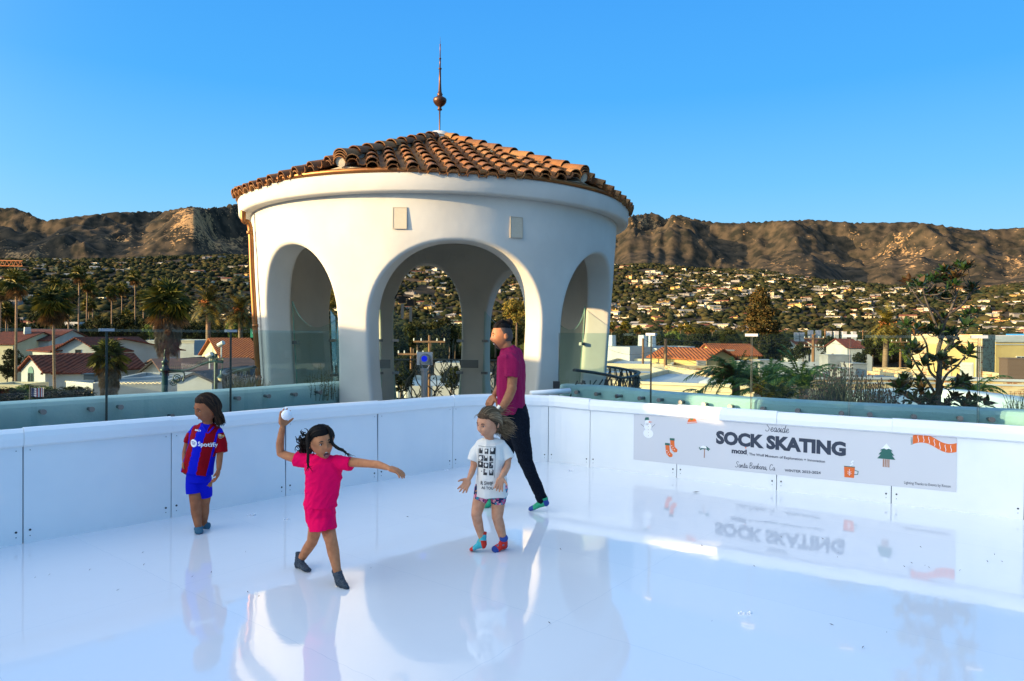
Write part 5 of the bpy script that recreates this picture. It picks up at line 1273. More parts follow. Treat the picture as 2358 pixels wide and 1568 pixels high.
rock += 1.0*gb(450, 520, 55, 40)+.75*gb(530, 570, 50, 25)+.45*gb(300, 560, 70, 20)+.75*gb(45, 600, 60, 25)+.7*gb(1480, 510, 60, 18)+.35*gb(1520, 620, 60, 30)+.55*gb(2080, 575, 90, 45)+.35*gb(1800, 610, 90, 30)+.45*gb(2330, 610, 60, 50)+.3*gb(540, 490, 40, 20)+.25*Rd
rock = np.where(Rr > 3000, rock, -1)
grass = gb(2330, 672, 100, 24)+.7*gb(1450, 690, 60, 14)+.6*gb(2190, 660, 60, 12)
at_ = me.attributes.new('rock', 'FLOAT', 'POINT'); at_.data.foreach_set('value', rock.ravel().astype(np.float32))
at_ = me.attributes.new('grass', 'FLOAT', 'POINT'); at_.data.foreach_set('value', grass.ravel().astype(np.float32))
me.polygons.foreach_set('use_smooth', [True]*len(me.polygons))
def terrain_mat():
    m = mat('chaparral', (.05, .05, .03), 1.0, spec=.05); t = m.node_tree; b = t.nodes['Principled BSDF']
    tc = t.nodes.new('ShaderNodeTexCoord')
    def nz(s, d=5):
        n = t.nodes.new('ShaderNodeTexNoise'); n.inputs['Scale'].default_value = s; n.inputs['Detail'].default_value = d; t.links.new(tc.outputs['Object'], n.inputs['Vector']); return n.outputs['Fac']
    r = t.nodes.new('ShaderNodeValToRGB'); r.color_ramp.elements[0].position = .38; r.color_ramp.elements[1].position = .64
    r.color_ramp.elements[0].color = (.022, .021, .016, 1); r.color_ramp.elements[1].color = (.074, .054, .035, 1); t.links.new(nz(.012, 8), r.inputs[0])
    at = t.nodes.new('ShaderNodeAttribute'); at.attribute_name = 'rock'
    fine = nz(.05, 6); ad = t.nodes.new('ShaderNodeMath'); ad.operation = 'MULTIPLY_ADD'; ad.inputs[1].default_value = 2.6; ad.inputs[2].default_value = -1.45
    t.links.new(fine, ad.inputs[0]); s = t.nodes.new('ShaderNodeMath'); s.operation = 'ADD'; t.links.new(ad.outputs[0], s.inputs[0]); t.links.new(at.outputs['Fac'], s.inputs[1])
    rr = t.nodes.new('ShaderNodeMapRange'); rr.inputs[1].default_value = .62; rr.inputs[2].default_value = .92; t.links.new(s.outputs[0], rr.inputs[0])
    mx = t.nodes.new('ShaderNodeMix'); mx.data_type = 'RGBA'; t.links.new(rr.outputs[0], mx.inputs[0]); t.links.new(r.outputs[0], mx.inputs[6]); mx.inputs[7].default_value = (.34, .20, .09, 1)
    ag = t.nodes.new('ShaderNodeAttribute'); ag.attribute_name = 'grass'; r2 = t.nodes.new('ShaderNodeMapRange'); r2.inputs[1].default_value = .35; r2.inputs[2].default_value = .6
    g2_ = t.nodes.new('ShaderNodeMath'); g2_.operation = 'MULTIPLY_ADD'; g2_.inputs[1].default_value = 1.0; g2_.inputs[2].default_value = -.5; t.links.new(nz(.01, 5), g2_.inputs[0])
    g3 = t.nodes.new('ShaderNodeMath'); g3.operation = 'ADD'; t.links.new(g2_.outputs[0], g3.inputs[0]); t.links.new(ag.outputs['Fac'], g3.inputs[1]); t.links.new(g3.outputs[0], r2.inputs[0])
    mx2 = t.nodes.new('ShaderNodeMix'); mx2.data_type = 'RGBA'; t.links.new(r2.outputs[0], mx2.inputs[0]); t.links.new(mx.outputs[2], mx2.inputs[6]); mx2.inputs[7].default_value = (.36, .19, .06, 1)
    t.links.new(mx2.outputs[2], b.inputs['Base Color'])
    bp = t.nodes.new('ShaderNodeBump'); bp.inputs['Strength'].default_value = .4; bp.inputs['Distance'].default_value = 10
    t.links.new(nz(.022, 8), bp.inputs['Height']); t.links.new(bp.outputs[0], b.inputs['Normal']); return m
me.materials.append(terrain_mat()); me.update()
hills = bpy.data.objects.new('hills_and_ground', me); COL.objects.link(hills); tag(hills, kind='structure')
hills['label'] = 'chaparral mountains, foothills and town ground'
Zf = Z[:nf]; 
def ground(x, y):
    r = math.hypot(x, y); a = math.atan2(x, y); i = (a-az_f[0])/(az_f[1]-az_f[0]); i = min(max(i, 0), nf-1.001); j = np.interp(r, RR, range(len(RR))); j = min(max(j, 0), nR-1.001)
    i0 = int(i); j0 = int(j); u = i-i0; v = j-j0
    return float(Zf[i0, j0]*(1-u)*(1-v)+Zf[i0+1, j0]*u*(1-v)+Zf[i0, j0+1]*(1-u)*v+Zf[i0+1, j0+1]*u*v)
# ================================================================ FOLIAGE MATERIALS
fol_dark = mat('foliage_dark', (.03, .04, .014), .9, island=[(.008, .013, .005), (.020, .027, .008), (.042, .042, .011), (.012, .017, .006)], spec=.1)
fol_mix = mat('foliage_hillside', (.03, .04, .014), 1.0, island=[(.012, .016, .008), (.03, .034, .014), (.06, .05, .02), (.018, .022, .011), (.045, .034, .016)], spec=.03)
fol_gold = mat('foliage_gold', (.16, .13, .02), .8, island=[(.20, .14, .02), (.08, .09, .015), (.28, .17, .03), (.06, .07, .015)], spec=.2)
fol_lime = mat('foliage_bright', (.10, .14, .02), .8, island=[(.07, .11, .02), (.14, .17, .03), (.05, .08, .015)], spec=.2)
bark = mat('bark', (.10, .065, .04), .95, var=(.17, .11, .07), scale=2.5, stretch=(3, 3, .6), bump=.5)
palm_bark = mat('palm_bark', (.16, .10, .06), .95, var=(.26, .17, .10), scale=1.5, stretch=(1, 1, 6), bump=.6)
fan_green = mat('fan_leaf', (.04, .06, .012), .6, island=[(.012, .024, .005), (.04, .055, .008), (.22, .17, .015), (.03, .045, .007)], spec=.3)  # gold entry paints sunlit highlights onto some of the leaves
fan_dead = mat('dead_leaf', (.16, .09, .03), .9, island=[(.10, .06, .03), (.22, .12, .04), (.16, .10, .06), (.28, .17, .06)], spec=.1)
skirt_grey = mat('palm_skirt', (.17, .13, .09), .95, island=[(.10, .08, .055), (.26, .21, .15), (.17, .13, .095), (.36, .30, .21)], spec=.1)
def ico(sub):
    bm = bmesh.new(); bmesh.ops.create_icosphere(bm, subdivisions=sub, radius=1); v = np.array([x.co[:] for x in bm.verts]); f = [tuple(q.index for q in x.verts) for x in bm.faces]; bm.free(); return v, np.array(f)
I0 = ico(1); I1 = ico(2)
def blobs(name, pts, rad, m, I, label, cat, squash=.8, jit=.3, kind='stuff'):
    V, F = I; n = len(pts); nv = len(V)
    J_ = 1+(rng.random((n, nv))-.5)*2*jit
    ang = rng.random(n)*6.28; c, s = np.cos(ang), np.sin(ang)
    Vx = V[None, :, 0]*c[:, None]-V[None, :, 1]*s[:, None]; Vy = V[None, :, 0]*s[:, None]+V[None, :, 1]*c[:, None]; Vz = np.repeat(V[None, :, 2]*squash, n, 0)
    P_ = np.stack([Vx, Vy, Vz], -1)*J_[..., None]*rad[:, None, None]+pts[:, None, :]
    Fa = (F[None]+np.arange(n)[:, None, None]*nv).reshape(-1, 3)
    me = bpy.data.meshes.new(name); me.vertices.add(n*nv); me.vertices.foreach_set('co', P_.ravel().astype(np.float32))
    me.loops.add(len(Fa)*3); me.loops.foreach_set('vertex_index', Fa.ravel().astype(np.int32)); me.polygons.add(len(Fa)); me.polygons.foreach_set('loop_start', (np.arange(len(Fa))*3).astype(np.int32))
    try: me.polygons.foreach_set('loop_total', np.full(len(Fa), 3, np.int32))
    except Exception: pass
    me.update(calc_edges=True); me.materials.append(m)
    o = bpy.data.objects.new(name, me); COL.objects.link(o); tag(o, label, cat, kind=kind); return o
def polar(n, r0, r1, a0=-39, a1=39, p=1.0):
    r = r0+(r1-r0)*rng.random(n)**p; a = np.radians(a0+(a1-a0)*rng.random(n)); return r*np.sin(a), r*np.cos(a), r
# hillside woods
x, y, r = polar(48000, 950, 3050, -46, 43, p=.8); z = np.array([ground(a, b) for a, b in zip(x, y)]); rad = 3.5+rng.random(len(x))**2*7
ok = (perlin(x/160, y/160, 5)+rng.random(len(x))*.7 > .1) & (perlin(x/95+7, y/140, 8) < .30)
blobs('hillside_woods', np.stack([x, y, z+rad*.35], -1)[ok], rad[ok], fol_mix, I0, 'dark green trees covering the foothills', 'woods', .65, .45)
x, y, r = polar(10500, 300, 1050, -50, 44, p=.8); z = np.array([ground(a, b) for a, b in zip(x, y)]); rad = 2.6+rng.random(len(x))*3.6
blobs('town_tree_canopy', np.stack([x, y, z+3+rad*.3+rng.random(len(x))*2], -1), rad, fol_dark, I1, 'dense dark treetops across the town', 'trees', .85, .28)
# a few ridge top trees on the skyline
# ================================================================ HILLSIDE HOUSES
hw1 = mat('house_white', (.70, .60, .42), .9, spec=.1); hw2 = mat('house_cream', (.50, .40, .23), .9, spec=.1); hw3 = mat('house_ochre', (.48, .31, .10), .9, spec=.1); hw4 = mat('house_grey', (.22, .20, .18), .9, spec=.1)
rf1 = mat('roof_red', (.20, .07, .04), .9, spec=.1); rf2 = mat('roof_grey', (.09, .08, .075), .9, spec=.1); rf3 = mat('roof_pale', (.30, .27, .23), .9, spec=.1); win_d = mat('window_dark', (.02, .025, .03), .15)
def house_mesh(k):
    rr = random.Random(k); m = MB(); w = rr.uniform(10, 22); d = rr.uniform(7, 11); h = rr.uniform(2.6, 4.8)
    m.box((-w/2, -d/2, -3), (w/2, d/2, h), 0)
    def gable(x0, x1, y0, y1, z, rh):
        e = .5; m.add([(x0-e, y0-e, z), (x1+e, y0-e, z), (x1+e, y1+e, z), (x0-e, y1+e, z), (x0-e+.1, (y0+y1)/2, z+rh), (x1+e-.1, (y0+y1)/2, z+rh)], [(0, 1, 5, 4), (2, 3, 4, 5), (0, 4, 3), (1, 2, 5), (0, 3, 2, 1)], 1)
    if rr.random() < .75: gable(-w/2, w/2, -d/2, d/2, h, rr.uniform(.9, 2.0))
    else: m.box((-w/2-.2, -d/2-.2, h), (w/2+.2, d/2+.2, h+.4), 0)
    if rr.random() < .6:
        w2 = w*rr.uniform(.3, .55); sx = rr.choice((-1, 1))*w*.35; m.box((sx-w2/2, -d/2-3, -3), (sx+w2/2, -d/2+1, h*.8), 0); gable(sx-w2/2, sx+w2/2, -d/2-3, -d/2+1, h*.8, 1.0)
    n = int(w/2.4)
    for i in range(n):
        x0 = -w/2+1+i*2.4
        if rr.random() < .8: m.box((x0, -d/2-.06, h*.35), (x0+1.3, -d/2-.02, h*.35+1.4), 2)
    if rr.random() < .4: m.box((w*.2, 0, h), (w*.2+1, 1, h+2.6), 0)
    return m
kinds = {}
for nm, wm, rm in (('white', hw1, rf1), ('white', hw1, rf2), ('white', hw1, rf3), ('cream', hw2, rf1), ('cream', hw2, rf3), ('ochre', hw3, rf1), ('grey', hw4, rf2)):
    for q in range(2): kinds.setdefault(nm, []).append(house_mesh(hash((nm, q, rm.name)) % 999 if False else len(kinds)*31+q*7+len(rm.name)).mesh('hillside_house', [wm, rm, win_d]))
cand = []
tries = 0
x, y, r = polar(5200, 620, 2950, -38, 38, .85)
dens = perlin(x/330, y/330, 15)+.6*perlin(x/120, y/120, 16)
for i in range(len(x)):
    xi = CX+FOC*x[i]/y[i]
    dd_ = 1.0 if xi > 1380 else (.8 if xi > 850 else .42)
    if r[i] > 2300: dd_ *= .55
    if dens[i] < -.05 and random.random() < .86: continue
    if random.random() > dd_*.8: continue
    if any(abs(x[i]-c[0]) < 16 and abs(y[i]-c[1]) < 22 for c in cand[-400:]): continue
    cand.append((x[i], y[i], r[i]))
cand.sort(key=lambda c: c[2])
def zone(c):
    xi = CX+FOC*c[0]/c[1]; side_ = 'left of the tower' if xi < 575 else ('behind the tower arches' if xi < 1400 else ('right of the tower' if xi < 1900 else 'at the far right of the photo'))
    lvl = 'low on the foothill' if c[2] < 1500 else 'high on the foothill'
    return side_, lvl
stuffH = {n: MB() for n in kinds}
for i, c in enumerate(cand):
    q = random.random(); nm = 'white' if q < .42 else 'cream' if q < .68 else 'ochre' if q < .75 else 'grey'
    me_ = random.choice(kinds[nm]); z = ground(c[0], c[1])+.8; rz = math.atan2(-c[0], c[1])*.6+random.uniform(-.5, .5)-.15; s_ = random.uniform(.85, 1.55)
    if i < 290:
        sd_, lv = zone(c); o = bpy.data.objects.new('hillside_house', me_); COL.objects.link(o); o.location = (c[0], c[1], z); o.rotation_euler = (0, 0, rz); o.scale = (s_, s_, s_)
        tag(o, 'small distant %s house %s %s' % (nm, lv, sd_), 'house', '%s houses %s %s' % (nm, lv, sd_))
    else:
        Mx = Matrix.Translation((c[0], c[1], z)) @ Matrix.Rotation(rz, 4, 'Z') @ Matrix.Scale(s_, 4)
        mb = stuffH[nm]; n0 = len(mb.v); mb.v.extend([tuple(Mx @ v.co) for v in me_.vertices]); mb.f.extend([tuple(k+n0 for k in p.vertices) for p in me_.polygons]); mb.m.extend([(p.material_index*10+kinds[nm].index(me_)//2) for p in me_.polygons])
allH = MB(); mats_ = []; 
for nm, mb in stuffH.items():
    wm = {'white': hw1, 'cream': hw2, 'ochre': hw3, 'grey': hw4}[nm]; rms = {'white': [rf1, rf2, rf3], 'cream': [rf1, rf3], 'ochre': [rf1], 'grey': [rf2]}[nm]
    n0 = len(allH.v); allH.v.extend(mb.v); allH.f.extend([tuple(k+n0 for k in f) for f in mb.f])
    for mi in mb.m:
        mm = wm if mi//10 == 0 else (win_d if mi//10 == 2 else rms[min(mi % 10, len(rms)-1)])
        if mm not in mats_: mats_.append(mm)
        allH.m.append(mats_.index(mm))
allH.build('distant_houses', mats_, label='hundreds of tiny pale houses high on the foothills', cat='houses', kind='stuff', fix=False)
# ================================================================ PALMS
def fan_leaf(mb, c, d, L, mi, droop=.3, n=11, spread=1.9, pet=.55):
    d = Vector(d).normalized(); side_ = d.cross(Vector((0, 0, 1)))
    if side_.length < .1: side_ = Vector((1, 0, 0))
    side_.normalize(); upl = side_.cross(d).normalized(); tilt = random.uniform(-.5, .5); side_ = (side_*math.cos(tilt)+upl*math.sin(tilt)).normalized(); upl = side_.cross(d).normalized()
    h = c+d*L*pet+Vector((0, 0, -droop*L*.1)); w = .03*L
    mb.add([c-side_*w, c+side_*w, h+side_*w*.6, h-side_*w*.6], [(0, 1, 2, 3)], mi)
    vs = [h]; R_l = L*(1-pet)*1.5
    for k in range(2*n+1):
        a = (k/(2*n)-.5)*2*spread; rr = R_l*(1 if k % 2 == 0 else .38)*(1-.15*abs(a)/spread)
        p = h+(d*math.cos(a)+side_*math.sin(a))*rr+upl*(.06*R_l if k % 2 else -.04*R_l)
        if k % 2 == 0: p.z -= droop*L*(.35+.3*random.random())
        vs.append(p)
    mb.add(vs, [(0, k, k+1) for k in range(1, 2*n+1)], mi)
def fan_crown(seed, nl=46, nd=16, R=2.2, skirt=0, skl=3.0):
    random.seed(seed); g = MB(); dm = MB(); sk = MB()
    for k in range(nl):
        el = math.radians(random.uniform(-35, 88)); a = random.uniform(0, 6.28); fan_leaf(g, Vector((0, 0, random.uniform(-.2, .4))), (math.cos(a)*math.cos(el), math.sin(a)*math.cos(el), math.sin(el)), R*random.uniform(.75, 1.1), 0, .25+.3*(el < .3))
    for k in range(nd):
        el = math.radians(random.uniform(-80, -20)); a = random.uniform(0, 6.28); fan_leaf(dm, Vector((0, 0, -.5)), (math.cos(a)*math.cos(el), math.sin(a)*math.cos(el), math.sin(el)), R*random.uniform(.6, .9), 0, .4)
    for k in range(skirt):
        a = random.uniform(0, 6.28); z = -random.uniform(.3, skl); rr = (R*.52*(1-(abs(z)/skl)**2*.45))*random.uniform(.6, 1); c = Vector((math.cos(a)*rr*.95, math.sin(a)*rr*.95, z+.5)); fan_leaf(sk, c, (math.cos(a)*.18, math.sin(a)*.18, -1), R*random.uniform(.4, .62), 0, .15, n=6, spread=.6)
    return g.mesh('palm_fronds', fan_green), dm.mesh('dead_fronds', fan_dead), (sk.mesh('dead_skirt', skirt_grey) if skirt else None)
crowns = [fan_crown(s) for s in (1, 2, 3)]; crown_big = fan_crown(8, 85, 60, 2.3, 0); crown_sk = fan_crown(9, 80, 60, 2.3, 700, 4.3); crown_yg = fan_crown(10, 60, 22, 2.2, 560, 5.0)
def trunk_mesh(h, r0, r1, m=palm_bark, bend=.3, collar=0):
    mb = MB(); n = 12; b = random.uniform(-bend, bend); pts = [Vector((b*math.sin(k/n*3.0), b*.4*math.sin(k/n*2), -h+h*k/n)) for k in range(n+1)]; off = pts[-1]; pts = [p-Vector((off.x, off.y, 0)) for p in pts]
    mb.tube(pts, [r0+(r1-r0)*k/n for k in range(n+1)], 8)
    if collar:
        for k in range(90):
            a = random.uniform(0, 6.28); z = -h+h*.12+random.uniform(0, collar); c = Vector((pts[2].x+math.cos(a)*r0, pts[2].y+math.sin(a)*r0, z)); v = Vector((math.cos(a)*.22, math.sin(a)*.22, .22)); w = Vector((-math.sin(a), math.cos(a), 0))*.07; mb.add([c-w, c+w, c+v], [(0, 1, 2)])
    return mb.mesh('trunk', m, True)
def palm(x, y, rpx, crown, lab, group=None, Rm=2.2, tr=.19, name='fan_palm', sz=1.0, collar=0, tall=None):
    Yd = FOC*Rm*sz/rpx; c = P(x, y, Yd); gz = ground(c.x, c.y) if Yd > 30 else GZ
    root = thing(name, lab, 'palm tree', c, random.uniform(0, 6.28), group); root.scale = (sz,)*3
    meshobj('crown', crown[0], root)
    if crown[1]: meshobj('dead_fronds', crown[1], root)
    if crown[2]: meshobj('skirt', crown[2], root)
    meshobj('trunk', trunk_mesh((c.z-gz+1)/sz, tr*1.25, tr*.8, collar=collar), root)
    return root
def c2(x, y): return x*.3487, 460.6+.3487*y
PL2 = [(110, 545, 95, 0, 'tall fan palm with golden dead fronds at the far left'), (350, 690, 112, 3, 'broad dark fan palm with drooping fronds left of the glass joint'), (360, 560, 52, 1, 'fan palm crown lit gold behind the broad dark palm'), (450, 610, 62, 2, 'slender leaning fan palm right of the broad dark palm'),
 (525, 490, 58, 0, 'tallest thin fan palm left of the tower'), (577, 560, 50, 1, 'dark fan palm just right of the tallest thin palm'), (585, 690, 46, 2, 'short green fan palm with an orange trunk'), (738, 610, 50, 0, 'dark silhouetted fan palm midway to the tower'), (806, 590, 46, 1, 'fan palm with a sunlit orange trunk'),
 (838, 765, 46, 2, 'low green fan palm in front of the hedge left of the skirted palm'), (891, 510, 48, 0, 'lone tall thin fan palm left of the large skirted palm'), (948, 640, 50, 1, 'fan palm partly hidden by the large skirted palm'), (40, 735, 58, 2, 'short fan palm at the far left edge'), (5, 610, 60, 1, 'fan palm cut by the left edge of the photo'), (610, 610, 40, 2, 'small fan palm crown among the left palm cluster')]
for x, y, r_, k, lab in PL2:
    px, py = c2(x, y); palm(px, py, r_*.3487, crowns[k] if k < 3 else crown_big, lab, 'fan palms left of the tower', sz=.55 if x in (110, 350) else 1.0, collar=2.0 if x in (110, 350) else 0)
px, py = c2(1110, 690); palm(px, py, 150*.3487, crown_sk, 'large fan palm with a thick shaggy dead skirt left of the tower', tr=.26, collar=2.5, sz=.82)
px, py = c2(722, 1040); palm(px, py, 118*.3487, crown_yg, 'squat fan palm with a long grey skirt behind the glass joint', tr=.3, sz=.5)
for x, y, r_, k, lab in ((255, 880, 32, 0, 'fan palm nearest the tower on the right'), (350, 880, 36, 1, 'second fan palm right of the tower with a tall trunk'), (443, 905, 30, 2, 'third fan palm right of the tower with a golden crown'), (645, 890, 19, 0, 'thin small fan palm in the right row'), (700, 915, 24, 1, 'low round fan palm in the right row'), (736, 885, 19, 2, 'small fan palm with a pale hanging skirt in the right row'), (790, 898, 34, 0, 'widest fan palm in the right row'), (830, 912, 24, 1, 'dark fan palm beside the widest one in the right row'), (892, 915, 27, 2, 'round dark fan palm left of the tall dark conifer'), (957, 895, 20, 0, 'last thin fan palm left of the tall dark conifer')):
    palm(1324+.3305*x, 460.6+.3305*y, r_*.3305*1.05, crowns[k], lab, 'fan palms in a row right of the tower')
# date palms
date_green = mat('date_frond', (.05, .06, .012), .6, island=[(.012, .02, .005), (.05, .05, .008), (.20, .15, .018), (.03, .034, .007)], spec=.3)
date_fruit = mat('date_stalks', (.40, .13, .02), .8, island=[(.45, .14, .02), (.30, .10, .02)])
def frond(mb, c, d, L, n=16, droop=.9, lw=.035, ll=.30, mi=0, hang=.2):
    d = Vector(d).normalized(); sv = d.cross(Vector((0, 0, 1))); sv = sv.normalized() if sv.length > .05 else Vector((1, 0, 0)); p = c.copy(); dirv = d.copy(); st = L/n; vs = []
    pts = [p.copy()]
    for k in range(n): dirv = (dirv+Vector((0, 0, -droop/n*1.3))).normalized(); p = p+dirv*st; pts.append(p.copy())
    mb.tube(pts, [.02*L*.4*(1-k/n)+.004 for k in range(n+1)], 3, mi, cap=False)
    for k in range(1, n+1):
        t = k/n; l = ll*L*(.45+.55*math.sin(math.pi*min(1, t*1.05)))*random.uniform(.8, 1.1); dv = (pts[k]-pts[k-1]).normalized()
        for sg in (-1, 1):
            for q in (0, .5):
                b = pts[k]-dv*st*q; e = b+(sv*sg*.85+dv*.65+Vector((0, 0, random.uniform(-hang, .25)))).normalized()*l; e.z -= hang*l*.6; w = dv*lw*L*.5; mb.add([b-w, b+w, e], [(0, 1, 2)], mi)
def date_crown(seed, n=75, R=3.2):
    random.seed(seed); g = MB(); f = MB()
    for k in range(n):
        el = math.radians(random.uniform(-35, 85)); a = random.uniform(0, 6.28); frond(g, Vector((0, 0, 0)), (math.cos(a)*math.cos(el), math.sin(a)*math.cos(el), math.sin(el)), R*random.uniform(.85, 1.1), 13, .9+.5*(el > .5))
    for k in range(26):
        a = random.uniform(0, 6.28); c = Vector((math.cos(a)*.8, math.sin(a)*.8, random.uniform(-.3, .5)))
        for q in range(5): f.ell(c+Vector((random.gauss(0, .16), random.gauss(0, .16), random.gauss(0, .12))), .10, nu=5, nv=4)
    return g.mesh('date_fronds', date_green), f.mesh('fruit_stalks', date_fruit), None
dc1 = date_crown(3); dc2 = date_crown(4)
for x, y, r_, cr, lab in ((480, 701, 42, dc1, 'date palm with orange fruit stalks left of the tower'), (554, 718, 40, dc2, 'date palm touching the tower downpipe'), (224, 742, 18, dc1, 'small low date palm behind the left fan palms')):
    palm(x, y, r_*1.3, cr, lab, 'date palms left of the tower', Rm=3.2, tr=.36, name='date_palm')
palm(2043, 750, 54, dc2, 'round date palm alone behind the young magnolia', Rm=3.2, tr=.4, name='date_palm')
# ================================================================ BROADLEAF TREES
def leafy(seed, R=(3, 3, 3.2), nclump=60, nleaf=26, ls=.30, tall=0):
    random.seed(seed); g = MB()
    for k in range(nclump):
        v = Vector((random.gauss(0, 1), random.gauss(0, 1), random.gauss(0, 1))).normalized()*random.random()**.4
        c = Vector((v.x*R[0], v.y*R[1], v.z*R[2])); rc = random.uniform(.5, 1.1)*R[0]*.27
        if tall: k_ = (1-.62*(c.z/R[2]+1)/2)*(1.1+.35*math.sin(c.z*2.1)); c.x *= k_; c.y *= k_
        for q in range(nleaf):
            d = Vector((random.gauss(0, 1), random.gauss(0, 1), random.gauss(0, 1))).normalized(); p = c+d*rc*random.uniform(.6, 1.05); n = (d+Vector((random.gauss(0, .5), random.gauss(0, .5), random.gauss(0, .5)))).normalized(); a = n.orthogonal().normalized(); b = n.cross(a); l = ls*random.uniform(.6, 1.3); w = random.uniform(0, 6.28); a, b = a*math.cos(w)+b*math.sin(w), b*math.cos(w)-a*math.sin(w)
            g.add([p-a*l, p+b*l*.5, p+a*l, p-b*l*.5], [(0, 1, 2, 3)])
    return g
leafm = {}
for nm, m in (('dark', fol_dark), ('gold', fol_gold), ('bright', fol_lime)):
    leafm[nm] = [leafy(20+q, nclump=120, nleaf=34, ls=.26).mesh('crown', m) for q in range(2 if nm != 'dark' else 4)]
conif = leafy(77, (3.0, 3.0, 5.2), 190, 40, .25, tall=1).mesh('crown', mat('foliage_conifer', (.03, .03, .01), .9, island=[(.02, .024, .01), (.055, .045, .012), (.10, .055, .015), (.03, .03, .01)], spec=.1))
def btrunk(h, r=.3):
    mb = MB(); mb.tube([(0, 0, -h), (.2, .1, -h*.5), (0, 0, 0)], [r, r*.7, r*.4], 7)
    for k in range(5):
        a = k*1.26; mb.tube([(0, 0, -h*.25), (math.cos(a)*1.0, math.sin(a)*1.0, .3), (math.cos(a)*1.9, math.sin(a)*1.9, 1.2)], [r*.4, r*.25, r*.1], 5)
    return mb.mesh('trunk', bark, True)
bt = btrunk(9)
def btree(x, y, rpx, Yd, kind, lab, group, sx=1, szz=1, me=None):
    c = P(x, y, Yd); s = rpx/FOC*Yd/3.2; root = thing('broadleaf_tree' if me is None else 'conifer_tree', lab, 'tree', c, random.uniform(0, 6.28), group); root.scale = (s*sx, s*sx, s*szz)
    meshobj('crown', me or random.choice(leafm[kind]), root); meshobj('trunk', bt, root); return root
random.seed(99)
BT = [  # x, y, radius px, depth, kind, label
 (20, 725, 22, 210, 'dark', 'dark tree at the far left behind the fan palms'), (95, 735, 26, 230, 'dark', 'dark tree between the two leftmost palms'), (150, 768, 24, 190, 'dark', 'dark bushy tree behind the small white box building'), (215, 762, 26, 200, 'dark', 'dark tree under the short orange trunk palm'), (262, 770, 24, 180, 'dark', 'dark tree midway left behind the blank white building'), (300, 755, 28, 210, 'dark', 'dark tree behind the low green palm'), (345, 762, 16, 120, 'bright', 'yellow green bush left of the large skirted palm'), (330, 775, 12, 110, 'dark', 'hedge like shrub above the blank white building'),
 (410, 758, 24, 150, 'dark', 'dark tree right of the large skirted palm'), (452, 765, 26, 160, 'dark', 'dark tree under the first date palm'), (500, 770, 24, 140, 'dark', 'olive tree under the two date palms'), (540, 762, 22, 170, 'bright', 'green tree by the tower downpipe'), (590, 770, 22, 160, 'dark', 'dark tree behind the tower downpipe'),
 (75, 838, 20, 78, 'dark', 'tree in front of the red roofed gable house'), (18, 850, 20, 75, 'dark', 'tree at the left edge beside the chapel gable'), (30, 822, 20, 96, 'dark', 'tree against the yellow wall at the left edge'),
 (925, 872, 30, 42, 'dark', 'dense dark tree low behind the coin viewer'), (1040, 868, 26, 42, 'dark', 'dark shrub tree behind the iron leaf railing'), (905, 800, 40, 60, 'dark', 'dark tree low in the left of the middle rear arch'), (960, 770, 34, 90, 'dark', 'dark tree crown in the middle rear arch'), (1015, 765, 34, 95, 'dark', 'dark tree in the right of the middle rear arch'), (930, 842, 30, 50, 'dark', 'dark shrub tree behind the coin viewer'), (1010, 815, 24, 75, 'dark', 'leafy tree beside the transformers'), (745, 800, 36, 60, 'dark', 'dark tree through the left front arch'), (1190, 715, 32, 60, 'gold', 'golden leaved tree seen beside the man'), (1175, 775, 32, 62, 'dark', 'olive tree seen right beside the man head'), (757, 690, 26, 65, 'gold', 'golden tree through the left front arch'),
 (1765, 805, 38, 130, 'dark', 'dark round tree below the tall conifer'), (1715, 812, 22, 120, 'dark', 'dark tree behind the tiled yellow house'), (1905, 795, 24, 150, 'dark', 'dense dark tree column right of centre'), (1945, 812, 16, 130, 'bright', 'bright green tree before the small tiled house'), (2010, 800, 26, 140, 'dark', 'bushy dark tree left of the date palm trunk'), (2045, 795, 24, 150, 'bright', 'green tree under the round date palm'), (2085, 800, 24, 130, 'dark', 'dark tree behind the young magnolia'), (1825, 818, 16, 120, 'dark', 'low tree left of the wooden utility poles'), (1590, 806, 20, 120, 'dark', 'dark tree behind the yellow flat building'), (1655, 800, 20, 130, 'dark', 'dark tree rising behind the tiled house gable'), (1560, 800, 16, 125, 'dark', 'dark tree behind the grey flat roof'), (1800, 800, 24, 140, 'dark', 'dark tree between the conifer and the wooden pole'), (1850, 806, 20, 110, 'dark', 'dark tree just left of the double crossarm pole'), (1980, 826, 16, 100, 'dark', 'low dark tree above the rooftop ducts'), (2100, 812, 24, 90, 'bright', 'green tree touching the brick tower'), (1620, 770, 18, 260, 'dark', 'tree behind the right palm row'), (1680, 778, 22, 220, 'dark', 'broad tree behind the red tile roof'), (1490, 775, 16, 260, 'dark', 'tree behind the rooftop tanks'), (1550, 780, 20, 220, 'bright', 'palm green tree clump behind the flat roofs'), (2335, 832, 16, 95, 'gold', 'small golden tree at the right edge')]
for x, y, r_, Yd, k, lab in BT: btree(x, y, r_, Yd, k, lab, 'leafy trees in the town')
btree(1752, 725, 40, 170, 'dark', 'tall broad dark conifer right of the tower', None, 1.15, 1.0, conif)

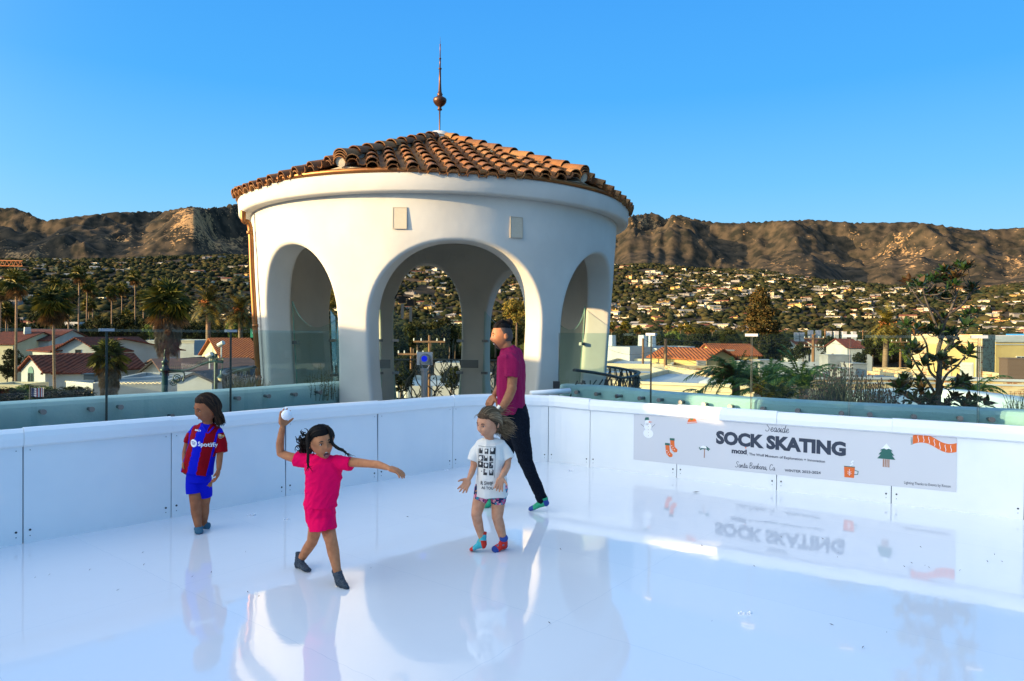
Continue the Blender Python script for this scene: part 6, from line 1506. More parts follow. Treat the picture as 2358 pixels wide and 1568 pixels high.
random.seed(41)
for lab, grp, xr, yr, Yr, rr_, n in (('dark leafy tree in the dense belt behind the left fan palms', 'dark tree belt behind the left palms', (-20, 610), (742, 778), (165, 260), (17, 27), 30), ('dark leafy tree in the belt seen through the rear arches', 'dark tree belt behind the rear arches', (860, 1210), (752, 778), (120, 220), (16, 26), 14), ('dark leafy tree in the belt behind the flat roofs on the right', 'dark tree belt behind the right roofs', (1400, 2370), (776, 796), (170, 280), (14, 22), 30)):
    for k in range(n): btree(xr[0]+(xr[1]-xr[0])*(k+random.random())/n, random.uniform(*yr), random.uniform(*rr_), random.uniform(*Yr), random.choice(('dark', 'dark', 'dark', 'dark', 'bright')) if False else 'dark', lab, grp)
# ================================================================ TOWN BUILDINGS
st_white = mat('town_stucco_white', (.46, .455, .44), .9, var=(.39, .385, .37), scale=.6, bump=.2, bscale=4, spec=.2)
st_pale = mat('town_stucco_pale', (.64, .54, .35), .9, var=(.56, .46, .29), scale=.5, bump=.2, bscale=4, spec=.2)
st_yel = mat('town_stucco_yellow', (.60, .43, .17), .9, var=(.50, .35, .14), scale=.5, bump=.2, bscale=4, spec=.2)
st_grey = mat('town_render_grey', (.40, .36, .28), .9, var=(.33, .29, .22), scale=.4, bump=.2, spec=.2)
roof_w = mat('roof_membrane', (.46, .47, .48), .7, var=(.38, .39, .41), scale=.4, spec=.3)
roof_d = mat('roof_dark', (.035, .033, .035), .8, var=(.06, .055, .055), scale=.8, spec=.2)
roof_b = mat('roof_brown', (.10, .055, .045), .85, var=(.15, .08, .06), scale=1.2, spec=.2)
def tile_roof(name, a, b):
    m = mat(name, a, .85, spec=.15); t = m.node_tree; bs = t.nodes['Principled BSDF']; tc = t.nodes.new('ShaderNodeTexCoord')
    w = t.nodes.new('ShaderNodeTexWave'); w.inputs['Scale'].default_value = 1.1; w.inputs['Distortion'].default_value = 1.2; w.inputs['Detail'].default_value = 2; t.links.new(tc.outputs['Object'], w.inputs['Vector'])
    n = t.nodes.new('ShaderNodeTexNoise'); n.inputs['Scale'].default_value = 2.5; n.inputs['Detail'].default_value = 6; t.links.new(tc.outputs['Object'], n.inputs['Vector'])
    r = t.nodes.new('ShaderNodeValToRGB'); r.color_ramp.elements[0].position = .35; r.color_ramp.elements[1].position = .65; r.color_ramp.elements[0].color = (*a, 1); r.color_ramp.elements[1].color = (*b, 1)
    t.links.new(n.outputs['Fac'], r.inputs[0]); t.links.new(r.outputs[0], bs.inputs['Base Color'])
    bp = t.nodes.new('ShaderNodeBump'); bp.inputs['Strength'].default_value = .7; bp.inputs['Distance'].default_value = .12; t.links.new(w.outputs['Fac'], bp.inputs['Height']); t.links.new(bp.outputs[0], bs.inputs['Normal']); return m
rt_red = tile_roof('red_tile_roof', (.20, .05, .028), (.11, .035, .025)); rt_or = tile_roof('orange_tile_roof', (.38, .11, .03), (.25, .07, .03))
def brick_mat():
    m = mat('worn_brick', (.3, .2, .1), .9, spec=.1); t = m.node_tree; b = t.nodes['Principled BSDF']; tc = t.nodes.new('ShaderNodeTexCoord')
    sp = t.nodes.new('ShaderNodeSeparateXYZ'); t.links.new(tc.outputs['Object'], sp.inputs[0]); ad = t.nodes.new('ShaderNodeMath'); ad.operation = 'ADD'; t.links.new(sp.outputs['X'], ad.inputs[0]); t.links.new(sp.outputs['Y'], ad.inputs[1])
    cb = t.nodes.new('ShaderNodeCombineXYZ'); t.links.new(ad.outputs[0], cb.inputs['X']); t.links.new(sp.outputs['Z'], cb.inputs['Y'])
    br = t.nodes.new('ShaderNodeTexBrick'); br.inputs['Scale'].default_value = 1; br.inputs['Brick Width'].default_value = .42; br.inputs['Row Height'].default_value = .13; br.inputs['Mortar Size'].default_value = .016
    br.inputs['Color1'].default_value = (.60, .42, .20, 1); br.inputs['Color2'].default_value = (.24, .06, .03, 1); br.inputs['Mortar'].default_value = (.50, .40, .25, 1); t.links.new(cb.outputs[0], br.inputs['Vector'])
    mpn = t.nodes.new('ShaderNodeMapping'); mpn.inputs['Scale'].default_value = (1, 1, 3.5); t.links.new(tc.outputs['Object'], mpn.inputs[0]); n = t.nodes.new('ShaderNodeTexNoise'); n.inputs['Scale'].default_value = 1.3; n.inputs['Detail'].default_value = 7; n.inputs['Roughness'].default_value = .7; t.links.new(mpn.outputs[0], n.inputs['Vector'])
    r = t.nodes.new('ShaderNodeMapRange'); r.inputs[1].default_value = .46; r.inputs[2].default_value = .54; r.inputs[4].default_value = .9; t.links.new(n.outputs['Fac'], r.inputs[0])
    mx = t.nodes.new('ShaderNodeMix'); mx.data_type = 'RGBA'; t.links.new(r.outputs[0], mx.inputs[0]); t.links.new(br.outputs['Color'], mx.inputs[6]); mx.inputs[7].default_value = (.58, .46, .27, 1); t.links.new(mx.outputs[2], b.inputs['Base Color']); return m
brick = brick_mat(); blue_trim = mat('green_window_frame', (.03, .13, .11), .5); glz = mat('window_glass', (.02, .03, .035), .08); frame_w = mat('window_frame_pale', (.55, .52, .45), .6)
class Bld:
    """box building: front face seen between two pixel columns, top edge at ytop, at distance Yd (Yd2 at the right end)"""
    def __init__(s, name, lab, x0, x1, yt0, Yd, dep, Yd2=None, base=None):
        s.a = P(x0, yt0, Yd); s.b = P(x1, yt0, Yd2 or Yd); s.top = s.a.z
        a = Vector((s.a.x, s.a.y, 0)); b = Vector((s.b.x, s.b.y, 0)); s.u = (b-a).normalized(); s.w = (b-a).length; s.v = Vector((-s.u.y, s.u.x, 0)); s.dep = dep
        if s.v.y < 0: s.v = -s.v
        s.base = base if base is not None else min(ground(a.x, a.y) if a.y > 25 else GZ, s.top-2.5)-.6; s.o = a
        s.M = Matrix((s.u, s.v, Vector((0, 0, 1)))).transposed().to_4x4(); s.M.translation = Vector((a.x, a.y, 0))
        s.root = thing(name, lab, 'building', (a.x, a.y, s.base))
    def box(s, nm, lo, hi, m, label=None):
        mb = MB(); mb.box(lo, hi, 0, s.M); return mb.build(nm, m, s.root, label=label)
    def wall(s, m, top=None): return s.box('wall', (0, 0, s.base), (s.w, s.dep, top if top is not None else s.top), m)
    def flat(s, m, rm, lip=.5, trim=None):
        s.wall(m, s.top-lip); mb = MB(); t = .3
        mb.box((0, 0, s.top-lip), (s.w, t, s.top), 0, s.M); mb.box((0, s.dep-t, s.top-lip), (s.w, s.dep, s.top), 0, s.M); mb.box((0, t, s.top-lip), (t, s.dep-t, s.top), 0, s.M); mb.box((s.w-t, t, s.top-lip), (s.w, s.dep-t, s.top), 0, s.M); mb.build('parapet', m, s.root)
        mb = MB(); mb.box((t, t, s.top-lip+.004), (s.w-t, s.dep-t, s.top-lip+.05), 0, s.M); mb.build('roof', rm, s.root)
        if trim: mb = MB(); mb.box((-.12, -.14, s.top-.12), (s.w+.12, -.003, s.top+.03), 0, s.M); mb.box((-.06, -.08, s.top-.4), (s.w+.06, -.003, s.top-.30), 0, s.M); mb.build('cornice', trim, s.root)
    def gable(s, m, rm, rise, axis='x', eave=.35, z=None):
        z = s.top if z is None else z; w, d, e = s.w, s.dep, eave; s.wall(m, z)
        mb = MB(); T = lambda p: s.M @ Vector(p); th = .14
        if axis == 'x':   # ridge parallel to the front: gables at the sides
            for sg, y0 in ((1, -e), (-1, d+e)):
                ym = d/2; zz = z-e*rise/(d/2); P4 = [(-e, y0, zz), (w+e, y0, zz), (w+e, ym, z+rise), (-e, ym, z+rise)]
                vs = [T(p) for p in P4]+[T((p[0], p[1], p[2]+th)) for p in P4]; mb.add(vs, [(0, 1, 2, 3), (4, 5, 6, 7), (0, 1, 5, 4), (1, 2, 6, 5), (2, 3, 7, 6), (3, 0, 4, 7)])
            g = MB()
            for x in (0, w): g.add([T((x, 0, z)), T((x, d, z)), T((x, d/2, z+rise-.02))], [(0, 1, 2)])
        else:
            for x0 in (-e, w+e):
                xm = w/2; zz = z-e*rise/(w/2); P4 = [(x0, -e, zz), (x0, d+e, zz), (xm, d+e, z+rise), (xm, -e, z+rise)]
                vs = [T(p) for p in P4]+[T((p[0], p[1], p[2]+th)) for p in P4]; mb.add(vs, [(0, 1, 2, 3), (4, 5, 6, 7), (0, 1, 5, 4), (1, 2, 6, 5), (2, 3, 7, 6), (3, 0, 4, 7)])
            g = MB()
            for y in (0, d): g.add([T((0, y, z)), T((w, y, z)), T((w/2, y, z+rise-.02))], [(0, 1, 2)])
        mb.build('roof', rm, s.root); g.build('gable', m, s.root)
    def window(s, x, z, w, h, bars=1, side=False, fm=None):
        f = MB(); o = .03; M_ = s.M if not side else s.M @ Matrix.Translation((s.w, 0, 0)) @ Matrix.Rotation(math.pi/2, 4, 'Z')
        for bx in ((x-w/2-.08, x-w/2), (x+w/2, x+w/2+.08)): f.box((bx[0], -.08, z), (bx[1], -.003, z+h), 0, M_)
        for bz in ((z-.1, z), (z+h, z+h+.08)): f.box((x-w/2-.1, -.10, bz[0]), (x+w/2+.1, -.003, bz[1]), 0, M_)
        for k in range(1, bars+1): f.box((x-w/2+w*k/(bars+1)-.02, -.06, z), (x-w/2+w*k/(bars+1)+.02, -.02, z+h), 0, M_)
        f.box((x-w/2, -.055, z+h/2-.02), (x+w/2, -.025, z+h/2+.02), 0, M_)
        fr = f.build('window', fm or frame_w, s.root); p = MB(); p.box((x-w/2, -.02, z), (x+w/2, -.004, z+h), 0, M_); pp = p.build('pane', glz, None); pp.parent = fr
        pp.matrix_parent_inverse = Matrix.Translation(-s.root.location)@Matrix.Identity(4) if False else Matrix.Translation(s.root.location)@Matrix.Translation(-s.root.location)
        return fr
    def unit(s, x, y, w, d, h, m, nm='roof_unit'):
        z = s.top-.45; mb = MB(); mb.box((x, y, z), (x+w, y+d, z+h), 0, s.M); mb.box((x-.04, y-.04, z+h), (x+w+.04, y+d+.04, z+h+.06), 0, s.M)
        for k in range(5): mb.box((x+.08, y-.025, z+.15+k*(h-.3)/5), (x+w-.08, y-.003, z+.15+(k+.55)*(h-.3)/5), 0, s.M)
        mb.build(nm, m, s.root)
ac_m = mat('hvac_metal', (.38, .37, .35), .5, var=(.30, .29, .27), scale=2, metal=.3)
# ----- left
b = Bld('tiled_roof_building', 'cream building with a red tile roof and white vent at the far left edge', -60, 30, 792, 112, 14); b.gable(st_pale, rt_red, 1.9, 'x')
b = Bld('tiled_roof_building', 'long low red tiled roof behind the trees at the left edge', 20, 112, 783, 118, 12, 118); b.gable(st_white, rt_red, 1.8, 'x', .5)
mb = MB(); q = P(63, 760, 118); mb.tube([q+V3(0, 0, -1.2), q+V3(0, 0, .5)], [.75, .6], 4); mb.build('roof_vent', st_white, label='boxy white roof vent on the red tiled roof at the left', cat='vent', smooth=False)
b = Bld('gabled_house', 'white gabled house with a dark red tile roof and one small square window', 129, 227, 806, 90, 14, 90); b.gable(st_white, rt_red, 1.6, 'y', .6); b.window(b.w*.52, b.top-.6, .55, .6, 0, fm=roof_d)
b = Bld('tiled_roof_building', 'red tiled wing left of the white gabled house', 75, 131, 806, 96, 16, 90); b.gable(st_white, rt_red, 1.6, 'x', .6)
# chapel: gable facing left front, long roof to the right
b = Bld('chapel_building', 'white chapel like building with a maroon tile roof and an arched green window', 49, 104, 851, 63, 9, 61)
b.gable(st_white, rt_red, 1.25, 'y', .35)
mb = MB(); V_ = [(.0, 0), (.95, 0), (.95, 1.6)]+[(.475+.475*math.cos(a), 1.6+.5*math.sin(a)) for a in np.linspace(0, math.pi, 9)[1:-1]]+[(0, 1.6)]
xo = b.w*.30; zo = b.top-1.75; mb.add([b.M @ Vector((xo+x, -.05, zo+z)) for x, z in V_]+[b.M @ Vector((xo+x, -.003, zo+z)) for x, z in V_], [tuple(range(len(V_)))]+[(k, (k+1) % len(V_), len(V_)+(k+1) % len(V_), len(V_)+k) for k in range(len(V_))]); wf = mb.build('arched_window', blue_trim, b.root)
mb = MB(); 
for k in (.05, .52): mb.box((xo+k, -.07, zo+.1), (xo+k+.38, -.052, zo+1.5), 0, b.M)
mb.build('window_pane', glz, b.root)
b = Bld('long_wing', 'long white wing of the chapel building under a maroon tile roof', 104.5, 222, 860, 61.5, 10, 63); b.gable(st_white, rt_red, 1.55, 'x', .3)
b = Bld('blank_white_building', 'large blank white windowless building beyond the skirted palms', 286, 400, 783, 118, 20); b.flat(st_white, roof_w, .5, st_white)
b = Bld('blank_white_building', 'right half of the blank white building with cream coping', 401, 447, 784, 114, 18); b.flat(st_white, roof_w, .5, st_pale)
b = Bld('dark_roofed_shed', 'white shed with a black gabled roof behind the street lamp', 326, 386, 857, 64, 10, 64); b.gable(st_white, roof_d, 1.0, 'y', .5)
b = Bld('flat_roofed_shop', 'low white shop with gold letters and fairy lights along its roof edge', 152, 214, 877, 46, 12, 44); b.flat(st_white, roof_w, .3)
mb = MB(); V, F = textmesh('CITY', .42, .01, 'RIGHT', extrude=.02); mb.add([b.M @ Vector((b.w*1.02+v.x, -.03-v.z, b.top-.62+v.y)) for v in V], F); mb.build('gold_letters', mat('gold_letters', (.45, .30, .08), .35, metal=.6), b.root, fix=False)
gl = mat('fairy_light', (.8, .6, .3), .4, emit=((1, .62, .25), 3.0))
def fairy(b_, n):
    mb = MB()
    for k in range(n): c = b_.M @ Vector((b_.w*k/n, -.05, b_.top-.05+.05*math.sin(k*1.7))); mb.ell(c, .016, nu=5, nv=4)
    mb.build('fairy_lights', gl, b_.root)
fairy(b, 40)
b = Bld('flat_roofed_shop', 'long low pale shop wall right of the squat skirted palm', 214.5, 372, 881, 44.5, 12, 45.5); b.flat(st_white, roof_w, .3); fairy(b, 60)
mb = MB(); mb.box((-1.5, 3, b.top-.2), (-.3, 3.9, b.top+.35), 0, b.M); mb.box((-1.6, 2.9, b.top+.35), (-.2, 4.0, b.top+.40), 0, b.M); mb.build('rooftop_plant', mat('dark_plant_metal', (.03, .05, .07), .5), b.root)
b2 = Bld('rooftop_cabinets', 'row of white rooftop cabinets beyond the low shops', 352, 368, 858, 56, 1.0); b2.flat(st_white, roof_w, .1)
b = Bld('dark_flat_roof_building', 'wide low building with a dark maroon roof left of the tower', 386, 600, 856, 58, 16, 62); b.gable(st_white, roof_b, .7, 'x', .6)
b = Bld('dark_flat_roof_building', 'black flat roofed building behind the green street lamp', 384, 575, 842, 76, 10, 76); b.gable(st_white, roof_d, .5, 'x', .6)
b = Bld('white_lane_building', 'white clapboard building with a black roof edge beside the lamp post', 408, 488, 879, 40, 8, 40); b.gable(st_white, roof_d, .45, 'y', .15)
b = Bld('tile_edged_house', 'white house with orange tile roof edges left of the downpipe', 473, 512, 805, 92, 12, 92); b.gable(st_white, rt_or, .9, 'y', .4)
b = Bld('tile_edged_house', 'white lean to with an orange tile verge beneath the date palms', 515, 600, 826, 72, 14, 74); b.gable(st_pale, rt_or, 2.0, 'x', .4)
b = Bld('white_annex', 'white annex with one dark window left of the orange tile roofs', 447, 500, 818, 88, 8); b.flat(st_white, roof_d, .2); b.window(1.1, b.top-1.5, .9, 1.1)
b = Bld('small_white_building', 'small white two storey box building among the left palms', 148, 181, 741, 240, 8); b.flat(st_white, roof_w, .3); b.window(2, b.top-1.8, 1.0, 1.2); b.window(4, b.top-1.8, 1.0, 1.2)
b = Bld('small_white_building', 'tiny white roof right of the thin palms', 205, 222, 744, 260, 6); b.gable(st_white, rf2, .8, 'x')
# stair handrail wall at bottom left
b = Bld('sloped_stair_wall', 'pale stucco stair wall rising at the left edge', -40, 48, 885, 50, 3); b.flat(st_pale, roof_w, .3)
# ----- right
b = Bld('blue_grey_box_building', 'plain pale box building just right of the tower with two rooftop tanks', 1380, 1450, 797, 92, 14, 88); b.flat(st_white, roof_w, .4)
for k, x in enumerate((1408, 1480, 1500)):
    q = P(x, 786, 98); mb = MB(); mb.tube([q+V3(0, 0, -2.5), q+V3(0, 0, .9)], [.75, .62], 8); mb.build('rooftop_tank', mat('tank_metal', (.50, .52, .52), .4, metal=.3), label='pale rooftop tank, %s of three right of the tower' % ('leftmost', 'middle', 'rightmost')[k], cat='tank', group='rooftop tanks')
b = Bld('flat_roofed_building', 'sunlit cream flat roofed building left of the first wooden pole', 1451, 1512, 802, 96, 14, 94); b.flat(st_pale, roof_w, .4, st_white)
b = Bld('flat_roofed_building', 'pale grey flat roofed building behind the first wooden pole', 1512, 1562, 802, 90, 14, 92); b.flat(st_white, roof_w, .4)
b = Bld('workshop_building', 'low workshop with a flat canopy roof and dark open bays right of the tower', 1380, 1548, 836, 74, 16, 72); b.flat(st_pale, roof_w, .35); 
for k in range(3): b.window(5.2+k*1.9 if b.w > 6 else 2, b.top-1.6, 1.5, 1.0, 1, fm=roof_d)
b.window(1.6, b.top-1.6, .5, 1.1, 0, fm=blue_trim)
b = Bld('flat_roofed_building', 'long flat roof strip with vent pipes in front of the workshop', 1380, 1600, 858, 62, 8, 62); b.flat(st_grey, roof_w, .3)
b = Bld('yellow_flat_building', 'yellow flat roofed building with rooftop units left of the tiled house', 1563, 1700, 816, 84, 14, 84); b.flat(st_yel, roof_w, .4, rt_or)
for k, (x, w_) in enumerate(((1.9, .7), (5.0, .9), (6.2, .9))): b.unit(x, 1.0, w_, .8, 1.0, ac_m)
b = Bld('low_yellow_building', 'low yellow wall with wires and a small condenser in front', 1545, 1690, 842, 72, 9, 72); b.flat(st_yel, roof_w, .4); b.unit(3.0, .8, .9, .5, .9, ac_m)
b = Bld('tiled_house', 'yellow house with an orange tiled gable roof right of the tower', 1627, 1692, 826, 74, 9, 76); b.gable(st_yel, rt_or, .95, 'y', .45); b.window(b.w*.60, b.top-1.5, .6, .85, 1)
b = Bld('tiled_house', 'long red tiled roof behind the yellow tiled house', 1650, 1745, 817, 84, 8, 84); b.gable(st_yel, rt_or, 1.2, 'x', .4)
b = Bld('pale_parapet_building', 'pale parapet wall building behind the feathery palm', 1548, 1700, 857, 56, 9, 56); b.flat(st_pale, roof_w, .5, st_white)
b = Bld('cornice_building', 'near cream building with a moulded cornice and pale blue roof right of the tower', 1417, 1735, 877, 40, 15, 37); b.flat(st_pale, roof_w, .35, st_pale)
mb = MB(); T = b.M; 
for (x, y, r, h) in ((5.6, 2.2, 1.3, .5), (8.0, 1.6, .9, .45)): mb.lathe([(r, b.top-.3), (r*.9, b.top-.3+h*.6), (r*.5, b.top-.3+h), (.01, b.top-.3+h*1.1)], T @ Vector((x, y, 0)), 14)
mb.build('roof_mound', roof_w, b.root, smooth=True)
# brick block
b = Bld('brick_building', 'long worn brick building with rooftop ducts behind the lavender', 1700, 2176, 868, 44, 16, 45); b.flat(brick, roof_w, .5, roof_w)
for x, y, w_, d_, h_ in ((.85, 1.5, .95, 1.2, 1.35), (1.95, 1.2, 1.15, 1.3, 1.45), (7.3, 1.0, 1.1, 1.2, .95), (8.4, 1.4, 1.0, 1.4, 1.25), (7.9, 3.6, 1.7, 1.2, 1.75)): b.unit(x, y, w_, d_, h_, ac_m)
mb = MB()
for k in range(3): mb.tube([b.M @ Vector((5.5, 2.4+k*1.5, b.top-.2)), b.M @ Vector((b.w-1, 2.6+k*1.2, b.top-.2))], .07, 8)
mb.build('rooftop_pipes', ac_m, b.root)
mb = MB(); mb.box((4.6, 11, b.top-.5), (b.w, 11.3, b.top+.55), 0, b.M); mb.build('rear_parapet', st_white, b.root)
b = Bld('brick_building', 'brick and stucco wall continuing to the right edge of the photo', 2176.5, 2460, 871, 44.5, 16, 43); b.flat(brick, roof_w, .5, roof_w)
mb = MB(); mb.box((0, -.10, b.top-1.05), (b.w, -.003, b.top-.95), 0, b.M); mb.box((0, -.16, GZ), (b.w, -.004, b.top-2.1), 0, b.M); mb.build('string_course', st_grey, b.root)
b.unit(4.4, 2, 1.5, 1.2, 1.7, mat('brown_unit', (.13, .08, .05), .6)); 
b = Bld('brick_tower', 'tall square brick and stucco tower block behind the young magnolia', 2125, 2262, 769.5, 56, 5, 54); b.flat(brick, roof_w, .4)
mb = MB(); mb.box((.4, -.05, b.base), (b.w-.3, -.003, b.top-.8), 0, b.M); mb.build('stucco_panel', st_yel, b.root)
mb = MB(); mb.box((1.5, -.10, b.base), (b.w-2.0, -.052, b.top-1.8), 0, b.M); mb.build('brick_patch', brick, b.root)
mb = MB()
for k in range(7): mb.box((b.w-1.35, -.14, b.top-3.2+k*.13), (b.w-.65, -.052, b.top-3.12+k*.13), 0, b.M)
mb.box((b.w-1.45, -.09, b.top-3.35), (b.w-.55, -.053, b.top-2.2), 0, b.M); mb.build('louvre', st_white, b.root)
for k in range(3):
    mb = MB(); mb.tube([b.M @ Vector((b.w-.38+k*.13, -.1, b.base)), b.M @ Vector((b.w-.38+k*.13, -.1, b.top-.9))], .035, 6); mb.build('wall_pipe', ac_m, b.root)
b = Bld('brick_pier', 'shaded brick and stucco pier at the right end of the brick tower', 2262.5, 2292, 770, 54, 5, 57); b.wall(brick)
b = Bld('stucco_hall', 'tan stucco hall with a gridded window at the right edge', 2293, 2440, 785, 70, 12, 70); b.flat(st_yel, roof_w, .5, st_white); b.window(2.8, b.top-3.2, 1.3, 1.6, 2)
mb = MB(); mb.box((.8, 2, b.top-.45), (5.8, 6, b.top+.6), 0, b.M); mb.build('penthouse', st_white, b.root)
mb = MB(); mb.box((4.6, 1.8, b.top+.6), (6.2, 5.0, b.top+.75), 0, b.M); mb.build('penthouse_roof', mat('blue_tarp', (.02, .16, .38), .6), b.root)
b = Bld('small_tiled_house', 'small white house with a red tile roof between the trees right of centre', 1951, 1985, 800, 120, 8); b.gable(st_white, rt_red, 1.4, 'x')
for k, (x0, x1, yt) in enumerate(((1868, 1905, 790), (1912, 1945, 792), (1945, 1990, 793), (1838, 1862, 795), (1985, 2010, 812))):
    b = Bld('chimneyed_house', 'white villa with tall chimneys, number %s along the row right of centre' % ('first', 'second', 'third', 'fourth', 'fifth')[k], x0, x1, yt, 170, 9); b.gable(st_white, rf1, 1.2, 'x')
    for q in (.2, .7): mb = MB(); mb.box((b.w*q, 3, b.top), (b.w*q+1.0, 4, b.top+3.2), 0, b.M); mb.build('chimney', st_white, b.root)
b = Bld('white_roadside_building', 'white building behind the green road sign left of the tower', 560, 600, 758, 170, 8); b.flat(st_white, roof_w, .4)
b = Bld('dark_canopy_building', 'pale building with vehicles seen low through the middle rear arch', 880, 1100, 888, 48, 12, 48); b.flat(st_white, roof_w, .4); b.unit(6.2, 2, 1.5, 1.2, 1.2, ac_m)
b = Bld('white_parking_wall', 'white low wall seen through the rear arch right side', 1000, 1120, 835, 70, 6, 70); b.flat(st_white, roof_w, .3)
# ================================================================ POLES, LAMPS, SIGN, FLAG, CRANE
wood = mat('pole_wood', (.24, .12, .05), .9, var=(.16, .08, .04), scale=3, stretch=(1, 1, .2)); cream_m = mat('insulator', (.6, .58, .52), .4)
tops = []
def upole(x, yt, yb, Yd, lab, arms=1, r=.15, trafo=0, aw=2.2):
    a = P(x, yt, Yd); root = thing('utility_pole', lab, 'utility pole', (a.x, a.y, ground(a.x, a.y)), group='wooden utility poles'); mb = MB(); mb.tube([(a.x, a.y, ground(a.x, a.y)-.5), (a.x, a.y, a.z)], [r*1.2, r*.85], 8); mb.build('pole', wood, root)
    for k in range(arms):
        z = a.z-.5-k*.95; m = MB(); m.box((a.x-aw/2, a.y-.22, z), (a.x+aw/2, a.y-.12, z+.12)); m.build('cross_arm', wood, root)
        m = MB()
        for q in (-.48, -.25, .25, .48): m.tube([(a.x+aw*q, a.y-.17, z+.12), (a.x+aw*q, a.y-.17, z+.30)], [.05, .035], 6)
        m.build('insulators', cream_m, root)
    for k in range(trafo):
        m = MB(); m.tube([(a.x-1.4+k*.62, a.y-.4, a.z-3.3), (a.x-1.4+k*.62, a.y-.4, a.z-2.5)], .24, 12); m.tube([(a.x-1.4+k*.62, a.y-.4, a.z-2.5), (a.x-1.5+k*.62, a.y-.4, a.z-1.9)], .025, 5); m.build('transformer', cream_m, root)
    tops.append((a.x, a.y, a.z)); return a
p1 = upole(1481, 779, 842, 80, 'short wooden pole with a tank on top nearest the tower', 0); p2 = upole(1533, 780, 862, 66, 'leaning wooden pole in front of the cream cornice building', 0, .17)
p3 = upole(1873, 770, 835, 78, 'tall wooden pole with crossarms behind the brick roof ducts', 2, .2); p4 = upole(1917, 814, 838, 80, 'short wooden pole at the right of the double crossarm pole', 1, .14); p5 = upole(2074, 778, 840, 74, 'slim sunlit wooden pole left of the young magnolia', 1, .13)
p6 = upole(1987, 760, 800, 190, 'thin dark pole beside the palm right of centre', 1, .15); p7 = upole(1900, 757, 780, 200, 'thin orange pole beyond the row of villas', 0, .15)
p8 = upole(947, 800, 850, 46, 'wooden pole with crossarm in the middle rear arch', 1, .09, 3, 1.7); p9 = upole(989, 772, 850, 48, 'taller wooden pole behind the transformers', 1, .1)
wire_m = mat('black_wire', (.01, .01, .01), .6)
def wire(a, b, sag, lab):
    a = Vector(a); b = Vector(b); mb = MB(); pts = [a.lerp(b, k/14)-V3(0, 0, sag*4*(k/14)*(1-k/14)) for k in range(15)]; mb.tube(pts, .016, 4, cap=False); mb.build('overhead_wire', wire_m, label=lab, cat='wire', group='overhead wires')
tp_ = [Vector(t) for t in tops]
for k, (a, b, s_, l) in enumerate(((tp_[1], tp_[2], .9, 'overhead wire running right from the leaning wooden pole'), (tp_[1], tp_[0], .5, 'overhead wire between the two poles nearest the tower'), (tp_[1]-V3(0, 0, .6), P(1640, 842, 72), .3, 'overhead wire to the low yellow building'), (tp_[1]-V3(0, 0, 1), P(1700, 860, 56), .4, 'lowest overhead wire to the pale parapet building'), (P(1395, 800, 88), tp_[1]-V3(0, 0, .8), .8, 'overhead wire crossing the pale box building'), (tp_[2]-V3(0, 0, .5), P(2110, 800, 74), .5, 'overhead wire running right from the double crossarm pole'), (tp_[2], P(1500, 775, 90), .8, 'highest overhead wire above the flat roofs'))): wire(a, b, s_, l)
lamp_g = mat('lamp_green', (.006, .032, .025), .35, metal=.2); globe = mat('lamp_globe', (.62, .52, .30), .3)
def street_lamp(x, y, Yd, lab, h=.5):
    c = P(x, y, Yd); root = thing('street_lamp', lab, 'street lamp', c, group='green ornate street lamps'); s_ = h
    m = MB(); m.lathe([(.01, .95*s_), (.03*s_, .6*s_), (.05*s_, .42*s_), (.16*s_, .38*s_), (.2*s_, .3*s_), (.2*s_, .02*s_), (.26*s_, -.05*s_), (.42*s_, -.22*s_), (.46*s_, -.3*s_), (.40*s_, -.31*s_)], c, 18); m.build('lamp_hood', lamp_g, root, smooth=True)
    m = MB(); m.ell(c+V3(0, 0, -.31*s_), (.36*s_, .36*s_, .30*s_), nu=16); m.build('lamp_globe', globe, root, smooth=True); return root, c
L1, c1 = street_lamp(512, 862, 24, 'green ornate street lamp with a cream bowl left of the tower', .42)
base_ = P(380, 853, 24); m = MB(); m.tube([(base_.x, base_.y, GZ), (base_.x, base_.y, base_.z+.1)], .10, 12); m.lathe([(.16, -.02), (.18, .05), (.10, .1), (.09, .25), (.13, .3), (.06, .36), (.03, .5), (.05, .54), (.01, .75)], base_, 12); m.build('post', lamp_g, L1, smooth=True)
m = MB(); arm = spline([base_+V3(0, 0, .02), P(430, 852, 24), P(462, 840, 24), P(490, 832, 24), P(512, 834, 24), c1+V3(0, 0, .42)], 6); m.tube(arm, .035, 8)
for k in range(0, len(arm)-1): 
    for q in (0, .5): p = arm[k].lerp(arm[k+1], q); m.tube([p, p+V3(random.uniform(-.03, .03), 0, .17)], .006, 3)
m.tube(spline([P(380, 858, 24), P(420, 856, 24), P(424, 868, 24), P(421, 878, 24)], 5), .03, 8)
sp_ = [P(407, 872, 24)+V3(math.cos(a)*.16*(1-a/14), 0, math.sin(a)*.16*(1-a/14)) for a in np.linspace(0, 9, 26)]; m.tube(sp_, .018, 6); sp_ = [P(400, 880, 24)+V3(-math.cos(a)*.13*(1-a/14), 0, -math.sin(a)*.13*(1-a/14)) for a in np.linspace(0, 9, 26)]; m.tube(sp_, .018, 6)
m.build('bracket_arm', lamp_g, L1, smooth=True)
L2, c2_ = street_lamp(490, 820, 29, 'green street lamp head with white cameras beside it', .36)
m = MB(); m.tube([(c2_.x+.0, c2_.y+.3, GZ), (c2_.x, c2_.y+.3, c2_.z+.1)], .08, 8); m.build('post', lamp_g, L2)
for k, (x, y) in enumerate(((476, 821), (503, 795))):
    c = P(x, y, 28.5); m = MB(); m.tube([c, c+V3(.25, -.1, .12)], .09, 10); m.tube([c+V3(.12, 0, 0), c+V3(.12, 0, -.5)], .03, 6); m.build('security_camera', cream_m, label='white security camera on the lamp pole, %s of the pair' % ('lower left' if k == 0 else 'upper right'), cat='camera', group='white security cameras')
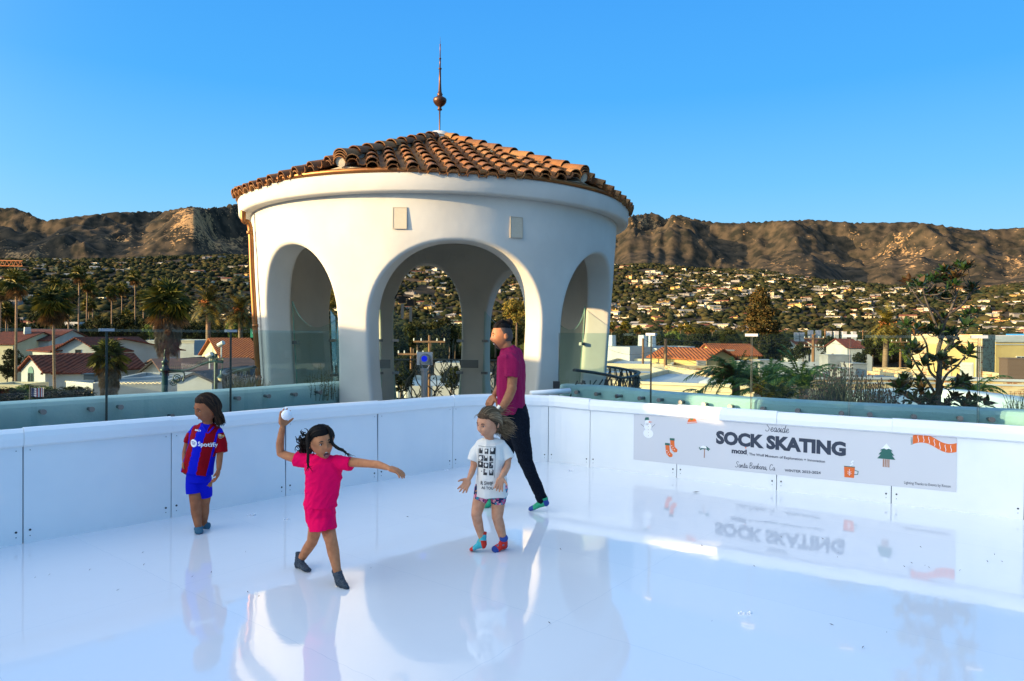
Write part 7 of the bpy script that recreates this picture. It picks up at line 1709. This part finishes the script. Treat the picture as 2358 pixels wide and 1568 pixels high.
# road sign
c = P(587, 767, 150); sg_ = thing('road_sign', 'green road sign on a post left of the tower', 'road sign', c); m = MB(); m.box((c.x-1.0, c.y, c.z-.95), (c.x+1.0, c.y+.1, c.z+.95)); m.build('sign_board', mat('sign_green', (.01, .22, .12), .5), sg_)
m = MB(); 
for k, w_ in enumerate((.5, .6, .3)): m.box((c.x-w_, c.y-.02, c.z+.45-k*.5), (c.x+w_, c.y-.005, c.z+.6-k*.5))
m.build('sign_lines', whitei, sg_); m = MB(); m.tube([(c.x, c.y+.15, ground(c.x, c.y)), (c.x, c.y+.15, c.z)], .1, 6); m.build('post', ac_m, sg_)
# flag
fl0 = P(71, 893, 20); flg = thing('hanging_flag', 'stars and stripes flag hanging below the left trees', 'flag', fl0); W_, H_ = 14/FOC*20*2.05, 18/FOC*20*1.15
def flagpt(u, v): return fl0+V3(u*W_, .04*math.sin(u*9), -v*H_)
fred = mat('flag_red', (.42, .02, .03), .8); fwh = mat('flag_white', (.7, .7, .72), .8); fbl = mat('flag_navy', (.015, .03, .12), .8)
def fpatch(u0, u1, v0, v1, m, off=0, nm='flag_cloth'):
    mb = MB(); n = 8; vs = []
    for k in range(n+1):
        u = u0+(u1-u0)*k/n; vs += [flagpt(u, v0)-V3(0, off, 0), flagpt(u, v1)-V3(0, off, 0)]
    mb.add(vs, [(2*k, 2*k+2, 2*k+3, 2*k+1) for k in range(n)]); return mb.build(nm, m, flg, fix=False)
fpatch(0, .55, 0, 1, fbl, nm='canton')
for k in range(6): fpatch(.55+k*.075, .55+(k+1)*.075, 0, 1, fred if k % 2 == 0 else fwh, nm='stripe')
mb = MB()
for i in range(5):
    for j in range(4): mb.ell(flagpt(.06+i*.11, .12+j*.24)-V3(0, .012, 0), (.008, .003, .008), nu=6, nv=4)
mb.build('stars', fwh, flg)
m = MB(); m.tube([fl0+V3(-.03, .02, .06), fl0+V3(W_+.05, .02, .06)], .015, 6); m.tube([fl0+V3(-.03, .02, .06), fl0+V3(-.03, .02, GZ-fl0.z)], .03, 6); m.build('flag_pole', wire_m, flg)
for x, y, r_, Yd, lab in ((72, 906, 40, 27, 'rounded green tree above the flag'), (160, 907, 36, 29, 'rounded green tree right of the flag'), (10, 912, 36, 24, 'green tree at the lower left edge'), (118, 912, 34, 25, 'green tree just right of the flag')):
    btree(x, y, r_, Yd, 'dark' if x != 72 else 'bright', lab, 'leafy street trees below the left parapet', 1.3, .55)
# crane jib
cr = MB(); a = P(-40, 611, 420); e = P(52, 613, 420); cy_m = mat('crane_orange', (.50, .17, .04), .6)
for dz in (0, 1): cr.tube([a+V3(0, 0, dz*3.2), e+V3(0, 0, dz*3.2)], .28, 4)
n = 18
for k in range(n): u, v = k/n, (k+1)/n; cr.tube([a.lerp(e, u)+V3(0, 0, 3.2*(k % 2)), a.lerp(e, v)+V3(0, 0, 3.2*((k+1) % 2))], .2, 4)
cr.tube([a+V3(-2, 0, 8), a+V3(-2, 0, ground(a.x, a.y)-a.z)], .9, 4)
cr.build('tower_crane', cy_m, label='orange lattice crane jib at the left edge above the palms', cat='crane')
# ================================================================ ROOF GARDEN ON THE RIGHT
pw_ = MB(); WP = [G(x, y, .78) for x, y in ((1990, 905), (2080, 899), (2160, 897), (2220, 903), (2290, 913), (2358, 926), (2470, 955))]; WP = [Vector((p.x, p.y, 0)) for p in WP]
ln = spline(WP, 6); vs = []
for i in range(len(ln)):
    n, t = offs(ln, i); vs += [ln[i]+V3(0, 0, -.1), ln[i]+V3(0, 0, .76), ln[i]+n*.05+V3(0, 0, .78), ln[i]+n*.4+V3(0, 0, .78), ln[i]+n*.45+V3(0, 0, .75), ln[i]+n*.45+V3(0, 0, -.1)]
pw_.add(vs, [(6*j+a, 6*j+6+a, 6*j+6+(a+1) % 6, 6*j+(a+1) % 6) for j in range(len(ln)-1) for a in range(6)]+[tuple(range(6)), tuple(6*(len(ln)-1)+a for a in range(5, -1, -1))])
pw_.build('curved_planter_wall', mat('planter_stucco', (.60, .66, .67), .8, bump=.2, bscale=12), label='curved pale stucco wall behind the young magnolia', cat='wall', smooth=True)
sl_m = MB(); soil = [G(x, 948, .25) for x in (1400, 1700, 2000, 2300)]
# magnolia
mag_bark = mat('magnolia_bark', (.05, .042, .035), .95, var=(.09, .075, .06), scale=8, stretch=(1, 1, .4), bump=.4)
mag_leaf = mat('magnolia_leaf', (.02, .05, .015), .35, island=[(.007, .022, .007), (.016, .04, .010), (.011, .03, .008), (.03, .055, .013), (.009, .026, .008), (.10, .04, .012), (.014, .034, .009), (.007, .02, .007)], spec=.3)
mag_rust = mat('magnolia_leaf_rust', (.12, .05, .012), .6, spec=.2, island=[(.07, .032, .010), (.04, .022, .010), (.02, .03, .008), (.10, .05, .014)])
def c4(x, y): return 1842+.3305*x, 460.6+.3305*y
Ym = 7.9; tree = thing('magnolia_tree', 'young magnolia with sparse rosettes of leathery dark leaves behind the right glass', 'tree', P(2160, 935, Ym))
T0 = P(*c4(960, 1450), Ym); T0.z = .2
stem = [T0, P(*c4(965, 1300), Ym), P(*c4(975, 1150), Ym), P(*c4(965, 1050), Ym), P(*c4(985, 970), Ym), P(*c4(1000, 880), Ym), P(*c4(1040, 790), Ym), P(*c4(1090, 660), Ym)]
sm = spline(stem, 6); br_ = MB(); br_.tube(sm, [.034-.024*k/len(sm) for k in range(len(sm))], 9)
nodes = [(p, .03-.02*k/len(sm)) for k, p in enumerate(sm)]
for pts_ in ([(985, 970), (940, 850), (880, 700), (860, 620)], [(1000, 880), (950, 780), (850, 720), (780, 620)], [(1040, 790), (1120, 740), (1180, 660), (1200, 630)], [(965, 1100), (1050, 1000), (1130, 900), (1200, 800)], [(960, 1380), (900, 1280), (820, 1160), (760, 1050)], [(965, 1330), (1020, 1220), (1090, 1160), (1150, 1090)], [(950, 1420), (860, 1340), (800, 1270)], [(960, 1400), (990, 1300), (950, 1200)], [(965, 1250), (900, 1180), (880, 1000), (800, 880)]):
    dz_ = random.uniform(-.35, .35); q = spline([P(*c4(*p), Ym+dz_*k/len(pts_)) for k, p in enumerate(pts_)], 5); br_.tube(q, [.017-.010*k/len(q) for k in range(len(q))], 7); nodes += [(p, .012) for p in q]
def rosette(mb, c, d, n, L):
    d = d.normalized(); a = d.orthogonal().normalized(); b = d.cross(a)
    for k in range(n):
        w = k*2.4+random.uniform(-.3, .3); op = .35+1.15*(k/n)+random.uniform(-.15, .15); ld = (d*math.cos(op)+(a*math.cos(w)+b*math.sin(w))*math.sin(op)).normalized(); sd_ = ld.cross(d); sd_ = sd_.normalized() if sd_.length > .05 else a; nn = sd_.cross(ld)
        l = L*random.uniform(.75, 1.15); wd = l*.20; c0_ = c+ld*.01; cc = c0_+ld*l*.5-nn*.0
        vs = [c0_, c0_+ld*l*.3+sd_*wd*.85+nn*.008, c0_+ld*l*.6+sd_*wd+nn*.010, c0_+ld*l-nn*l*.08, c0_+ld*l*.6-sd_*wd+nn*.010, c0_+ld*l*.3-sd_*wd*.85+nn*.008, c0_+ld*l*.3, c0_+ld*l*.6]
        mb.add(vs, [(0, 1, 6), (1, 2, 7, 6), (2, 3, 7), (3, 4, 7), (4, 5, 6, 7), (5, 0, 6)])
RS = [(760, 575, 1), (825, 595, 1), (870, 560, 0), (915, 560, 0), (955, 545, 0), (895, 650, 1), (1010, 560, 0), (1060, 590, 0), (1005, 495, 0), (1045, 500, 1), (1110, 465, 1), (1175, 470, 1), (1135, 480, 0), (1080, 540, 1), (1055, 615, 0), (1010, 680, 0), (1060, 690, 1), (940, 640, 0), (1200, 615, 0), (1190, 640, 0), (1215, 785, 1), (1165, 805, 1), (1000, 820, 0), (935, 850, 0), (1010, 930, 0), (1060, 930, 1), (960, 920, 0), (750, 870, 1), (810, 895, 0), (870, 905, 0), (915, 905, 0), (1150, 875, 1), (730, 1040, 0), (790, 1030, 1), (830, 1060, 1), (1060, 1010, 0), (1150, 1070, 0), (1180, 1060, 0), (930, 1120, 0), (980, 1110, 0), (1010, 1130, 0), (860, 1150, 0), (780, 1170, 0), (1050, 1140, 0), (740, 1250, 0), (700, 1300, 0), (770, 1300, 0), (830, 1260, 0), (850, 1320, 0), (1090, 1280, 0), (1130, 1260, 0), (790, 1390, 0), (850, 1410, 0), (900, 1390, 0), (930, 1430, 0), (720, 1350, 0), (1060, 1380, 1), (1160, 1400, 0), (1210, 1390, 0), (1280, 1420, 0), (1180, 1440, 0), (1020, 1440, 0), (1130, 1430, 0)]
lv = MB(); lr = MB()
for x, y, ru in RS:
    c = P(*c4(x, y+12), Ym+random.uniform(-.28, .28)); cand_ = [(n_, r_) for n_, r_ in nodes if n_.z < c.z-.02] or nodes[:3]
    n_, r_ = min(cand_, key=lambda t_: (t_[0]-c).length); mid = n_.lerp(c, .5)+V3(0, 0, -.04); q = spline([n_, mid, c], 4); br_.tube(q, [.008-.004*k/len(q) for k in range(len(q))], 5)
    d = (c-mid).normalized()+V3(0, 0, .7); mb = lr if (ru and random.random() < .5) else lv
    rosette(mb, c, d, random.randint(10, 15), .135 if y > 1000 else .122)
    if random.random() < .6: rosette(lv, q[-3], d, 5, .10)
br_.build('trunk', mag_bark, tree, smooth=True); lv.build('leaves', mag_leaf, tree, fix=False); lr.build('rust_backed_leaves', mag_rust, tree, fix=False)
# feathery palms near the right glass
q_green = mat('queen_frond', (.05, .09, .02), .6, island=[(.04, .09, .015), (.11, .18, .025), (.06, .12, .02), (.20, .24, .04)], spec=.3)
def feather(x, y, Yd, heads, lab, name='feather_palm', L=1.6, m=q_green):
    c = P(x, y, Yd); root = thing(name, lab, 'palm tree', c); mb = MB()
    for (dx, dy, dz, l, dr) in heads: frond(mb, c+V3(random.uniform(-.05, .05), random.uniform(-.1, .1), 0), (dx, dy, dz), l, 22, dr, .030, .22, hang=.5)
    mb.build('fronds', m, root, fix=False); t = MB(); t.tube([(c.x, c.y, GZ), c], [.14, .09], 8); t.build('trunk', palm_bark, root); return root
random.seed(31)
feather(1695, 884, 15.5, [(random.uniform(-.9, .9), random.uniform(-.6, .6), 1.1, random.uniform(.6, 1.05), 1.4) for _ in range(52)]+[(-1.0, 0, .55, 1.5, 1.7), (-.7, .2, .9, 1.3, 1.4), (.9, 0, .5, 1.3, 1.5)], 'tall feathery green palm in front of the cream cornice building')
feather(1640, 935, 14.5, [(-1, .1, .55, 1.25, 1.6), (-.8, -.2, .9, 1.1, 1.5), (.2, 0, 1, .8, 1.4), (-.3, .4, .9, .9, 1.4)], 'arching feathery palm frond spray left of the tall feathery palm')
feather(1762, 912, 15, [(random.uniform(-.9, .9), random.uniform(-.5, .5), .9, random.uniform(.7, 1.1), 1.5) for _ in range(24)], 'shaded feathery palm right of the glass joint')
feather(1850, 893, 13.5, [(random.uniform(-1, .6), random.uniform(-.5, .5), 1.0, random.uniform(.6, 1.0), 1.6) for _ in range(22)]+[(1.0, 0, .6, 1.0, 1.6), (.8, .2, .8, .9, 1.5)], 'feathery palm with drooping tips left of the lavender')
feather(1790, 935, 13, [(random.uniform(-.6, .6), random.uniform(-.5, .5), 1.1, random.uniform(.5, .75), 1.2) for _ in range(22)], 'low golden green palm clump behind the glass', L=1, m=fan_green)
feather(2240, 905, 16, [(random.uniform(-1, .8), random.uniform(-.5, .5), 1.0, random.uniform(.6, .9), 1.7) for _ in range(24)], 'wispy green palm top right of the young magnolia')
# lavender and rosemary
lav = mat('lavender_stem', (.07, .08, .055), .9, island=[(.05, .06, .04), (.10, .11, .08), (.07, .07, .05)]); lavf = mat('lavender_flower', (.07, .04, .05), .9, island=[(.06, .035, .04), (.10, .06, .06), (.045, .035, .03)])
def stemplant(name, lab, group, xs, Yc, zb, hfun, n, m1, m2, fl=1, wob=.12, leaf=.022):
    a = P(sum(xs)/2, 935, Yc); root = thing(name, lab, 'shrub', (a.x, a.y, zb), group=group); s1 = MB(); s2 = MB()
    for _ in range(n):
        x = random.uniform(*xs); b = P(x, 930, Yc+random.uniform(-.25, .45)); b.z = zb; h = hfun(x)*random.uniform(.55, 1.1); lean = V3(random.gauss(0, wob), random.gauss(0, wob), 1)*h; pts = [b, b+lean*.5+V3(random.gauss(0, .02), 0, 0), b+lean]
        s1.tube(pts, [.004, .003, .002], 3, cap=False)
        for k in range(12):
            t = random.uniform(.15, .92); p = pts[0].lerp(pts[2], t); v = V3(random.gauss(0, 1), random.gauss(0, 1), abs(random.gauss(.6, .6))).normalized()*leaf*random.uniform(.7, 1.4); w = v.orthogonal().normalized()*leaf*.14; s1.add([p-w, p+w, p+v], [(0, 1, 2)])
        if fl:
            for q in range(fl): s2.ell(pts[2]+V3(random.gauss(0, .004), 0, -.012*q*2), (.008, .008, .013), nu=5, nv=4)
    s1.build('stems', m1, root, fix=False); s2.build('flower_heads', m2, root, fix=False) if s2.f else None
random.seed(5)
pf = lambda x: float(np.interp(x, [1850, 1900, 1940, 1990, 2010, 2060, 2100], [.40, .66, .82, .64, .68, .50, .34]))
stemplant('lavender_bush', 'dry lavender bush with dark seed heads left of the third glass joint', 'lavender bushes', (1852, 1960), 8.1, .45, pf, 520, lav, lavf)
stemplant('lavender_bush', 'dry lavender bush with dark seed heads right of the third glass joint', 'lavender bushes', (1960, 2100), 7.8, .45, pf, 600, lav, lavf)
stemplant('rosemary_bush', 'small green sprigs by the parapet at the right edge', None, (2310, 2358), 7.6, .70, lambda x: .32, 26, fol_lime, lavf, 0)
rosem = mat('rosemary', (.06, .08, .035), .9, island=[(.05, .07, .03), (.12, .12, .05), (.09, .08, .05)])
stemplant('rosemary_bush', 'rosemary sprigs in front of the left arch of the tower', None, (690, 775), 9.7, .70, lambda x: float(np.interp(x, [690, 715, 742, 760, 775], [.15, .35, .5, .42, .2])), 60, rosem, lavf, 0, .07, .035)
stemplant('rosemary_bush', 'sunlit dry bush left of the tower downpipe', None, (538, 604), 9.3, .60, lambda x: .42, 160, mat('dry_shrub', (.18, .13, .06), .9, island=[(.22, .16, .07), (.10, .09, .04), (.30, .22, .10)]), lavf, 0, .2, .03)
# ================================================================ DEBRIS ON THE ICE
leaf_b = mat('dry_leaf', (.05, .03, .02), .8)
def fallen(x, y, L, lab, rz=0, w=.2):
    c = G(x, y); c.z = .004; m = MB(); a = V3(math.cos(rz), math.sin(rz), 0); b_ = V3(-math.sin(rz), math.cos(rz), 0)
    m.add([c-a*L/2, c-b_*L*w+V3(0, 0, .006), c+a*L/2+V3(0, 0, .008), c+b_*L*w+V3(0, 0, .004), c+V3(0, 0, .002)], [(0, 1, 4), (1, 2, 4), (2, 3, 4), (3, 0, 4)]); return m.build('fallen_leaf', leaf_b, fix=False, label=lab, cat='leaf')
fallen(1603, 1134, .085, 'curled dark leaf lying on the ice under the banner')
random.seed(12)
for k in range(34):
    x, y = random.choice(((random.uniform(300, 1000), random.uniform(1190, 1420)), (random.uniform(1700, 2330), random.uniform(1180, 1330)), (random.uniform(1200, 2300), random.uniform(1150, 1500)), (random.uniform(60, 700), random.uniform(1240, 1380))))
    if y < 1150+abs(x-1200)*.12: y += 60
    o = fallen(x, y, random.uniform(.008, .028), 'tiny dark speck of debris on the white ice', random.uniform(0, 3), .12); o['group'] = 'specks of debris on the ice'; o.name = 'debris_speck'
for k, (x, y) in enumerate(((580, 1187), (663, 1196), (1027, 1083), (1312, 1085), (1720, 1413))):
    c = G(x, y); m = MB()
    for q in range(7): m.ell(c+V3(random.gauss(0, .018), random.gauss(0, .01), .004), random.uniform(.004, .011), nu=8, nv=6)
    m.build('snow_clump', MATS['packed_snow'], smooth=True, label='small crushed snow crumb on the ice, %s' % ('right of the striped jersey child', 'left of the girl in pink by the barrier', 'left of the small girl near the barrier', 'right of the man near the barrier', 'alone in the lower right of the ice')[k], cat='snow', group='crushed snow crumbs')
